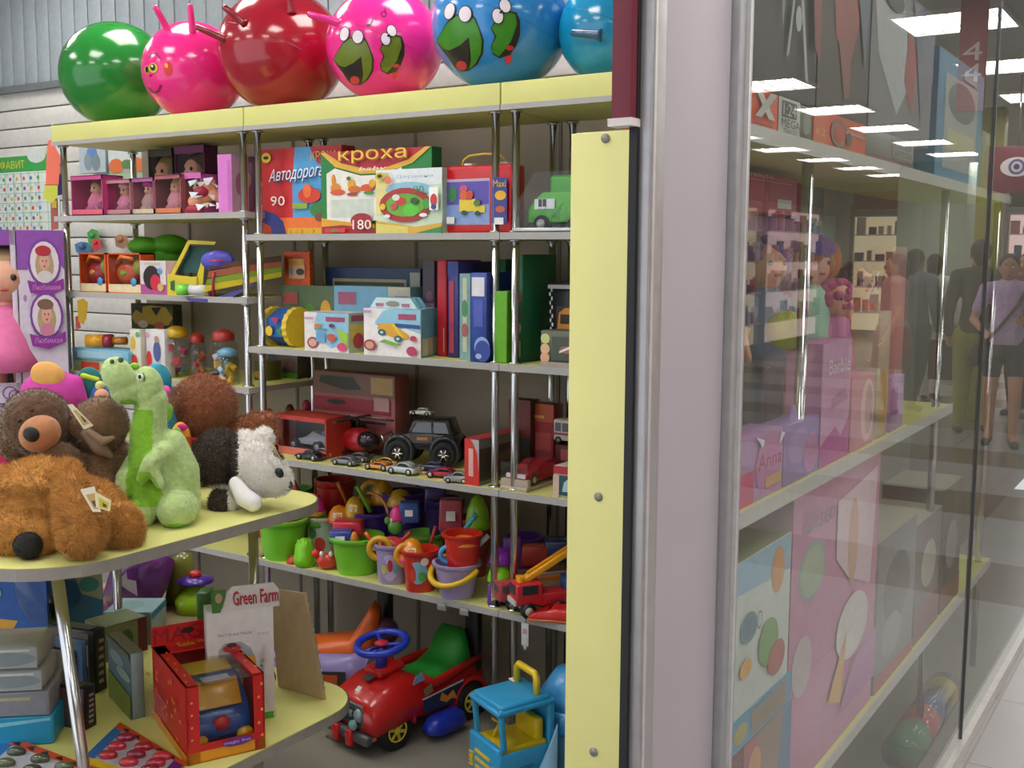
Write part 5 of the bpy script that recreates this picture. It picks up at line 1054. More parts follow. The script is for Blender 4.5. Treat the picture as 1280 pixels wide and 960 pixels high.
# ================================================================ lower shelf of the stand
# red window carton with the toy bus
A = G(235, 958, LZ); B = G(332, 935, LZ); C = G(167, 903, LZ)
ux = (B-A); w = ux.length; ang = math.atan2(ux.y, ux.x); dep = (C-A).length*.98
t = thing('window_box', 'red dotted window carton with a blue and yellow toy bus inside', 'boxed toy', A, ang)
H = (PX(227, 862, A.x).z-LZ)*1.0; REDC = M('c01c20', .4); OR = M('d8901c', .4)
mb = MB()
mb.box((w/2, dep/2, .002), (w, dep, .004), OR); mb.box((w/2, dep-.002, (H+.02)/2), (w, .004, H+.02), REDC)
mb.box((.002, dep/2, H/2), (.004, dep, H), REDC); mb.box((w-.002, dep/2, H/2), (.004, dep, H), REDC)
mb.box((w/2, .002, .02), (w, .004, .04), OR); mb.box((w/2, .0005, .034), (w, .002, .016), REDC)
mb.box((w*.08, .002, H/2), (w*.16, .004, H), REDC); mb.box((w*.93, .002, H/2), (w*.14, .004, H), REDC)
mb.box((w*.08, dep/2, H-.002), (w*.16, dep, .004), REDC); mb.box((w*.93, dep/2, H-.002), (w*.14, dep, .004), REDC); mb.box((w/2, dep-.03, H-.002), (w, .06, .004), REDC)
mb.box((w/2, dep-.002, H+.022), (w*1.02, .003, .05), REDC)
Fl = Face(mb, (-.001, dep, 0), (0, -dep, 0), (0, 0, H)); Fl.draw([('r', 0, 0, 1, .12, OR)]+[('e', R.uniform(.05, .95), R.uniform(.2, .95), .018, .028, 'e08a2a') for _ in range(24)]+[('r', .2, .62-.05*i, .2+R.uniform(.4, .6), .635-.05*i, 'b8787a') for i in range(8)])
Ff = Face(mb, (0, -.001, 0), (w, 0, 0), (0, 0, H)); Ff.draw([('e', .06, .32+.16*i, .015, .015, 'e09a2a') for i in range(4)]+[('e', .93+.02*(-1)**i, .2+.17*i, .018, .02, 'e09a2a') for i in range(5)]+[('e', .62, .2, .2, .055, '6a2a8a'), ('t', .45, .175, .79, .225, 'd8b8e0', 'magic bus')])
Ft = Face(mb, (0, 0, H+.001), (w, 0, 0), (0, dep, 0)); Ft.draw([('e', .05+.04*(i % 2), .1+.13*i, .014, .02, 'e08a2a') for i in range(6)]+[('e', .92+.03*(-1)**i, .1+.15*i, .016, .02, 'e09a2a') for i in range(5)]+[('t', .28, .78, .5, .9, 'e8a82a', 'Kiddie'), ('t', .54, .81, .84, .87, 'e8a82a', 'SERIES')])
Fh = Face(mb, (0, dep-.0045, H), (w, 0, 0), (0, 0, .047)); Fh.draw([('t', .02, .12, .98, .9, '8c1418', 'MAGIC'), ('e', .48, .6, .09, .16, '3a1010')])
mb.build('carton', t)
mb = MB(); mb.box((w*.5, .006, H*.6), (w*.7, .001, H*.75), FILM); mb.box((w*.5, dep*.4, H-.006), (w*.7, dep*.75, .001), FILM); mb.build('window_film', t)
mb = MB(); mb.T = Matrix.Translation((w*.5, dep*.44, .006)) @ Matrix.Diagonal((1.22, 1.15, 1.15, 1)); BU = PL('1c4c9c', .3)
mb.prism([(-.075, .012), (-.085, .05), (-.055, .07), (-.02, .12), (.06, .128), (.075, .1), (.075, .012)], -.055, .055, BU, Matrix.Rotation(PI/2, 4, 'Z') @ RX, bev=.012); mb.build('toy_bus_body', t, 'blue toy bus')
mb = MB(); mb.T = Matrix.Translation((w*.5, dep*.44, .006)) @ Matrix.Diagonal((1.22, 1.15, 1.15, 1)); YB = PL('e0a81c', .3)
mb.box((0, -.044, .098), (.088, .004, .056), YB, (-.62, 0, 0), bev=.0018); mb.box((0, .02, .131), (.085, .05, .006), PL('d8b428', .3), (.1, 0, 0), bev=.002)
for s in (-1, 1): mb.ell((s*.042, -.082, .022), (.016, .012, .014), YB); mb.box((s*.056, .01, .09), (.003, .07, .035), YB)
mb.build('bus_windows', t, 'yellow windows and headlamps')
mb = MB(); mb.T = Matrix.Translation((w*.5, dep*.44, .006)) @ Matrix.Diagonal((1.22, 1.15, 1.15, 1)); mb.ell((0, -.078, .05), (.017, .01, .014), PL('c81420')); mb.box((0, -.04, .128), (.05, .02, .003), 'c8d0dc'); mb.build('horn_button', t, 'red button')
mb = MB(); mb.ell((w*.84, dep*.35, .095), .012, PL('d89a1c')); mb.cyl((w*.84, dep*.35, .004), (w*.84, dep*.35, .09), .004, 'a8801c'); mb.build('lever_ball', t)
# helper: carton standing with its front bottom edge between two pixels of the photo
def cpx(label, xa, ya, xb, yb_, top, d, base, front=None, side=None, topf=None, left=None, z=LZ, name='boxed_game', cat='boxed toy', group=None, h=None):
    A = G(xa, ya, z); B = G(xb, yb_, z); u = B-A; w = u.length
    if h is None:
        r = ray(*top); o = Vector((0, 0, CH)); n = Vector((-u.y, u.x, 0)).normalized(); h = (o+r*((A-o).dot(n)/r.dot(n))).z-z
    mb = MB(); mb.T = Matrix.Translation((w/2, d/2, 0)); 
    # paint with faces built in local coords
    mb.box((0, 0, h/2), (w, d, h), base, bev=.001, seg=1); e = .0006
    for o_, a_, b_, sp in (((-w/2, -d/2-e, 0), (w, 0, 0), (0, 0, h), front), ((w/2+e, -d/2, 0), (0, d, 0), (0, 0, h), side), ((-w/2-e, d/2, 0), (0, -d, 0), (0, 0, h), left), ((-w/2, -d/2, h+e), (w, 0, 0), (0, d, 0), topf)):
        F = Face(mb, o_, a_, b_); F.draw(sp)
    return tag(mb.build(name), label, cat, group, A, math.atan2(u.y, u.x))
gf = [('r', 0, 0, 1, 1, 'd2cccc'), ('r', .02, .0, .98, .06, '4a9a2a'), ('poly', [(.16, .48), (.16, .66), (.25, .72), (.5, .72), (.64, .66), (.72, .56), (.72, .48)], '9a9ca0'), ('r', .14, .28, .74, .46, 'b4b0ae'), ('e', .36, .67, .14, .035, 'a83a3c'), ('e', .36, .70, .08, .02, '5a2a30'), ('poly', [(.42, .52), (.45, .62), (.7, .58), (.72, .5)], 'dc962a'), ('poly', [(.38, .5), (.72, .44), (.72, .48), (.4, .53)], '4fae30'), ('e', .2, .55, .09, .04, 'b8503a'), ('r', .16, .42, .3, .47, 'c8c0bc'), ('r', .4, .34, .6, .4, '3a2a2a'), ('r', .1, .1, .7, .26, 'c4bebe'), ('e', .3, .18, .1, .05, 'a83a3a'), ('r', .68, .0, .8, .08, '6a2028'), ('t', .14, .79, .66, .815, '54504e', 'TRACTOR AND TRAILER'), ('t', .74, .775, .92, .795, '8a8684', 'SCALE'), ('r', .83, .2, .97, .68, 'ccc6c6'), ('e', .79, .5, .02, .012, '2f8a3a'), ('t', .77, .53, .84, .56, '5a5654', 'CE')]
o = cpx('tall white carton reading Green Farm, tractor and trailer, beside the red bus carton', 262, 908, 344, 896, (344, 757), .065, M('ccc6c6', .4), gf, [('r', 0, 0, 1, .07, '3f8a2a')]+[('e', .5, .88-.1*i, .25, .02, '9a9a98') for i in range(5)]+[('r', .2, .3, .8, .36, '8a5a5a')], None)
mb = MB(); wv = o.dimensions.x; hv = o.dimensions.z; mb.prism([(wv*.02, 0), (wv*.98, 0), (wv*.98, .04), (wv*.9, .058), (wv*.3, .058), (wv*.22, .045), (wv*.16, .01)], -.002, .002, M('c8c2c0', .4), RX)
F = Face(mb, (0, -.003, 0), (wv, 0, 0), (0, 0, .058)); F.draw([('t', .31, .2, .97, .78, '6a1a20', 'Green Farm'), ('t', .30, .24, .96, .82, 'b82c34', 'Green Farm'), ('poly', [(0, 0), (.12, 0), (.2, .6), (.2, .95), (0, .95)], '3c6a2a'), ('e', .1, .6, .05, .2, 'a88a6a')]); f_ = mb.build('header_flap', o); f_.location = (.012, .0, hv-.001)
# tan cardboard easel
mb = MB(); a_ = G(365, 863, LZ); b_ = G(407, 872, LZ)
def quad_board(name, label, cat, pts, th, m, extra=None):
    mb = MB(); vs = [Vector(p) for p in pts]; n = (vs[1]-vs[0]).cross(vs[3]-vs[0]).normalized()*th; mb.mesh(vs+[v+n for v in vs], [(0, 1, 2, 3), (4, 5, 6, 7), (0, 1, 5, 4), (1, 2, 6, 5), (2, 3, 7, 6), (3, 0, 4, 7)], m)
    if extra: extra(mb, vs, n)
    c = (vs[0]+vs[1])/2
    for v in mb.bm.verts: v.co -= c
    return tag(mb.build(name), label, cat, None, c)
def onY(x, y, A): # vertical plane facing the camera through A
    r = ray(x, y); o = Vector((0, 0, CH)); F_ = Vector((-math.sin(YAW), math.cos(YAW), 0)); return o+r*((A-o).dot(F_)/r.dot(F_))
b0 = G(408, 874, LZ); 
def spiral(mb, vs, n):
    for i in range(16): c = vs[1].lerp(vs[2], .1+i*.055); mb.torus(c, .005, .0009, M('b8b8b8', .3, .8), (0, PI/2, .5), n=8, k=4)
quad_board('sketch_pad', 'tan cardboard pad with a spiral edge leaning behind the Green Farm carton', 'pad', [G(352, 857, LZ), b0, onY(384, 741, b0+Vector((-.04, .05, 0))), onY(340, 735, G(352, 857, LZ)+Vector((-.04, .05, 0)))], .012, M('b49c78', .8), spiral)
# games and bags behind
cpx('flat pale box with bright blue edges lying behind the red bus carton', 130, 806, 190, 806, (0, 0), .14, M('a8b4b4', .4), [('r', 0, .0, 1, 1, '8a9490')], [('r', 0, .8, 1, 1, '1a84b0')], [('r', 0, 0, 1, 1, '9cc0cc'), ('e', .4, .5, .3, .3, '8ab0b8'), ('r', .0, 0, 1, .04, '1a84b0')], h=.09)
cpx('olive green boxed game with a maroon end, behind the row of black cases', 132, 828, 184, 812, (184, 770), .10, M('6a7050', .5), [('r', 0, 0, 1, 1, '76765a'), ('r', .78, 0, 1, 1, '5c1c2a'), ('e', .5, .5, .16, .3, '35522e')], [('r', 0, 0, 1, 1, '5a1a28')], [('r', 0, 0, 1, 1, '7a8464')])
cpx('boxed puzzle with a blue sky and meadow picture leaning by the red carton', 138, 870, 166, 900, (150, 806), .03, M('7a8c8c', .4), [('r', 0, 0, 1, 1, '5c7c8c'), ('e', .4, .75, .3, .1, '8aa4ac'), ('e', .7, .6, .3, .08, '94a8ac'), ('poly', [(0, 0), (1, 0), (1, .35), (0, .45)], '72803a'), ('r', 0, .9, 1, 1, '6a6a58')], None, [('r', 0, 0, 1, 1, '6a6a58')], left=[('r', 0, 0, 1, 1, '2a2a28')])
for i, (xa, ya, xb, yb_, tx, ty, lb) in enumerate(((106, 914, 121, 906, 112, 858, 'nearest of the three black cases'), (92, 868, 105, 862, 98, 812, 'small black case behind the nearest one'), (119, 868, 134, 860, 126, 785, 'tallest of the three black cases'))):
    cpx('black toy case with small white print, '+lb, xa, ya, xb, yb_, (tx, ty), .14, M('16181a', .3), [('r', .15, .1, .85, .9, '1c1e20')]+[('r', .3, .14+.13*j, .7, .2+.13*j, '8a8a84' if j % 2 else '9a7a74') for j in range(6)], None, [('r', .1, .1, .9, .9, '4a4a40')], [('r', .1, .05, .9, .95, '5a4a48')], group='black cases in a row')
cpx('thin blue booklet case between the black cases', 109, 868, 117, 864, (112, 798), .10, M('2c4a70', .4), [('r', .1, .5, .5, .9, 'c0c0c0')], left=[('r', .1, .1, .9, .9, '3c6090')])
mb = MB(); mb.box((0, 0, .2495), (.5, .28, .499), M('8a7a5c', .7), bev=.003); Face(mb, (-.25, -.1405, 0), (.5, 0, 0), (0, 0, .499)).draw([('r', 0, .92, 1, .94, '6a5c44'), ('r', .44, 0, .56, 1, '9a8a68')]); tag(mb.build('cardboard_box'), 'brown cardboard box on the floor behind the stand, carrying the purple bag', 'box', None, (-2.74, 2.19, 0), 0)
# purple bag, yellow-green bag
k = K(170, 790, LZ); k.p = G(170, 770, LZ)
def bag(name, label, cat, k, pts, d0, d1, m, folds=8, stars=()):
    mb = MB(); n = len(pts); fr = [k.v(x, y, d0+R.uniform(-2, 2)) for x, y in pts]; bk = [k.v(x, y, d1) for x, y in pts]; c = sum(fr, Vector())/n+Vector((0, -.02, 0)); c2 = sum(bk, Vector())/n
    mid = [(v*.55+c*.45)+Vector((0, -.008-R.uniform(0, .008), 0)) for v in fr]
    mb.mesh(fr+bk+mid+[c, c2], [(i, (i+1) % n, 2*n+(i+1) % n, 2*n+i) for i in range(n)]+[(2*n+i, 2*n+(i+1) % n, 3*n) for i in range(n)]+[(i, (i+1) % n, n+(i+1) % n, n+i) for i in range(n)]+[(n+i, n+(i+1) % n, 3*n+1) for i in range(n)], m, True)
    for p_, c_ in stars: mb.mesh([k.v(x, y, d0-18) for x, y in p_], [tuple(range(len(p_)))], c_)
    return tag(mb.build(name), label, cat, None, k.p, k.rz)
bag('toy_bag', 'shiny purple bag with white star shapes under the upper shelf', 'bag', k, [(128, 745), (140, 705), (165, 692), (200, 688), (218, 700), (212, 730), (196, 760), (170, 768), (140, 765)], 0, 50, M('6a2a78', .22, 0, .5), 8, [([(145, 722), (153, 720), (158, 714), (159, 724), (170, 726), (172, 745), (160, 738), (152, 732)], 'c8bcc8')])
k = K(215, 780, LZ); k.p = G(215, 765, LZ)+Vector((-.03, .04, 0))
bag('toy_bag', 'olive and grey wrapped toy bag beside the purple one', 'bag', k, [(206, 755), (212, 700), (226, 690), (240, 692), (244, 730), (238, 760)], 0, 40, M('7a7a2a', .3, 0, .4))
cpx('orange and pink wedge box under the purple bag', 118, 762, 158, 768, (140, 738), .06, M('a05a8a', .4), [('poly', [(0, .4), (1, .2), (1, .6), (0, 1)], 'c89a6a')], None, [('r', 0, 0, 1, 1, 'c8a07a')])
# spinning top
k = K(243, 760, LZ); k.p = G(243, 765, LZ); 
t = thing('spinning_top', 'purple and lime humming top with a red knob behind the Green Farm carton', 'toy', k.p, k.rz)
mb = MB(); s_ = k.s; T0 = Matrix.Translation((0, .02, 0)); zc = (k.v(243, 727, 0)).z
mb.ring([(.004*1, zc-.02), (22*s_, zc-.006), (22*s_, zc+.002), (8*s_, zc+.012)], PL('4a2a9a'), 28, T0); mb.build('disc', t)
mb = MB(); mb.ring([(8*s_, zc+.008), (8*s_, zc+.02), (4*s_, zc+.03)], PL('c82a30'), 20, T0); mb.ring([(8.5*s_, zc+.004), (8.5*s_, zc+.009)], 'd8c8c8', 20, T0); mb.build('knob', t, 'red knob')
mb = MB(); mb.ring([(24*s_, 0), (26*s_, zc*.4), (6*s_, zc-.012)], PL('9cc41c'), 20, T0); mb.build('base', t, 'lime base'); mb = MB(); mb.ell(k.v(252, 744, -12), (.017, .01, .012), PL('4ab4d8')); mb.build('button', t, 'light blue button')
cpx('dark green box right behind the Green Farm carton', 248, 828, 262, 828, (255, 742), .06, M('3a6a24', .4), [('r', .2, .1, .9, .9, '44742a')])
# left edge stack
bl = [('r', 0, 0, 1, 1, '1c58b8'), ('poly', [(.0, .3), (.5, .25), (.6, .4), (.2, .42), (.28, .6), (.1, .62)], 'd8a03a'), ('r', 0, .15, .6, .3, 'b84a34'), ('e', .25, .72, .15, .1, '6ab0d0')]
cpx('bright blue card-backed toy with an orange plane at the left edge', -30, 815, 62, 820, (30, 712), .03, M('1c54b0', .4), bl)
k = K(50, 760, LZ); k.p = G(50, 815, LZ)+Vector((-.015, -.02, 0))
t = thing('toy_helmet', 'black glossy rounded toy in a clear bubble, before the blue card', 'toy', k.p, k.rz); mb = MB(); mb.ell(k.v(50, 752, 0), (16*k.s, .018, 34*k.s), M('1a2420', .08, 0, .5), (0, -.45, 0)); mb.build('shell', t); mb = MB(); mb.ell(k.v(46, 752, -3), (20*k.s, .024, 38*k.s), FILM, (0, -.45, 0)); mb.build('bubble', t)
mb = MB(); 
for i in range(1): mb.cyl(k.v(50, 790, 0), Vector((k.v(50, 790, 0).x, k.v(50, 790, 0).y, 0)), .006, '1a2420'); 
mb.build('stem', t)
cpx('light blue folder behind the black cases', 66, 800, 130, 795, (96, 705), .02, M('3a6a9c', .4), [('r', 0, 0, 1, 1, '3f70a8'), ('e', .3, .6, .3, .2, '2a5a90'), ('poly', [(.4, 1), (1, 1), (1, .5), (.6, .6)], 'a8a890'), ('e', .75, .72, .2, .1, '4a9090')])
Z0 = LZ
for i, (y0, y1, c, lb, fr) in enumerate(((935, 897, '2090b8', 'bright blue flat box at the bottom of the left stack', [('r', 0, 0, 1, 1, '1f8cb8'), ('poly', [(0, .6), (1, .9), (1, 1), (0, .8)], '7ac0d4')]),
        (897, 866, '8a8e98', 'grey flat box with faint yellow print, second from the bottom of the left stack', [('r', 0, 0, 1, 1, '7e828c'), ('r', 0, .7, .8, .85, 'a8a484')]),
        (866, 838, '9ea2a2', 'rounded grey blister pack, third from the bottom of the left stack', [('r', 0, 0, 1, 1, '98a0a2'), ('e', .5, .5, .5, .35, '7f8a92'), ('r', 0, .8, .9, .92, 'c4c8c4')]),
        (838, 808, 'a4a8a6', 'rounded grey blister pack on top of the left stack', [('r', 0, 0, 1, 1, '9ca4a4'), ('e', .5, .45, .5, .35, '7f8c94'), ('r', 0, .8, .9, .92, 'c8ccc8')]))):
    A_ = G(-40, 936, LZ); B_ = G(68, 930, LZ); u = B_-A_; n_ = Vector((-u.y, u.x, 0)).normalized()
    zt = onY(30, y1, (A_+B_)/2).z; mb = MB(); w_ = u.length*(1-.04*i); h_ = zt-Z0
    mb.box((w_/2, .07, h_/2), (w_, .14, h_-.001), M(c, .35, 0, .3), bev=.004 if i < 2 else h_*.3); F = Face(mb, (.006, -.001, .004), (w_-.012, 0, 0), (0, 0, h_-.008)); F.draw(fr)
    tag(mb.build('flat_box' if i < 2 else 'blister_pack'), lb, 'boxed toy', 'stack at the left edge', (A_.x, A_.y, Z0), math.atan2(u.y, u.x)); Z0 = zt
# blister cards with beetle-like toys at the very front
def bcard(label, pts, cols, g):
    vs = [G(x, y, LZ+.004) for x, y in pts]; c = sum(vs, Vector())/4; c.z = LZ
    t_ = thing('blister_card', label, 'carded toy set', c, 0, g); mb = MB()
    b = [v-c for v in vs]; top = [v+Vector((0, 0, .003)) for v in b]; mb.mesh([Vector((v.x, v.y, 0)) for v in b]+top, [(0, 1, 2, 3), (4, 5, 6, 7)]+[(i, (i+1) % 4, 4+(i+1) % 4, 4+i) for i in range(4)], M('c8641c', .4))
    def q(u, v, z=.004): p = top[0].lerp(top[1], u).lerp(top[3].lerp(top[2], u), v); return Vector((p.x, p.y, z+.006))
    for (a0, b0_, a1, b1_, c_) in ((.0, .0, 1, .14, 'd8b01c'), (0, .86, 1, 1, 'c8481c'), (.0, .14, .12, .86, '2a6ab0'), (.88, .14, 1, .86, '5a1c7a'), (.12, .14, .88, .86, 'b0b0bc')): mb.mesh([q(a0, b0_, .003), q(a1, b0_, .003), q(a1, b1_, .003), q(a0, b1_, .003)], [(0, 1, 2, 3)], c_)
    for u_ in (.05, .93): mb.mesh([q(u_+.04*math.cos(a*PI/6), .07+.06*math.sin(a*PI/6), .0045) for a in range(12)], [tuple(range(12))], 'c8b070')
    for z_ in range(5): a0 = .1+.17*z_; mb.mesh([q(a0, .9, .0042), q(a0+.1, .88, .0042), q(a0+.07, .97, .0042)], [(0, 1, 2)], '1a1a1a')
    mb.build('card', t_)
    for i in range(3):
        for j in range(3):
            mb = MB(); p = q(.24+.26*i, .26+.24*j, .004); c_ = cols[(i+j) % len(cols)]; mb.ell(p+Vector((0, 0, .004)), (.021, .012, .012), M(c_, .25, .1, .5), (0, 0, .6)); mb.ell(p+Vector((-.008, -.006, .006)), (.007, .006, .006), M('1c1c20', .2)); mb.build('toy_car', t_)
    return t_
bcard('carded set of small red toy cars at the front of the lower shelf', [(98, 955), (205, 985), (232, 955), (150, 905)], ['a82030', 'b82838', '8c1c3c'], 'carded toy car sets')
bcard('carded set of small olive green toy cars at the bottom left corner', [(-60, 985), (100, 1010), (112, 960), (12, 922)], ['4a5238', '5a6244', '3f4838'], 'carded toy car sets')
# ================================================================ left bay
L1, L2, L3, L4, L5 = 1.745, 1.44, 1.115, .86, .486
SKIN = M('d8a088', .5, 0, 0, .04)
def doll(t, x, y, z, h, dress, hair, hat=None, sit=True):
    """little doll standing or sitting at (x, y, z) inside thing t, h tall"""
    r = h*(.25 if sit else .17)
    mb = MB(); mb.ell((x, y, z+h-r), (r*.95, r*.9, r), SKIN); mb.cyl((x, y, z+h*.5), (x, y, z+h-r), r*.35, SKIN)
    for s in (-1, 1):
        mb.tube([(x+s*r*.8, y, z+h*.6), (x+s*r*1.25, y-.004, z+h*.45), (x+s*r*1.0, y-.02, z+h*.33)], [r*.3, r*.26, r*.22], SKIN)
        if sit: mb.tube([(x+s*r*.5, y, z+r*.4), (x+s*r*.8, y-h*.2, z+r*.4), (x+s*r*.9, y-h*.24, z+r*.8)], [r*.4, r*.32, r*.25], SKIN)
        else: mb.tube([(x+s*r*.4, y, z+h*.3), (x+s*r*.4, y, z+.004)], [r*.34, r*.24], SKIN)
    for s in (-1, 1): mb.ell((x+s*r*.35, y-r*.84, z+h-r*.9), (r*.12, r*.08, r*.14), M('241c20', .2))
    mb.ell((x, y-r*.88, z+h-r*1.4), (r*.16, r*.06, r*.06), 'b03a48'); mb.build('doll_body', t)
    mb = MB(); mb.ring([(r*1.5, z+h*(.1 if sit else .2)), (r*1.1, z+h*.35), (r*.7, z+h*.62), (r*.3, z+h*.66)], M(dress, .7), 16, Matrix.Translation((x, y, 0))); mb.build('dress', t)
    mb = MB(); mb.ell((x, y+r*.25, z+h-r*.75), (r*1.12, r*.95, r*1.05), M(hair, .8))
    if hat: mb.ell((x, y, z+h-r*.25), (r*1.15, r*1.1, r*.6), M(hat, .6))
    mb.build('hair', t)
def dollbox(x0, x1, yt, yb, Y, z, d, col, dress, hair, label, hat=None, grp='boxed dolls on the top left shelf', edge=None, sit=True, header=None):
    ym = (yt+yb)/2; a = PY(x0, ym, Y); b = PY(x1, ym, Y); w = b.x-a.x; h = PY((x0+x1)/2, yt, Y).z-z; c = M(col, .45)
    t = thing('doll_box', label, 'boxed doll', ((a.x+b.x)/2, Y+d/2, z), 0, grp); mb = MB()
    mb.box((0, d/2-.002, h/2), (w, .004, h), c); mb.box((0, 0, .003), (w, d, .006), c); mb.box((0, 0, h-.002), (w, d, .004), c)
    for s in (-1, 1): mb.box((s*(w/2-.002), 0, h/2), (.004, d, h), c)
    mb.box((0, -d/2+.002, h*.08), (w, .004, h*.16), M(edge or col, .45)); mb.box((0, -d/2+.002, h*.94), (w, .004, h*.1), c)
    if header: F = Face(mb, (-w/2, -d/2-.001, 0), (w, 0, 0), (0, 0, h)); F.draw(header)
    mb.build('carton', t); doll(t, 0, d*.05, .01, h*.82, dress, hair, hat, sit)
    mb = MB(); mb.box((0, -d/2+.004, h*.52), (w-.01, .0012, h*.78), FILM); mb.build('window_film', t); return t
Y1 = YS+.02
dollbox(89, 128, 219, 270, Y1, L1, .10, 'c84a8a', 'e878b0', '8a5a4a', 'pink window box with a large-headed baby doll, leftmost of the dolls', edge='d8607a')
dollbox(129, 163, 224, 269, Y1+.02, L1, .09, 'b87a8a', 'e88ab8', 'c89a6a', 'dusty pink box with a small baby doll, second from the left', hat='e8a8c0')
dollbox(164, 192, 222, 269, Y1+.03, L1, .08, 'a85a9a', 'c8a0a8', 'c84aa0', 'violet pink box with a doll in a magenta bonnet', hat='c83a90', edge='c8b8a0')
dollbox(193, 226, 218, 268, Y1+.03, L1, .09, '9a5a62', 'e89ab0', 'd8b060', 'rose box with a blond baby doll in a pale dress', edge='d07858')
dollbox(227, 252, 216, 268, Y1+.05, L1, .08, 'c05aa8', 'c89aa8', 'a87a6a', 'magenta-topped box with a grey-pink doll', edge='b8404a', header=[('r', .0, .86, 1, 1, 'd068b8')])
dollbox(118, 145, 232, 269, Y1-.012, L1, .03, 'd0b8b0', 'e8d8c8', 'b87a5a', 'small beige window box standing in front of the dolls', sit=False) if False else None
dollbox(190, 216, 182, 222, YS+.28, L1+.11, .06, '4a3a2a', '6a4a3a', 'b08a3a', 'dark olive doll box high at the back of the top left shelf') if False else None
dollbox(219, 256, 182, 268, YS+.25, L1, .07, '6a2a5c', 'a8608a', '5a3428', 'tall plum coloured doll box at the back', header=[('r', 0, .9, 1, 1, '7a3a6c')])
dollbox(186, 216, 186, 268, YS+.27, L1, .07, '4a4438', '8a6a4a', 'b0903c', 'dark olive box with a blond doll at the back')
card('doll_box', 'narrow bright pink carton standing upright beside the wrapped doll', 'boxed doll', 273, 290, 193, 268, YS+.05, L1, .08, 'd070c8', [('r', 0, 0, 1, 1, 'd47acc'), ('r', .7, .05, .95, .9, 'c06ab8')], [('r', 0, 0, 1, 1, 'c4a0c0'), ('e', .5, .5, .3, .2, 'a8688a')])
card('doll_box', 'dim purple carton at the right end behind the chrome posts', 'boxed doll', 300, 318, 196, 268, YS+.22, L1, .08, '6a3050', [('r', .1, .1, .9, .9, '74385a'), ('e', .5, .6, .3, .15, 'a87a6a')])
k = K(262, 268, pt=(PY(258, 260, YS+.08).x, YS+.10, L1))
t = thing('wrapped_doll', 'peach coloured baby doll lying in glossy clear wrap', 'doll', k.p, k.rz); soft('body', [k.e(246, 252, 11, 9, 0, 12), k.c((250, 250, 0, 8), (268, 242, 0, 7), (280, 252, 0, 6)), k.e(262, 232, 9, 10, 0, 9)], .004, [M('dc9474', .5)], None, t); soft('clothes', [k.e(252, 240, 9, 7, -6, 9), k.e(244, 262, 12, 6, -4, 8)], .004, [M('a82a4a', .6)], None, t)
mb = MB()
for i in range(16): a = (R.uniform(232, 284), R.uniform(222, 262)); mb.mesh([k.v(a[0], a[1], -13), k.v(a[0]+R.uniform(5, 14), a[1]+R.uniform(-5, 5), -15), k.v(a[0]+R.uniform(0, 8), a[1]+R.uniform(4, 9), -12)], [(0, 1, 2)], M('dcdce4', .12, .4))
mb.build('wrap', t, 'shiny crumpled wrap')
card('hanging_pack', 'silver and blue robot toy in a clear pack hanging on the slat wall', 'toy pack', 99, 132, 180, 216, WY-.09, PY(115, 216, WY-.09).z, .03, '8a9aa8', [('r', 0, 0, 1, 1, 'a8b4ba'), ('e', .5, .7, .2, .2, '5a80c0'), ('e', .35, .4, .15, .3, '7a8c98'), ('e', .65, .35, .15, .3, '74828a')])
card('hanging_pack', 'picture card with orange and green animals hanging on the slat wall', 'toy pack', 136, 183, 186, 224, WY-.09, PY(160, 224, WY-.09).z, .02, 'a8b0a8', [('r', 0, .5, 1, 1, 'c0c8c8'), ('e', .2, .45, .2, .25, 'c86a3a'), ('e', .75, .45, .22, .25, 'c8703a'), ('e', .5, .5, .15, .15, '5a7a4a'), ('r', 0, 0, 1, .2, '9ab090')])
# --- second shelf
for i, (x0, x1, c1, c2, lb) in enumerate(((98, 131, 'b8283c', 'd8a83a', 'orange edged clear bag with a crimson baby rattle, left one'), (133, 175, 'd85a2a', '8ac83a', 'orange edged clear bag with green and orange toys, right one'))):
    a = PY(x0, 340, YS+.03); b = PY(x1, 340, YS+.03); w = b.x-a.x; h = PY(115, 316, YS+.03).z-L2
    t = thing('toy_bag', lb, 'toy bag', ((a.x+b.x)/2, YS+.07, L2), 0, 'orange edged toy bags'); O_ = M('d8561c', .4); mb = MB()
    for s in (-1, 1): mb.box((s*(w/2-.004), 0, h/2), (.008, .07, h), O_)
    mb.box((0, 0, h-.003), (w, .07, .006), O_); mb.box((0, 0, .004), (w, .07, .008), O_); mb.box((0, .033, h/2), (w, .004, h), M('b8905a', .5)); mb.box((0, -.034, h*.12), (w-.01, .003, h*.2), M('d8c8a8', .4))
    mb.build('bag', t); mb = MB(); mb.ell((-w*.1, 0, h*.5), (w*.3, .025, h*.28), PL(c1)); mb.ell((-w*.1, -.02, h*.5), (w*.1, .012, h*.08), PL(c2)); mb.ell((w*.22, 0, h*.65), (w*.12, .02, h*.2), PL('a8b03a')); mb.tube([(-w*.3, -.02, h*.75), (-w*.1, -.03, h*.92), (w*.2, -.02, h*.85)], .009, PL('e8741c')); mb.build('rattle', t)
    mb = MB(); mb.ring([(.017, 0), (.017, .001)], '4a94d0', 20, Matrix.Translation((w*.28, -.036, h*.28)) @ RX); mb.build('sticker', t, 'round blue sticker')
    mb = MB(); mb.box((0, -.0345, h*.55), (w-.016, .001, h*.62), FILM); mb.build('window_film', t)
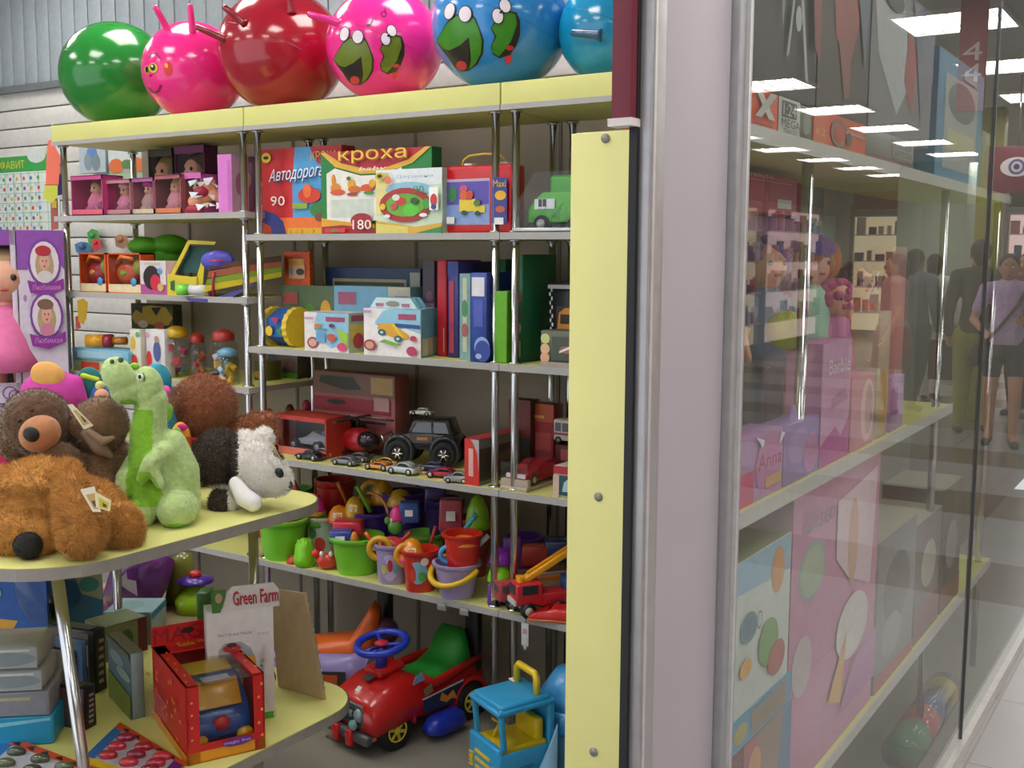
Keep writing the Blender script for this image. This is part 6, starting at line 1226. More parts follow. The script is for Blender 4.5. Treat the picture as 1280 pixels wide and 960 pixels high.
card('boxed_game', 'pink and white box with a black oval opening, beside the orange bags', 'boxed toy', 176, 208, 326, 370, YS+.02, L2, .09, 'd8b8cc', [('r', 0, 0, 1, .3, 'b04a94'), ('r', 0, .3, 1, 1, 'd8d0d4'), ('e', .45, .5, .33, .36, '241418'), ('e', .6, .36, .2, .24, 'c82440'), ('e', .8, .22, .12, .12, 'c8a868'), ('e', .78, .7, .09, .09, '5a9ad0'), ('t', .2, .87, .8, .94, 'a89040', 'ОООО')])
k = K(222, 370, pt=(PY(222, 370, YS+.05).x, YS+.06, L2)); t = thing('toy_workbench', 'yellow toy tool caddy with a sloping frame and teal window', 'toy', k.p, k.rz); YY2 = PL('dcc81e')
def kprism(mb, k, pts, d0, d1, m):
    n = len(pts); a = [k.v(x, y, d0) for x, y in pts]; b = [k.v(x, y, d1) for x, y in pts]; mb.mesh(a+b, [tuple(range(n))[::-1], tuple(range(n, 2*n))]+[(i, (i+1) % n, n+(i+1) % n, n+i) for i in range(n)], m)
mb = MB()
for pts in ([(209, 372), (209, 342), (222, 344), (240, 346), (248, 345), (250, 372)], [(213, 343), (235, 300), (239, 302), (218, 344)], [(235, 300), (270, 302), (268, 306), (237, 305)], [(246, 346), (252, 325), (256, 326), (252, 372), (246, 372)]): kprism(mb, k, pts, -6, 8, YY2)
mb.build('frame', t); mb = MB(); kprism(mb, k, [(222, 342), (238, 308), (264, 308), (250, 340)], 6, 9, M('1f5a60', .4)); kprism(mb, k, [(213, 352), (218, 350), (218, 364), (213, 362)], -7, -6, '1a6a3a'); mb.build('back_panel', t, 'teal back panel')
k = K(260, 372, pt=(PY(250, 368, YS+.01).x, YS+.015, L2))
t = thing('toy_torch', 'white and green toy torch lying at the shelf edge', 'toy', k.p, k.rz); mb = MB(); mb.cyl(k.v(222, 362, 0), k.v(236, 362, 0), 7*k.s, PL('7cd84a')); mb.cyl(k.v(236, 362, 0), k.v(262, 363, 0), 6*k.s, PL('dcdce0'), 7*k.s); mb.cyl(k.v(262, 363, 0), k.v(267, 363, 0), 8*k.s, PL('8a2a5a')); mb.build('barrel', t)
k = K(262, 374, pt=(PY(262, 374, YS+.01).x, YS+.03, L2)); 
mb = MB(); kprism(mb, k, [(232, 372), (262, 374), (300, 362), (318, 352), (318, 356), (290, 372), (262, 378), (236, 376)], -10, 30, PL('4a44a0')); tag(mb.build('toy_racket'), 'indigo plastic racket lying flat under the stacked mats', 'toy', None, k.p, k.rz)
for i, (y0, y1, c, lb) in enumerate(((366, 358, 'c8b41c', 'yellow foam mat at the bottom of the slanted pile'), (357, 350, '7a9a1c', 'moss green foam mat in the slanted pile'), (348, 340, 'a05838', 'brown foam mat in the slanted pile'), (338, 332, '5a3a30', 'dark brown foam mat on top of the slanted pile'))):
    k = K(285, y0, pt=(PY(290, y0, YS+.08).x, YS+.06+.0*i, L2)); mb = MB(); kprism(mb, k, [(255+2*i, y0-1), (352, y0-20+3*i), (352, y1-22+3*i), (257+2*i, y1-1)], -12, 60, M(c, .7)); tag(mb.build('foam_mat'), lb, 'foam mat', 'slanted pile of foam mats', k.p, k.rz)
k = K(272, 345, pt=(PY(272, 345, YS+.02).x, YS+.03, PY(272, 345, YS+.02).z)); t = thing('toy_umbrella', 'violet blue toy umbrella top leaning on the foam mats', 'toy', (k.p.x, k.p.y, L2), k.rz); k.p = Vector((k.p.x, k.p.y, L2))
mb = MB(); mb.ell(k.v(272, 326, 0), (21*k.s, .02, 13*k.s), PL('4a44b8', .5)); mb.tube([k.v(262, 326, -14), k.v(280, 326, -14)], .003, PL('c83a4a')); mb.tube([k.v(268, 340, -6), k.v(266, 350, -6), Vector((k.v(266, 350, -6).x, k.v(266, 350, -6).y, .002))], .005, PL('a81c4a')); mb.build('canopy', t)
k = K(194, 326, pt=(PY(194, 320, YS+.2).x, YS+.18, L2)); soft_o = thing('toy_bag', 'grass green soft bag lying on top behind the orange bags', 'toy bag', k.p, k.rz); soft('bag', [k.e(182, 308, 22, 12, 0, 16), k.e(212, 306, 24, 13, 4, 18), k.e(200, 330, 30, 22, 4, 16), k.e(200, 352, 30, 16, 4, 16)], .005, [M('4c9a16', .6)], None, soft_o)
for (x, y, rx, ry, c, lb) in ((117, 298, 8, 12, '3a8a3a', 'small green hanging toy parrot on the slat wall'), (121, 306, 6, 8, 'c01c3c', 'small crimson hanging toy under the green parrot'), (104, 310, 11, 8, '3a6a94', 'small blue hanging pack on the slat wall'), (152, 302, 9, 9, '9a6a4a', 'small brown hanging pack on the slat wall')):
    k = K(x, y, pt=PY(x, y, WY-.06)); mb = MB(); kprism(mb, k, [(x-rx, y-ry*.6), (x-rx*.3, y-ry), (x+rx*.7, y-ry*.8), (x+rx, y+ry*.4), (x+rx*.2, y+ry), (x-rx*.8, y+ry*.7)], -5, 5, M(c, .4)); mb.ell(k.v(x-2, y-ry*.3, -6), rx*.4*k.s, M(c, .3)); tag(mb.build('hanging_toy'), lb, 'hanging toy', 'small toys hanging on the slat wall', k.p, k.rz)
# --- third shelf
def jar(px, yt, yb, wpx, Y, body, lid, label, top=None):
    s = mpx(px, (yt+yb)/2, Y); h = (yb-yt)*s; r = wpx*s/2; p = PY(px, yb, Y); t = thing('toy_jar', label, 'toy jar', (p.x, Y, L3), 0, 'clear toy jars on the third left shelf')
    mb = MB(); mb.ring([(r*.95, 0), (r, h*.05), (r, h*.7), (r*.7, h*.8)], FILM, 20); mb.build('jar', t); mb = MB()
    for i in range(9): a = R.uniform(0, 6.28); q = r*.55; mb.box((q*math.cos(a), q*math.sin(a), h*.1+h*.06*i), (r*.5, r*.4, h*.12), PL(body[i % len(body)]), (a, a, 0), bev=.002)
    mb.build('bricks', t); mb = MB(); mb.ring([(r*.75, h*.78), (r*.8, h*.8), (r*.8, h*.92), (r*.3, h)], PL(lid), 20); mb.build('lid', t); return t
jar(222, 414, 478, 36, YS+.1, ['c8505a', '5a94b8', 'd8d8d8', 'a84a6a'], 'c8a01c', 'clear jar with mixed bricks and a yellow lid')
jar(281, 414, 480, 34, YS+.1, ['d8a81c', '7aa8c0', 'b8b0c8', 'd8b83a'], 'b83434', 'clear jar with yellow and blue bricks and a red lid')
jar(285, 438, 484, 30, YS+.04, ['d8a81c', 'd8c04a', '8ab0c8'], '6aa0c0', 'small jar of yellow pieces with a light blue lid at the front')
jar(248, 420, 476, 22, YS+.14, ['c83c3c', 'd87a3a', '8a5a5a'], 'b8302a', 'narrow jar of red pieces between the two big jars')
card('boxed_game', 'light blue flat tray box under the toy hammer', 'boxed toy', 90, 160, 427, 442, YS+.02, PY(125, 442, YS+.02).z, .12, '74b0cc', [('r', .1, .2, .9, .8, '9cc4d4')], h=.045).location.z = L3+.05
card('boxed_game', 'pale green and red box on the third left shelf under the blue tray', 'boxed toy', 92, 158, 443, 462, YS+.03, L3, .11, 'a8b890', [('r', .15, .2, .5, .8, 'b83a2a'), ('r', .55, .1, .62, .9, 'd8a42a')], h=.049)
k = K(125, 426, pt=(PY(125, 426, YS+.05).x, YS+.07, L3+.096)); k.px, k.py = proj(k.p)
t = thing('toy_hammer', 'orange yellow toy hammer with a crimson head lying on the blue tray', 'toy', k.p, k.rz); X0 = k.px-22; mb = MB(); mb.cyl(k.v(X0, k.py-9, 0), k.v(X0+22, k.py-9, 0), 8*k.s, PL('e0a01c')); mb.cyl(k.v(X0+22, k.py-9, 0), k.v(X0+32, k.py-9, 0), 8.5*k.s, PL('9a2438')); mb.cyl(k.v(X0+32, k.py-9, 0), k.v(X0+50, k.py-9, 0), 5*k.s, PL('b8741c')); mb.build('barrel', t)
card('boxed_game', 'white framed box with little figures and red balls, left half', 'boxed toy', 163, 176, 412, 470, YS+.04, L3, .05, 'd4d0c4', [('e', .3, .7, .25, .15, 'd8b03a'), ('e', .35, .3, .35, .16, 'c82a2a'), ('e', .8, .9, .2, .06, '5ab06a')])
card('boxed_game', 'white framed box with a boy figure and red ball, right half', 'boxed toy', 183, 206, 412, 470, YS+.04, L3, .05, 'd0ccd0', [('e', .15, .35, .15, .2, 'c8242a'), ('e', .6, .55, .2, .22, '4a5a94'), ('e', .6, .8, .12, .07, 'b88a6a'), ('e', .1, .88, .1, .05, 'd88aa0')])
card('toy_car_pack', 'yellow and black pack of toy cars hanging behind the jars', 'boxed toy', 164, 216, 380, 412, YS+.3, PY(190, 412, YS+.3).z, .05, '3a3a2a', [('poly', [(0, .5), (.2, .85), (.5, .95), (.85, .9), (1, .5), (.9, .2), (.1, .2)], 'a88a1c'), ('poly', [(.1, .8), (.3, .95), (.28, .6)], '1c1c1a'), ('poly', [(.5, .85), (.75, .9), (.62, .55)], '1c1c1a'), ('e', .3, .2, .12, .15, 'b8a8a0'), ('e', .7, .18, .12, .15, 'b05030')])
k = K(103, 405, pt=PY(103, 404, YS+.33)); mb = MB(); kprism(mb, k, [(96, 376), (104, 373), (110, 378), (108, 398), (104, 406), (98, 402)], -6, 6, PL('dcb018')); kprism(mb, k, [(94, 396), (99, 394), (101, 410), (95, 412)], -4, 4, PL('c0302a')); tag(mb.build('hanging_toy'), 'long yellow toy parrot hanging at the left post of the shelving', 'hanging toy', None, k.p, k.rz)
card('boxed_game', 'dark box with a green bottom strip on the third left shelf', 'boxed toy', 335, 372, 440, 480, YS+.32, L3, .07, '544a40', [('r', 0, 0, 1, .2, '3f8a1c'), ('e', .6, .6, .35, .25, '6a5048'), ('e', .2, .6, .2, .3, '3a3c54')])
card('boxed_game', 'small amber and green set beside the chrome posts on the third left shelf', 'boxed toy', 318, 333, 452, 484, YS+.2, L3, .08, '6a6428', [('e', .4, .3, .4, .2, 'b08a1c'), ('e', .5, .7, .3, .2, '3a5a3a')])
# --- fourth shelf: red bags seen between the posts
for i, (x0, x1, c, lb) in enumerate(((331, 352, '9c1c24', 'red toy bag on the lower left shelf, nearest the chrome posts'), (354, 372, '5a1a1c', 'dark maroon toy bag between the two red ones'), (374, 391, 'a01c3a', 'crimson toy bag at the back of the lower left shelf'))):
    Yb = YS+.14+.11*i; k = K((x0+x1)/2, 540, pt=(min(PY((x0+x1)/2, 520, Yb).x, XL1-.05), Yb, L4)); k.px, k.py = proj(k.p); t = thing('toy_bag', lb, 'toy bag', k.p, k.rz, 'red toy bags on the lower left shelf'); cx_, cy_ = k.px, k.py
    soft('bag', [k.e(cx_, cy_-20, 9, 20, 0, 9), k.e(cx_, cy_-44, 6, 10, 0, 6)], .005, [M(c, .35)], None, t)
# --- slat wall left: poster, water pistol, tall doll carton on a plinth
a = PY(-25, 250, WY-.08); b = PY(62, 250, WY-.08); w = b.x-a.x; zt = PY(30, 193, WY-.08).z; zb = PY(30, 292, WY-.08).z; mb = MB(); mb.box((0, 0, (zt-zb)/2), (w, .006, zt-zb), M('dde2e0', .4))
F = Face(mb, (-w/2, -.0035, 0), (w, 0, 0), (0, 0, zt-zb)); F.draw([('r', 0, .8, 1, 1, '3a9a4a'), ('e', .72, 1.0, .13, .1, 'c4ccc8'), ('t', .05, .84, .55, .95, 'd8c83a', 'АЛФАВИТ')])
for i in range(9): F.r(.02+.12*i, 0, .026+.12*i, .79, '5ab08a')
for j in range(7): F.r(0, .02+.125*j, 1, .026+.125*j, '5ab08a')
LET = 'АБВГДЕЖЗИКЛМНОПРСТУФХЦЧШЩЫЭЮЯ'
for i in range(8):
    for j in range(6): F.t(.04+.12*i, .09+.125*j, .065+.12*i, .13+.125*j, '3a4a94', LET[(i+8*j) % len(LET)]); F.e(.095+.12*i, .07+.125*j, .018, .025, ['c84a3a', '5a9a3a', 'c8a03a', '4a7ab0', '8a4a6a'][(i*3+j) % 5])
tag(mb.build('alphabet_poster'), 'alphabet poster with a green header and a grid of letters on the slat wall', 'poster', None, ((a.x+b.x)/2, WY-.08+.06, zb), 0)
k = K(64, 250, pt=PY(64, 252, YS+.12)); t = thing('water_pistol', 'coral and lime toy water gun hanging at the end of the shelving', 'toy', k.p, k.rz)
mb = MB(); kprism(mb, k, [(60, 176), (66, 174), (70, 186), (76, 196), (73, 232), (57, 232), (58, 200)], -6, 6, PL('ee6a4a')); mb.build('tank', t); mb = MB(); kprism(mb, k, [(56, 230), (72, 230), (72, 246), (64, 254), (54, 248)], -6, 6, PL('c4cc28')); mb.build('grip', t, 'lime grip'); mb = MB(); mb.tube([k.v(68, 172, 0), k.v(66, 160, 0), k.v(65, 155, 20)], .002, 'b8b8b8'); mb.build('hook', t)
for (x, y, c, lb) in ((74, 225, '3a3a7a', 'dark blue and yellow hanging pack beside the water gun'), (68, 268, 'b05a4a', 'dusty red hanging toy under the water gun')):
    k = K(x, y, pt=PY(x, y, YS+.2)); mb = MB(); kprism(mb, k, [(x-5, y-22), (x+4, y-20), (x+5, y+18), (x-4, y+20)], -4, 4, M(c, .4)); kprism(mb, k, [(x-3, y-18), (x+3, y-17), (x+3, y-8), (x-3, y-8)], -5, -4, 'd8b83a'); tag(mb.build('hanging_pack'), lb, 'hanging pack', None, k.p, k.rz)
Yc = 2.62
x0 = PY(24, 380, Yc).x; sc_ = depth(PY(24, 380, Yc))/f; RZ = .93; zt = PY(50, 287, Yc).z; zb = .98; w = 54*sc_; d = .16
t = thing('doll_carton', 'tall purple and white doll carton with two oval girl portraits, at the left edge', 'boxed doll', (x0, Yc, zb), RZ)
h = zt-zb; mb = MB(); mb.box((w/2, d/2, h/2), (w, d, h), M('d4c8dc', .4))
F = Face(mb, (0, -.001, 0), (w, 0, 0), (0, 0, h)); pf2 = []
F.r(0, .8, .2, 1, '8a4aa8'); F.poly([(0, 1), (1, 1), (1, .78), (.62, .9), (.2, .78), (0, .78)], '8a4aa8')
for cy in (.82, .52):
    F.e(.58, cy, .36, .135, '7a3a9c'); F.e(.58, cy, .31, .118, 'ddd0dc'); F.e(.58, cy-.02, .2, .09, 'b09878'); F.e(.58, cy+.005, .11, .05, 'd8a090'); F.e(.58, cy-.08, .16, .035, 'c87a9a' if cy < .6 else 'd0c8cc'); F.e(.56, cy+.065, .17, .03, 'b02a3a' if cy > .6 else '7a5a4a')
    F.e(.54, cy+.008, .012, .006, '2a2a3a'); F.e(.62, cy+.008, .012, .006, '2a2a3a'); F.e(.58, cy-.022, .025, .006, 'b03a4a')
    F.poly([(.2, cy-.1), (.6, cy-.13), (.98, cy-.09), (.98, cy-.15), (.6, cy-.19), (.25, cy-.17)], '8a2a94'); F.t(.3, cy-.155, .9, cy-.125, 'c890c8', 'Любимая')
F.e(.14, .62, .04, .02, 'a87ab8')
Fs = Face(mb, (-.001, d, 0), (0, -d, 0), (0, 0, h)); mb.build('carton', t)
w2 = 36*sc_
t = thing('doll_box', 'large window box with a blond doll in pink, cut off at the left edge', 'boxed doll', (x0-math.cos(RZ)*(w2/2+.004), Yc-math.sin(RZ)*(w2/2+.004), zb), RZ); c = M('8a4aa8', .4); mb = MB()
mb.box((0, .16, h/2), (w2, .004, h), M('4a4048')); mb.box((w2/2-.002, .08, h/2), (.004, .16, h), M('d4c8dc')); mb.box((0, .08, h-.03), (w2, .16, .06), c); mb.box((0, .08, .01), (w2, .16, .02), c); mb.box((w2/2-.01, .002, h/2), (.02, .004, h), M('d4c8dc')); mb.box((0, .002, .05), (w2, .004, .1), M('d4c8dc')); mb.torus((w2*.1, -.004, .06), .025, .002, '8a3a9c', (PI/2, 0, 0)); mb.torus((w2*.25, -.004, .05), .02, .002, '8a3a9c', (PI/2, 0, 0)); mb.build('carton', t)
doll(t, w2*.1, .07, .03, h*.82, 'd86aa0', 'a88a68', None, False)
mb = MB(); mb.box((0, .09, zb/2), (.34, .22, zb-.002), M('c8c8c4', .5), bev=.004); tag(mb.build('plinth'), 'pale grey plinth carrying the tall doll cartons, mostly behind the soft toys', 'plinth', None, (x0, Yc, 0), RZ)
# ================================================================ goods in the window display unit
ZWA, ZWB, ZWC = WZ
def wcard(label, x0, x1, yt, X, z, d, base, front=None, left=None, top=None, h=None, name='boxed_toy', cat='boxed toy', group=None, yc=None):
    xr = (x0+x1)/2; a = PX(x0, 400, X).y; b = PX(x1, 400, X).y; hh = h or PX(x0+(x1-x0)*.3, yt, X).z-z
    mb = MB(); carton(mb, b-a, d, hh, base, front, None, top, left)
    return tag(mb.build(name), label, cat, group, (X-d/2, (a+b)/2, z), PI/2)
mega = [('r', 0, 0, .55, 1, 'd8512a'), ('r', .56, .0, 1, 1, 'c8c8c4'), ('r', .62, .5, .92, .92, '4a4648'), ('t', .64, .55, .9, .86, 'd8d8d4', '1:24'), ('t', .6, .24, .98, .46, '3a3838', 'MEGA'), ('t', .64, .08, .92, .2, '3a3838', 'TRACKS'), ('poly', [(.08, .95), (.2, .95), (.46, .3), (.34, .3)], 'c8c8c4'), ('poly', [(.36, .95), (.48, .95), (.2, .3), (.08, .3)], 'b8b8b4'), ('r', .05, .1, .4, .14, '8a3a20')]
wcard('orange and white flat carton reading 1:24 MEGA TRACKS', 926, 990, 108, -.735, ZWA, .24, 'b8452a', mega, h=.072)
wcard('plain grey-green flat carton right of the MEGA carton', 991, 1006, 108, -.735, ZWA, .24, '7a8078', [('e', .5, .5, .3, .3, '8a9088')], h=.07)
wcard('bright orange flat carton with a round race track loop', 1007, 1072, 135, -.735, ZWA, .24, 'c8502a', [('r', 0, 0, 1, 1, 'd8552a'), ('r', 0, 0, .22, 1, 'd86a3a'), ('t', .04, .3, .2, .5, 'e8b060', '62'), ('e', .45, .5, .16, .4, '8a6a5a'), ('e', .45, .5, .11, .28, 'c8402a'), ('r', .55, .55, .95, .62, 'b8a090'), ('e', .62, .4, .05, .2, '5a4440')], h=.074)
wcard('grey flat carton reading АВТОТРЕК in black letters', 1073, 1132, 165, -.735, ZWA, .24, '8a8c88', [('r', 0, 0, 1, .22, '7a4a50'), ('r', .52, .3, .98, .95, 'a8aaa4'), ('t', .56, .62, .94, .82, '3a3838', 'СУПЕР'), ('t', .55, .34, .95, .54, '3a3838', 'АВТОТРЕК')], h=.074)
ro = [('r', 0, 0, 1, 1, '2e2c2c'), ('poly', [(.35, .6), (.5, .95), (.75, 1), (.7, .75), (.6, .55)], '4a4444'), ('poly', [(.36, 1), (.5, 1), (.42, .8)], 'c8a03a'), ('poly', [(.6, 1), (.8, 1), (.66, .86)], 'c8a03a'),
      ('poly', [(.55, .5), (.7, .48), (.7, .7), (.55, .7)], '9aa4b0'), ('poly', [(.57, .52), (.68, .5), (.68, .68), (.57, .68)], '2e3c50'), ('poly', [(.58, .5), (.5, .2), (.46, .18), (.55, .5)], 'b0b4b8'), ('poly', [(.66, .48), (.78, .1), (.82, .1), (.7, .5)], 'b0b4b8'), ('poly', [(.34, .5), (.38, .7), (.42, .55), (.38, .3)], '8a8c94'), ('e', .62, .38, .05, .06, 'b8bcc0'), ('poly', [(.8, .8), (1, .95), (1, .2), (.9, .3)], '8a3a34'), ('poly', [(.0, .9), (.2, 1), (.2, .5), (.05, .4)], '6a3a34')]
wcard('dark carton with a drawn silver robot figure, on the flat cartons', 930, 1008, 0, -.74, ZWA+.0755, .18, '2c2a2a', ro, [('r', 0, 0, 1, 1, '3a3434')], h=.40, group='tall dark robot cartons')
wcard('dark carton with a red robot figure, second on the flat cartons', 1010, 1072, 0, -.74, ZWA+.0755, .18, '35302f', [('r', 0, 0, 1, 1, '3c3634'), ('poly', [(.2, .9), (.7, 1), (.8, .6), (.6, .3), (.3, .4)], '9a3c34'), ('poly', [(.35, .4), (.5, .1), (.6, .12), (.6, .4)], '8a4a40'), ('e', .45, .8, .12, .12, 'b8704a'), ('poly', [(.7, .7), (.95, .9), (.9, .3)], '5a6a84')], None, h=.40, group='tall dark robot cartons')
wcard('pale silver carton with a slanting white and red figure', 1074, 1150, 0, -.74, ZWA+.0755, .18, '8a8c94', [('r', 0, 0, 1, 1, '7a7a82'), ('poly', [(.0, 1), (.45, 1), (.6, .4), (.4, .15), (.1, .5)], 'b8bcc4'), ('poly', [(.55, .8), (.7, .6), (.65, .2), (.5, .4)], 'a83a44'), ('poly', [(.6, 1), (1, 1), (1, .5), (.8, .2)], '6a6c88'), ('e', .3, .9, .15, .08, '3a3a40')], [('r', 0, 0, 1, 1, '4a4a50')], h=.36)
wcard('blue framed carton with a grey window and pale yellow print', 1158, 1214, 40, -.74, ZWA, .12, '3f80a8', [('r', 0, 0, 1, 1, '4a8cb4'), ('r', .14, .1, .86, .84, 'a8b0b0'), ('e', .5, .66, .3, .16, '5a6468'), ('r', .2, .25, .8, .42, 'c8c49a'), ('r', .5, .86, .8, .95, '9ab0c0')], [('r', 0, 0, 1, 1, '3a7098')], h=.37)
wcard('small grey carton next to the blue framed one', 1216, 1232, 120, -.74, ZWA, .12, '9a9c98', [('e', .5, .5, .35, .3, '7a8088')], h=.2)
# --- shelf B: dolls
def wdoll(px, X, z, h, dress, hair, label, hat=None, legs='4a6a90', z0=None):
    y = PX(px, 400, X).y; t = thing('standing_doll', label, 'doll', (X, y, z), PI/2-.6); r = h*.10
    soft('doll_body', [('e', (0, 0, h-r*1.15), (r*.95, r*.95, r*1.1)), ('c', [((0, 0, h-r*1.8), r*.4), ((0, 0, h*.68), r*.55), ((0, 0, h*.45), r*.6)]), ('c', [((-r*.6, 0, h*.72), r*.32), ((-r*1.5, -r*.4, h*.56), r*.26), ((-r*1.7, -r*1.2, h*.46), r*.2)]), ('c', [((r*.6, 0, h*.72), r*.32), ((r*1.4, -r*.4, h*.56), r*.26), ((r*1.5, -r*1.4, h*.5), r*.2)]), ('c', [((-r*.45, 0, h*.46), r*.42), ((-r*.5, 0, h*.02+.01), r*.3)]), ('c', [((r*.45, 0, h*.46), r*.42), ((r*.5, 0, h*.02+.01), r*.3)])], .005, [SKIN], None, t, sm=2)
    mb = MB(); mb.ring([(r*1.35, h*.42), (r*1.2, h*.5), (r*.95, h*.68), (r*.8, h*.76), (r*.45, h*.79)], M(dress, .8), 18)
    for s in (-1, 1): mb.tube([(s*r*.75, 0, h*.73), (s*r*1.35, -r*.3, h*.6)], [r*.5, r*.42], M(dress, .8))
    mb.build('jacket', t); mb = MB()
    for s in (-1, 1): mb.tube([(s*r*.5, 0, h*.46), (s*r*.55, 0, h*.06)], [r*.6, r*.5], M(legs, .8))
    mb.build('trousers', t); mb = MB()
    for s in (-1, 1): mb.ell((s*r*.4, -r*.86, h-r*1.0), (r*.13, r*.08, r*.12), '1c2430')
    mb.ell((0, -r*.92, h-r*1.55), (r*.2, r*.08, r*.08), 'b83a44'); mb.build('face', t); mb = MB()
    for i in range(34): a = R.uniform(0, 2*PI); e = R.uniform(-.5, 1.3); v = Vector((math.cos(a)*math.cos(e), math.sin(a)*math.cos(e)*.9+.25, math.sin(e)))*r*1.05; mb.ell(Vector((0, 0, h-r*1.0))+v, r*.36, M(hair, .7), n=8)
    mb.build('hair', t)
    if hat: mb = MB(); mb.ell((0, 0, h-r*.25), (r*1.2, r*1.2, r*.7), M(hat, .9, 0, 0, .3, 200, .6)); mb.build('cap', t)
    return t
wdoll(1012, -.90, ZWB, .50, '9cc8b4', 'a86a3a', 'tall doll in a mint jacket with a glittery violet cap', '7a5ab0', '4a6088')
wdoll(956, -.92, ZWB, .50, '6a7a98', '7a5a94', 'tall doll in blue with bushy purple hair, nearest the window post', None, '40607c')
wdoll(1072, -.92, ZWB, .44, 'c87a6a', '7a2a4a', 'doll in a salmon ruffled dress behind the pink cartons', None, 'a83a5a')
wdoll(1046, -.84, ZWB, .40, 'd07ab0', 'b03a7a', 'doll with magenta hair and a pink gown behind the Barbie carton', None, 'c86aa0')
p = PX(983, 413, -.80); mb = MB(); mb.ell((0, 0, 0), .043, PL('c4cc4a', .5), n=32); tag(mb.build('toy_ball'), 'pale yellow-green ball held up before the mint-jacketed doll', 'ball', None, p)
p = PX(1038, 325, -.93); mb = MB(); mb.ell((0, 0, 0), (.03, .04, .05), PL('d87a2a', .6), n=28); tag(mb.build('toy_ball'), 'orange oval balloon-like toy behind the violet cap', 'ball', None, p)
wcard('purple and pink arched doll base box with silver wrapping, nearest the window post', 930, 983, 545, -.735, ZWB, .07, 'a878b0', [('r', 0, 0, 1, 1, 'b088b8'), ('r', 0, 0, .3, .5, 'c8487a'), ('e', .65, .5, .32, .48, 'c07ab0'), ('t', .38, .45, .95, .7, 'b03a6a', 'Anna'), ('r', .55, .15, .95, .32, 'c8a070'), ('poly', [(.3, 1), (.5, .9), (.45, .8)], 'e0e0e8'), ('poly', [(.9, .95), (1, .9), (.85, .75)], 'e0e0e8')], [('r', 0, 0, 1, 1, 'b0587a')])
o = wcard('violet castle-shaped doll base box with a pink crest', 984, 1028, 528, -.735, ZWB, .06, '8a70b0', [('r', 0, 0, 1, 1, '8f74b4'), ('e', .4, .6, .3, .3, 'a084bc'), ('e', .75, .4, .22, .35, 'b87ab8'), ('t', .55, .35, .98, .6, 'c86a90', 'Anna')], [('r', 0, 0, 1, 1, '7a60a0')])
mb = MB(); mb.prism([(-.05, 0), (.0, 0), (-.02, .035), (-.04, .035)], -.002, .002, '9a84c0', Matrix.Rotation(PI/2, 4, 'X')); c_ = mb.build('turret', o); c_.location = (.0, -.02, o.dimensions.z-.0)
wcard('tall pale pink doll carton reading Barbie', 1030, 1065, 428, -.735, ZWB, .08, 'c88ab8', [('r', 0, 0, 1, 1, 'cc94be'), ('poly', [(0, 0), (1, 0), (1, .35), (.7, .2), (.5, .3), (0, .18)], 'b8409c'), ('t', .2, .74, .95, .86, 'e4d8e4', 'Barbie'), ('poly', [(.3, .45), (.9, .5), (.8, .6), (.4, .55)], 'b878ac')], [('r', 0, 0, 1, 1, 'b878a8')])
wcard('narrow pink doll carton with a clear curved window', 1068, 1096, 470, -.735, ZWB, .07, 'c87a9c', [('r', 0, 0, 1, 1, 'c8809c'), ('e', .7, .5, .3, .45, 'd8b0b8'), ('e', .75, .5, .18, .35, 'b88a98')])
wcard('amber and cream tall carton right of the curved window box', 1100, 1114, 390, -.735, ZWB, .07, 'b8a890', [('e', .5, .3, .35, .25, 'b8904a')])
wcard('lavender pointed carton at the far end of the doll shelf', 1118, 1134, 470, -.735, ZWB, .06, 'b890c4', [('r', 0, .3, .5, .8, 'a868a8')])
wcard('crimson carton with a white price label high under the top shelf', 925, 990, 225, -.90, ZWB+.565, .1, 'b02a48', [('r', 0, 0, 1, 1, 'b83452'), ('r', 0, .82, .9, .85, 'd88a9a'), ('r', .6, .15, .88, .4, 'dcdcd8'), ('t', .04, .9, .5, .99, 'd8c8cc', 'КУКЛА')], h=.085)
wcard('mauve tall carton carrying the crimson one behind the purple-haired doll', 925, 1000, 265, -.955, ZWB, .08, '8a4a84', [('r', 0, 0, 1, 1, '8f5088'), ('e', .5, .8, .4, .15, 'a868a0')], h=.56)
wcard('green and blue picture carton behind the orange toy', 1003, 1040, 245, -.97, ZWB, .06, '3a6a5a', [('e', .3, .85, .3, .1, '3a5a94'), ('e', .6, .7, .3, .1, '5a9a4a'), ('e', .4, .6, .3, .08, 'b8a83a')], h=.58)
k_ = PX(1030, 278, -.90); t = thing('toy_moose', 'red antler-like soft toy lying on the green picture carton', 'soft toy', (-.97, k_.y+.03, ZWB+.58), PI/2); soft('body', [('e', (0, 0, .03), (.05, .025, .03)), ('e', (.03, 0, .07), (.02, .018, .025)), ('e', (-.04, 0, .06), (.018, .016, .02))], .004, [M('b8302a', .7)], None, t)
wcard('beige carton in glossy clear wrap behind the salmon doll', 1056, 1100, 325, -.97, ZWB, .06, 'b0988c', [('r', 0, .85, 1, 1, '8a807a'), ('poly', [(.6, .9), (.9, 1), (.8, .85)], 'e0e0e0')], h=.42)
wcard('rose coloured carton by the far end of the doll shelf', 1112, 1130, 275, -.97, ZWB, .06, 'c88a80', None, h=.50)
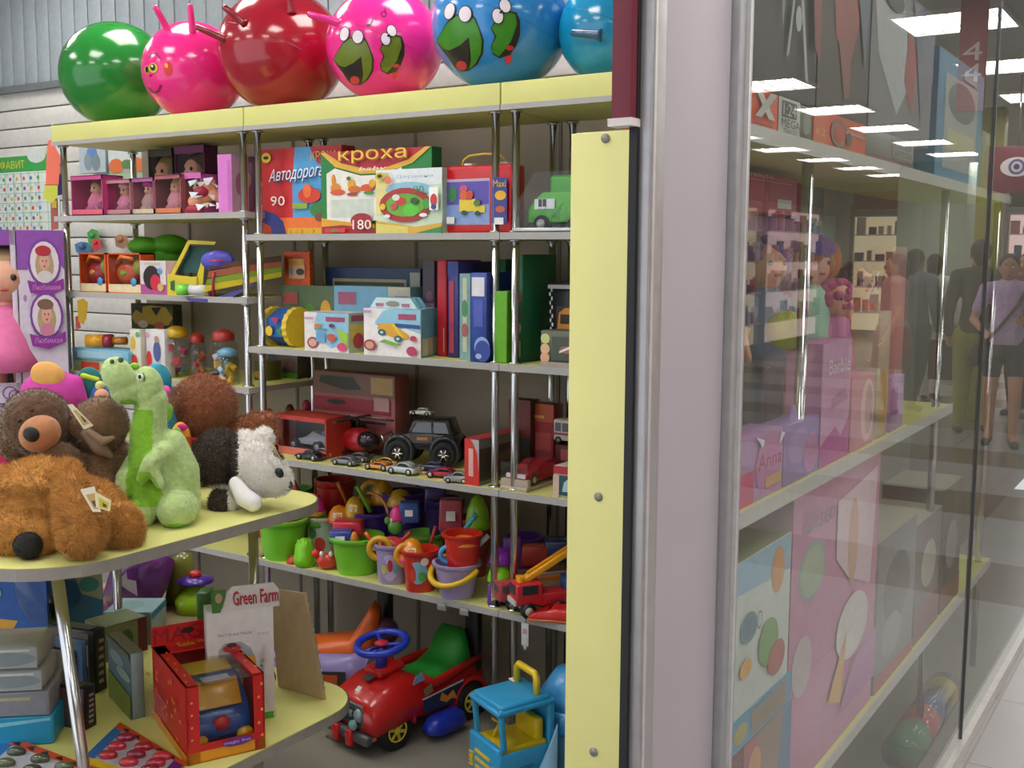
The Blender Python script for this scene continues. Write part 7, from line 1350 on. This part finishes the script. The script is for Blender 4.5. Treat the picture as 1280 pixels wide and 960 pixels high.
# --- shelf C: big cartons
wcard('large pink carton with white swirls and oval pictures', 1000, 1108, 600, -.735, ZWC, .22, 'b8709c', [('r', 0, 0, 1, 1, 'c07ea4'), ('e', .2, .72, .14, .1, '8a98a0'), ('e', .2, .72, .12, .085, '9aa890'), ('e', .12, .42, .1, .1, 'b8a8b0'), ('poly', [(.45, .9), (.95, .95), (.9, .5), (.6, .6), (.45, .7)], 'd8bccc'), ('e', .65, .72, .06, .16, 'c89a84'), ('e', .68, .4, .2, .12, 'd0c8cc'), ('poly', [(.55, .1), (1, .1), (1, .3), (.7, .26)], 'b06aa8'), ('poly', [(.4, .2), (.6, .4), (.55, .15)], 'd8a04a'), ('t', .1, .86, .4, .93, '8a7a98', 'Disco')], [('r', 0, 0, 1, 1, 'b898a8')], [('r', 0, 0, 1, 1, 'c0a0a8')])
wcard('white and sky blue carton with animal pictures, on the blue carton', 926, 998, 690, -.735, ZWC+.30, .2, 'c8ccc4', [('r', 0, 0, 1, 1, 'c4ccc8'), ('poly', [(0, .8), (1, .75), (1, 1), (0, 1)], '8ab0cc'), ('e', .75, .8, .12, .16, 'c88a4a'), ('e', .25, .55, .14, .1, '5a8a9a'), ('e', .6, .35, .18, .16, '6a9a4a'), ('e', .75, .2, .16, .12, 'a85a4a'), ('e', .2, .3, .1, .06, 'd8a03a'), ('t', .15, .5, .45, .62, '4a6a8a', 'ЗОО')], [('r', 0, 0, 1, 1, '9aa080'), ('e', .5, .5, .3, .3, '4a5a6a'), ('e', .5, .2, .4, .1, 'a8704a'), ('r', 0, .8, 1, 1, '7a8468')], [('r', 0, 0, 1, 1, '7c8464')])
wcard('flat blue carton between the animal carton and the red trapezoid one', 922, 1004, 790, -.732, ZWC+.235, .22, '3a88a8', [('r', 0, 0, 1, 1, '4a94b4'), ('e', .2, .5, .1, .3, 'a89a4a'), ('r', .35, .1, .9, .9, '8a7a68')], [('r', 0, 0, 1, 1, '3f8cac'), ('e', .4, .5, .15, .3, '7aa86a')], h=.064)
wcard('blue and red carton with a big brown window at the bottom of the pile', 945, 1006, 850, -.732, ZWC, .22, '8a3a4a', [('r', 0, 0, 1, 1, '3a7098'), ('poly', [(.0, .2), (.7, .35), (.8, 1), (0, 1)], '8a7060'), ('r', 0, .6, .25, 1, 'a84a4a'), ('t', .15, .08, .9, .24, 'a8c4d0', 'Construct'), ('e', .2, .75, .12, .16, 'c88a4a')], [('r', 0, 0, 1, 1, '9a4a54')], h=.233)
wcard('green roofed yellow house-shaped carton, nearest the window post', 915, 943, 850, -.73, ZWC, .18, 'b8b43a', [('r', 0, 0, 1, .5, 'b8b03a'), ('poly', [(0, .45), (1, .5), (1, 1), (0, 1)], '2f8a4a'), ('r', .2, .1, .4, .3, '6a8a3a')], [('r', 0, .4, 1, 1, '3a9a54')], h=.16)
wcard('grey carton with black and white photo print', 1111, 1158, 660, -.735, ZWC, .2, '6a6c6c', [('r', 0, 0, 1, 1, '74767a'), ('e', .5, .6, .35, .25, '4a4c50'), ('e', .4, .3, .25, .15, '8a8c90'), ('poly', [(0, 0), (1, 0), (1, .08), (0, .12)], 'a0484c')], None, [('r', 0, 0, 1, 1, 'a09c88')])
wcard('dark red and grey carton beside the photo print one', 1160, 1190, 640, -.735, ZWC, .2, '5a4a4a', [('e', .5, .6, .3, .2, 'a09890'), ('r', 0, 0, 1, .3, '7a3438')], None, [('r', 0, 0, 1, 1, 'a09c88')])
wcard('dark brown carton at the far end of the bottom shelf', 1192, 1215, 600, -.735, ZWC, .2, '4a4440', [('e', .5, .5, .3, .2, '8a8078'), ('r', 0, 0, 1, .2, '7a4a3a')], None, [('r', 0, 0, 1, 1, 'a09c88')])
# rolled wrapped mats on the floor
q = G(1160, 900, .06)
t = thing('rolled_mat', 'clear wrapped roll of red, blue and green foam lying by the window foot', 'rolled mat', (-.76, q.y, 0), .0); mb = MB()
for i, c in enumerate(('4a8a5a', 'b84a50', '4a64a0', 'c8b850')): mb.cyl((0, -.28+.14*i, .062), (0, -.145+.14*i, .062), .055, M(c, .6), n=20)
mb.build('roll', t); mb = MB(); mb.cyl((0, -.32, .062), (0, .32, .062), .06, FILM, n=20); mb.build('wrap', t)
# ================================================================ mall corridor (seen mirrored in the window)
def vm(x, y, Y):  # real point whose mirror image lies at that pixel, at distance Y along the corridor
    p = PY(x, y, Y); return Vector((2*GX-p.x, Y, p.z))
def vg(x, y): p = G(x, y, 0); return Vector((2*GX-p.x, p.y, 0))
WC = 5.24
mb = MB(); mb.box((WC+.05, 8.5, 1.55), (.1, 27, 3.1), M('b8a8a4', .6)); struct(mb, 'wall_corridor_right')
mb = MB(); mb.box((2.3, 22.05, 1.55), (6.2, .1, 3.1), M('c8b8b4', .6)); struct(mb, 'wall_corridor_end')
mb = MB(); mb.box((2.3, -5.05, 1.55), (6.2, .1, 3.1), M('b8b0a8', .6)); struct(mb, 'wall_corridor_near')
mb = MB(); mb.box((-.62, 15.3, 1.55), (.08, 13.3, 3.1), M('a8a49c', .6)); struct(mb, 'wall_corridor_left')
LIT = emis('lit_shop_window', 'f4d4cc', 1.3); LIT2 = emis('lit_shop_window_warm', 'f0dcb0', 1.2)
def shopwin(x, y, rz, w, i, label):
    t = thing('shop_front', label, 'shop front', (x, y, 0), rz, 'shop fronts along the corridor'); mb = MB(); mb.box((0, .02, 1.25), (w-.1, .02, 2.2), LIT if i % 2 else LIT2); mb.build('backlit_panel', t)
    mb = MB()
    for s in (-1, 1): mb.box((s*w/2, 0, 1.3), (.07, .08, 2.6), M('8c8e92', .4, .5))
    mb.box((0, 0, 2.42), (w, .1, .1), M('8c8e92', .4, .5)); mb.box((0, 0, .08), (w, .1, .16), M('5a5458')); mb.build('frame', t)
    mb = MB(); mb.box((0, -.01, 2.66), (w-.04, .1, .34), M(['7a1c34', '4a5a3a', '9a3a44', '3a4a6a'][i % 4], .5)); mb.build('sign_panel', t)
    mb = MB()
    for z in (.5, 1.0, 1.5, 2.0):
        mb.box((0, -.05, z), (w-.14, .12, .02), M('d8d4cc'))
    mb.build('shelf', t); mb = MB()
    for z in (.5, 1.0, 1.5, 2.0):
        xx = -w/2+.12
        while xx < w/2-.2: a = R.uniform(.08, .2); hh = R.uniform(.12, .36); mb.box((xx+a/2, -.05, z+.012+hh/2), (a*.9, .08, hh), M(R.choice(['b84a6a', 'd8c8c0', '4a5a8a', 'c88a8a', '8a9a7a', '5a3a4a', 'd8a0a8', 'e0dcd8'])), bev=.004); xx += a+R.uniform(0, .08)
    o = mb.build('goods', t); o['kind'] = 'stuff'
for i in range(8): shopwin(WC-.06, -3.4+3.2*i, -PI/2, 2.9, i, ['warm lit', 'pink lit'][i % 2]+' shop front across the corridor, number %s from the near end' % ['one', 'two', 'three', 'four', 'five', 'six', 'seven', 'eight'][i])
shopwin(.9, 21.9, 0, 2.6, 1, 'pink lit shop front at the far end of the corridor, left'); shopwin(3.7, 21.9, 0, 2.6, 2, 'warm lit shop front at the far end of the corridor, right')
# eye sign, banner, pillar, bench bits
p = vm(1270, 212, 9.5)
t = thing('hanging_sign', 'maroon sign with a white oval eye emblem hanging in the corridor', 'sign', (p.x, 9.5, p.z), 0); mb = MB(); mb.box((0, 0, 0), (.42, .04, .36), M('7a1838', .4), bev=.004); mb.cyl((0, 0, .18), (0, 0, 3.0-p.z), .008, CHROME); mb.build('board', t)
mb = MB(); mb.prism(el(0, 0, .12, .075, n=28), .0, .003, 'ece8ec', Matrix.Translation((0, -.021, .02)) @ RX)
mb.prism(el(0, 0, .06, .06, n=24), .003, .005, '4a4a90', Matrix.Translation((0, -.021, .02)) @ RX); mb.prism(el(0, 0, .042, .042, n=24), .005, .007, 'e0dce8', Matrix.Translation((0, -.021, .02)) @ RX); mb.prism(el(0, 0, .022, .022, n=20), .007, .009, '2a2a60', Matrix.Translation((0, -.021, .02)) @ RX); mb.build('eye_emblem', t)
p = vm(1216, 30, 6.4); mb = MB(); mb.box((0, 0, 0), (.14, .02, .62), M('a83a50', .5), bev=.002); F = Face(mb, (-.07, -.0105, -.31), (.14, 0, 0), (0, 0, .62)); F.t(.85, .25, .15, .4, 'e0d0d4', '4'); F.t(.85, .43, .15, .58, 'e0d0d4', '4'); mb.box((0, 0, .31+(2.99-min(p.z, 2.68)-.31)/2), (.01, .01, max(.01, 2.99-min(p.z, 2.68)-.31)), 'c8c8c8')
tag(mb.build('banner'), 'narrow red banner with white fours hanging from the corridor ceiling', 'banner', None, (p.x, 6.4, min(p.z, 2.68)))
p = vm(1158, 380, 17.5); mb = MB(); mb.box((0, 0, 1.5), (1.0, .8, 3.0), M('a4b0a0', .5), bev=.01); mb.box((0, 0, .08), (1.04, .84, .16), M('6a6a64')); tag(mb.build('pillar'), 'broad pale green pillar in the corridor', 'pillar', None, (p.x, 17.9, 0))
p = vm(1232, 330, 11.5); mb = MB(); mb.box((0, 0, 1.5), (.22, .22, 3.0), M('8a8a3a', .5), bev=.01); tag(mb.build('pillar'), 'slim olive yellow post in the corridor', 'pillar', None, (p.x, 11.5, 0))
# people
SK = M('b98468', .55, 0, 0, .04)
def person(label, loc, rz, h, top, bottom, hair, pose='walk', hairlen=.2, short=False, arms=None, sleeve=.62, skirt=None, shoe='2a2624', bare=False):
    s = h/1.65; t = thing('person', label, 'person', loc, rz); V = lambda x, y, z: Vector((x*s, y*s, z*s))
    st = {'walk': (.16, -.14), 'stand': (.03, -.02)}[pose]
    hipL, hipR = V(-.09, 0, .86), V(.09, 0, .86); knL, knR = V(-.1, -.05-st[0]*.5, .47), V(.1, -.02-st[1]*.5, .46); anL, anR = V(-.1, .0-st[0], .08), V(.1, .03-st[1], .09+(.06 if pose == 'walk' else 0))
    toL, toR = anL+V(-.02, -.14, -.055), anR+V(.02, -.13, -.065 if pose != 'walk' else -.09)
    shL, shR = V(-.17, .0, 1.36), V(.17, .0, 1.36)
    A = arms or [(V(-.24, .03, 1.08), V(-.22, -.08, .86)), (V(.24, .03, 1.08), V(.23, -.06, .85))]
    (elL, haL), (elR, haR) = A
    parts = [('e', V(0, -.01, 1.545), (.073*s, .09*s, .108*s)), ('e', V(0, -.03, 1.50), (.055*s, .06*s, .07*s)), ('e', V(0, -.10, 1.535), (.012*s, .018*s, .022*s)), ('e', V(-.075, 0, 1.54), (.012*s, .018*s, .028*s)), ('e', V(.075, 0, 1.54), (.012*s, .018*s, .028*s)),
             ('c', [(V(0, .01, 1.47), .05*s), (V(0, .015, 1.38), .055*s)]), ('c', [(V(0, .01, 1.32), .125*s), (V(0, .0, 1.12), .115*s), (V(0, 0, .92), .135*s)]), ('c', [(shL, .055*s), (V(0, .01, 1.38), .07*s), (shR, .055*s)]),
             ('c', [(shL, .052*s), (elL, .038*s), (haL, .025*s)]), ('c', [(shR, .052*s), (elR, .038*s), (haR, .025*s)]),
             ('c', [(hipL, .088*s), (knL, .056*s), (anL, .038*s), (toL, .032*s)]), ('c', [(hipR, .088*s), (knR, .056*s), (anR, .038*s), (toR, .032*s)])]
    for ha, el_ in ((haL, elL), (haR, elR)):
        d = (ha-el_).normalized(); side = d.cross(Vector((0, -1, 0))).normalized() if abs(d.y) < .9 else Vector((1, 0, 0)); fwd = Vector((0, -1, 0))
        pc = ha+d*.045*s; parts.append(('c', [(ha, .024*s), (pc, .026*s)]))
        for i, L in enumerate((.062, .072, .068, .052)):
            b_ = pc+side*(.0-.024+.016*i)*s+d*.015*s; parts.append(('c', [(b_, .0095*s), (b_+d*L*.55*s, .009*s), (b_+d*L*.85*s+fwd*L*.5*s, .0075*s)]))
        parts.append(('c', [(ha+d*.02*s-side*.02*s, .011*s), (ha+d*.04*s-side*.045*s+fwd*.02*s, .009*s), (ha+d*.065*s-side*.045*s+fwd*.035*s, .008*s)]))
    soft('body', parts, .0085, [SK], None, t, sm=1)
    mb = MB()
    for q in (-1, 1): mb.ell(V(q*.03, -.093, 1.56), (.011*s, .006*s, .006*s), M('f0ece8', .3), n=10); mb.ell(V(q*.03, -.099, 1.56), (.005*s, .003*s, .005*s), M('2a1c14', .2), n=8); mb.tube([V(q*.045, -.092, 1.582), V(q*.018, -.1, 1.584)], .003*s, '3a241a', 6)
    mb.ell(V(0, -.093, 1.487), (.022*s, .008*s, .007*s), 'a04848', n=10); mb.build('face_features', t)
    g = .017; ts = V(0, .01, 1.32)
    sl = []
    for sh, el_ in ((shL, elL), (shR, elR)): e = sh.lerp(el_, sleeve if sleeve <= 1 else 1); sl.append(('c', [(sh, .066*s), (e, .056*s)] + ([(el_.lerp(haL if el_ is elL else haR, .9), .04*s)] if sleeve > 1 else [])))
    soft('shirt', [('c', [(V(0, .01, 1.33), .142*s), (V(0, 0, 1.12), .132*s), (V(0, 0, .93), .155*s)]), ('c', [(shL, .07*s), (V(0, .01, 1.375), .082*s), (shR, .07*s)])]+sl, .011, [M(top, .85, 0, 0, .15, 25)], None, t, sm=3)
    if skirt: mb = MB(); mb.ring([(.16*s, .95*s), (.19*s, .8*s), (.2*s, .52*s)], M(skirt, .85), 24); mb.build('skirt', t)
    else:
        e = .5 if short else 1
        soft('trousers', [('c', [(V(0, 0, .96), .15*s), (V(0, 0, .88), .15*s)]), ('c', [(hipL, .105*s), (hipL.lerp(knL, 1 if not short else .55), .078*s)]+([(anL, .056*s)] if not short else [])), ('c', [(hipR, .105*s), (hipR.lerp(knR, 1 if not short else .55), .078*s)]+([(anR, .056*s)] if not short else []))], .012, [M(bottom, .85, 0, 0, .12, 20)], None, t, sm=2)
    for an, to in ((anL, toL), (anR, toR)): soft('shoe', [('c', [(an+V(0, .02, -.04), .042*s), (to+V(0, 0, .0), .04*s)])], .01, [M(shoe, .5)], None, t, sm=1)
    soft('hair', [('e', V(0, .025, 1.585), (.088*s, .095*s, .095*s)), ('c', [(V(0, .06, 1.56), .075*s), (V(0, .075, 1.52-hairlen), .05*s)])], .009, [M(hair, .6, 0, 0, .2, 120, .4)], None, t, sm=1)
    return t
def shoulder_bag(label, loc, c, w=.3, h=.3, d=.12, strap=.5, name='shoulder_bag'):
    t = thing(name, label, 'bag', loc, 0); soft('bag', [('e', (0, 0, h*.4), (w*.5, d*.5, h*.42)), ('e', (0, 0, h*.65), (w*.42, d*.4, h*.3))], .012, [M(c, .6)], None, t); mb = MB(); mb.tube([(-w*.4, 0, h*.8), (-w*.2, 0, h*.8+strap*.7), (0, 0, h*.8+strap), (w*.2, 0, h*.8+strap*.7), (w*.4, 0, h*.8)], .009, M(c, .6), 8); mb.build('strap', t)
a = vg(1160, 503); person('person in a pale grey top and long grey trousers walking away with a white bag', a, PI+.1, 1.6, 'e6e6dc', 'b4b4ac', '1c1818', hairlen=.3)
b = shoulder_bag('large white shoulder bag carried by the person in pale grey', a+Vector((-.27, .0, .86)), 'd8d8cc', .28, .42, .14, .25)
a = vg(1248, 556); person('person in a lavender T-shirt and dark shorts with a crossed bag strap', a, -.15, 1.6, 'b49ac8', '242a3c', '241c1c', pose='stand', hairlen=.05, short=True, arms=[(Vector((-.27, -.02, 1.1)), Vector((-.14, -.2, 1.08))), (Vector((.26, .03, 1.06)), Vector((.17, -.18, .98)))])
mb = MB(); mb.tube([(-.15, -.02, 1.36), (-.08, -.155, 1.2), (.06, -.165, 1.0), (.17, -.06, .86), (.19, .06, .85)], .014, '2a2428', 8); mb.ell((.23, .02, .76), (.06, .11, .1), '2a2428'); tag(mb.build('shoulder_bag'), 'dark bag on a crossed strap worn by the person in lavender', 'bag', None, a, -.15)
a = vg(1213, 545); person('person in a dark olive jacket and yellow-green trousers', a, PI-.2, 1.72, '3c3c30', '8a9030', '2a201c', hairlen=.02, sleeve=1.2)
a = vg(1110, 522); person('person in a rose coloured dress standing sideways by the pillar', a, 1.2, 1.6, 'b07a80', '7a2a44', '2a1c20', pose='stand', hairlen=.15, skirt='8a2a4c')
a = vg(1136, 516); person('person in slate grey carrying a black shopping bag', a, PI+.3, 1.65, '6a6e7c', '4a4c58', '241c1c', hairlen=.12, sleeve=1.1)
mb = MB(); mb.prism([(-.14, 0), (.14, 0), (.15, .4), (-.15, .4)], -.05, .05, '141416', RX, bev=.01); mb.torus((0, 0, .42), .07, .007, '141416', (PI/2, 0, 0)); tag(mb.build('shopping_bag'), 'black shopping bag carried beside the person in slate grey', 'bag', None, a+Vector((-.30, .05, .36)), 0)
a = vg(1272, 520); person('person in a maroon top standing at the edge of the window reflection', a, .4, 1.62, '6a2436', '2a2c34', '1c1614', pose='stand', hairlen=.1)
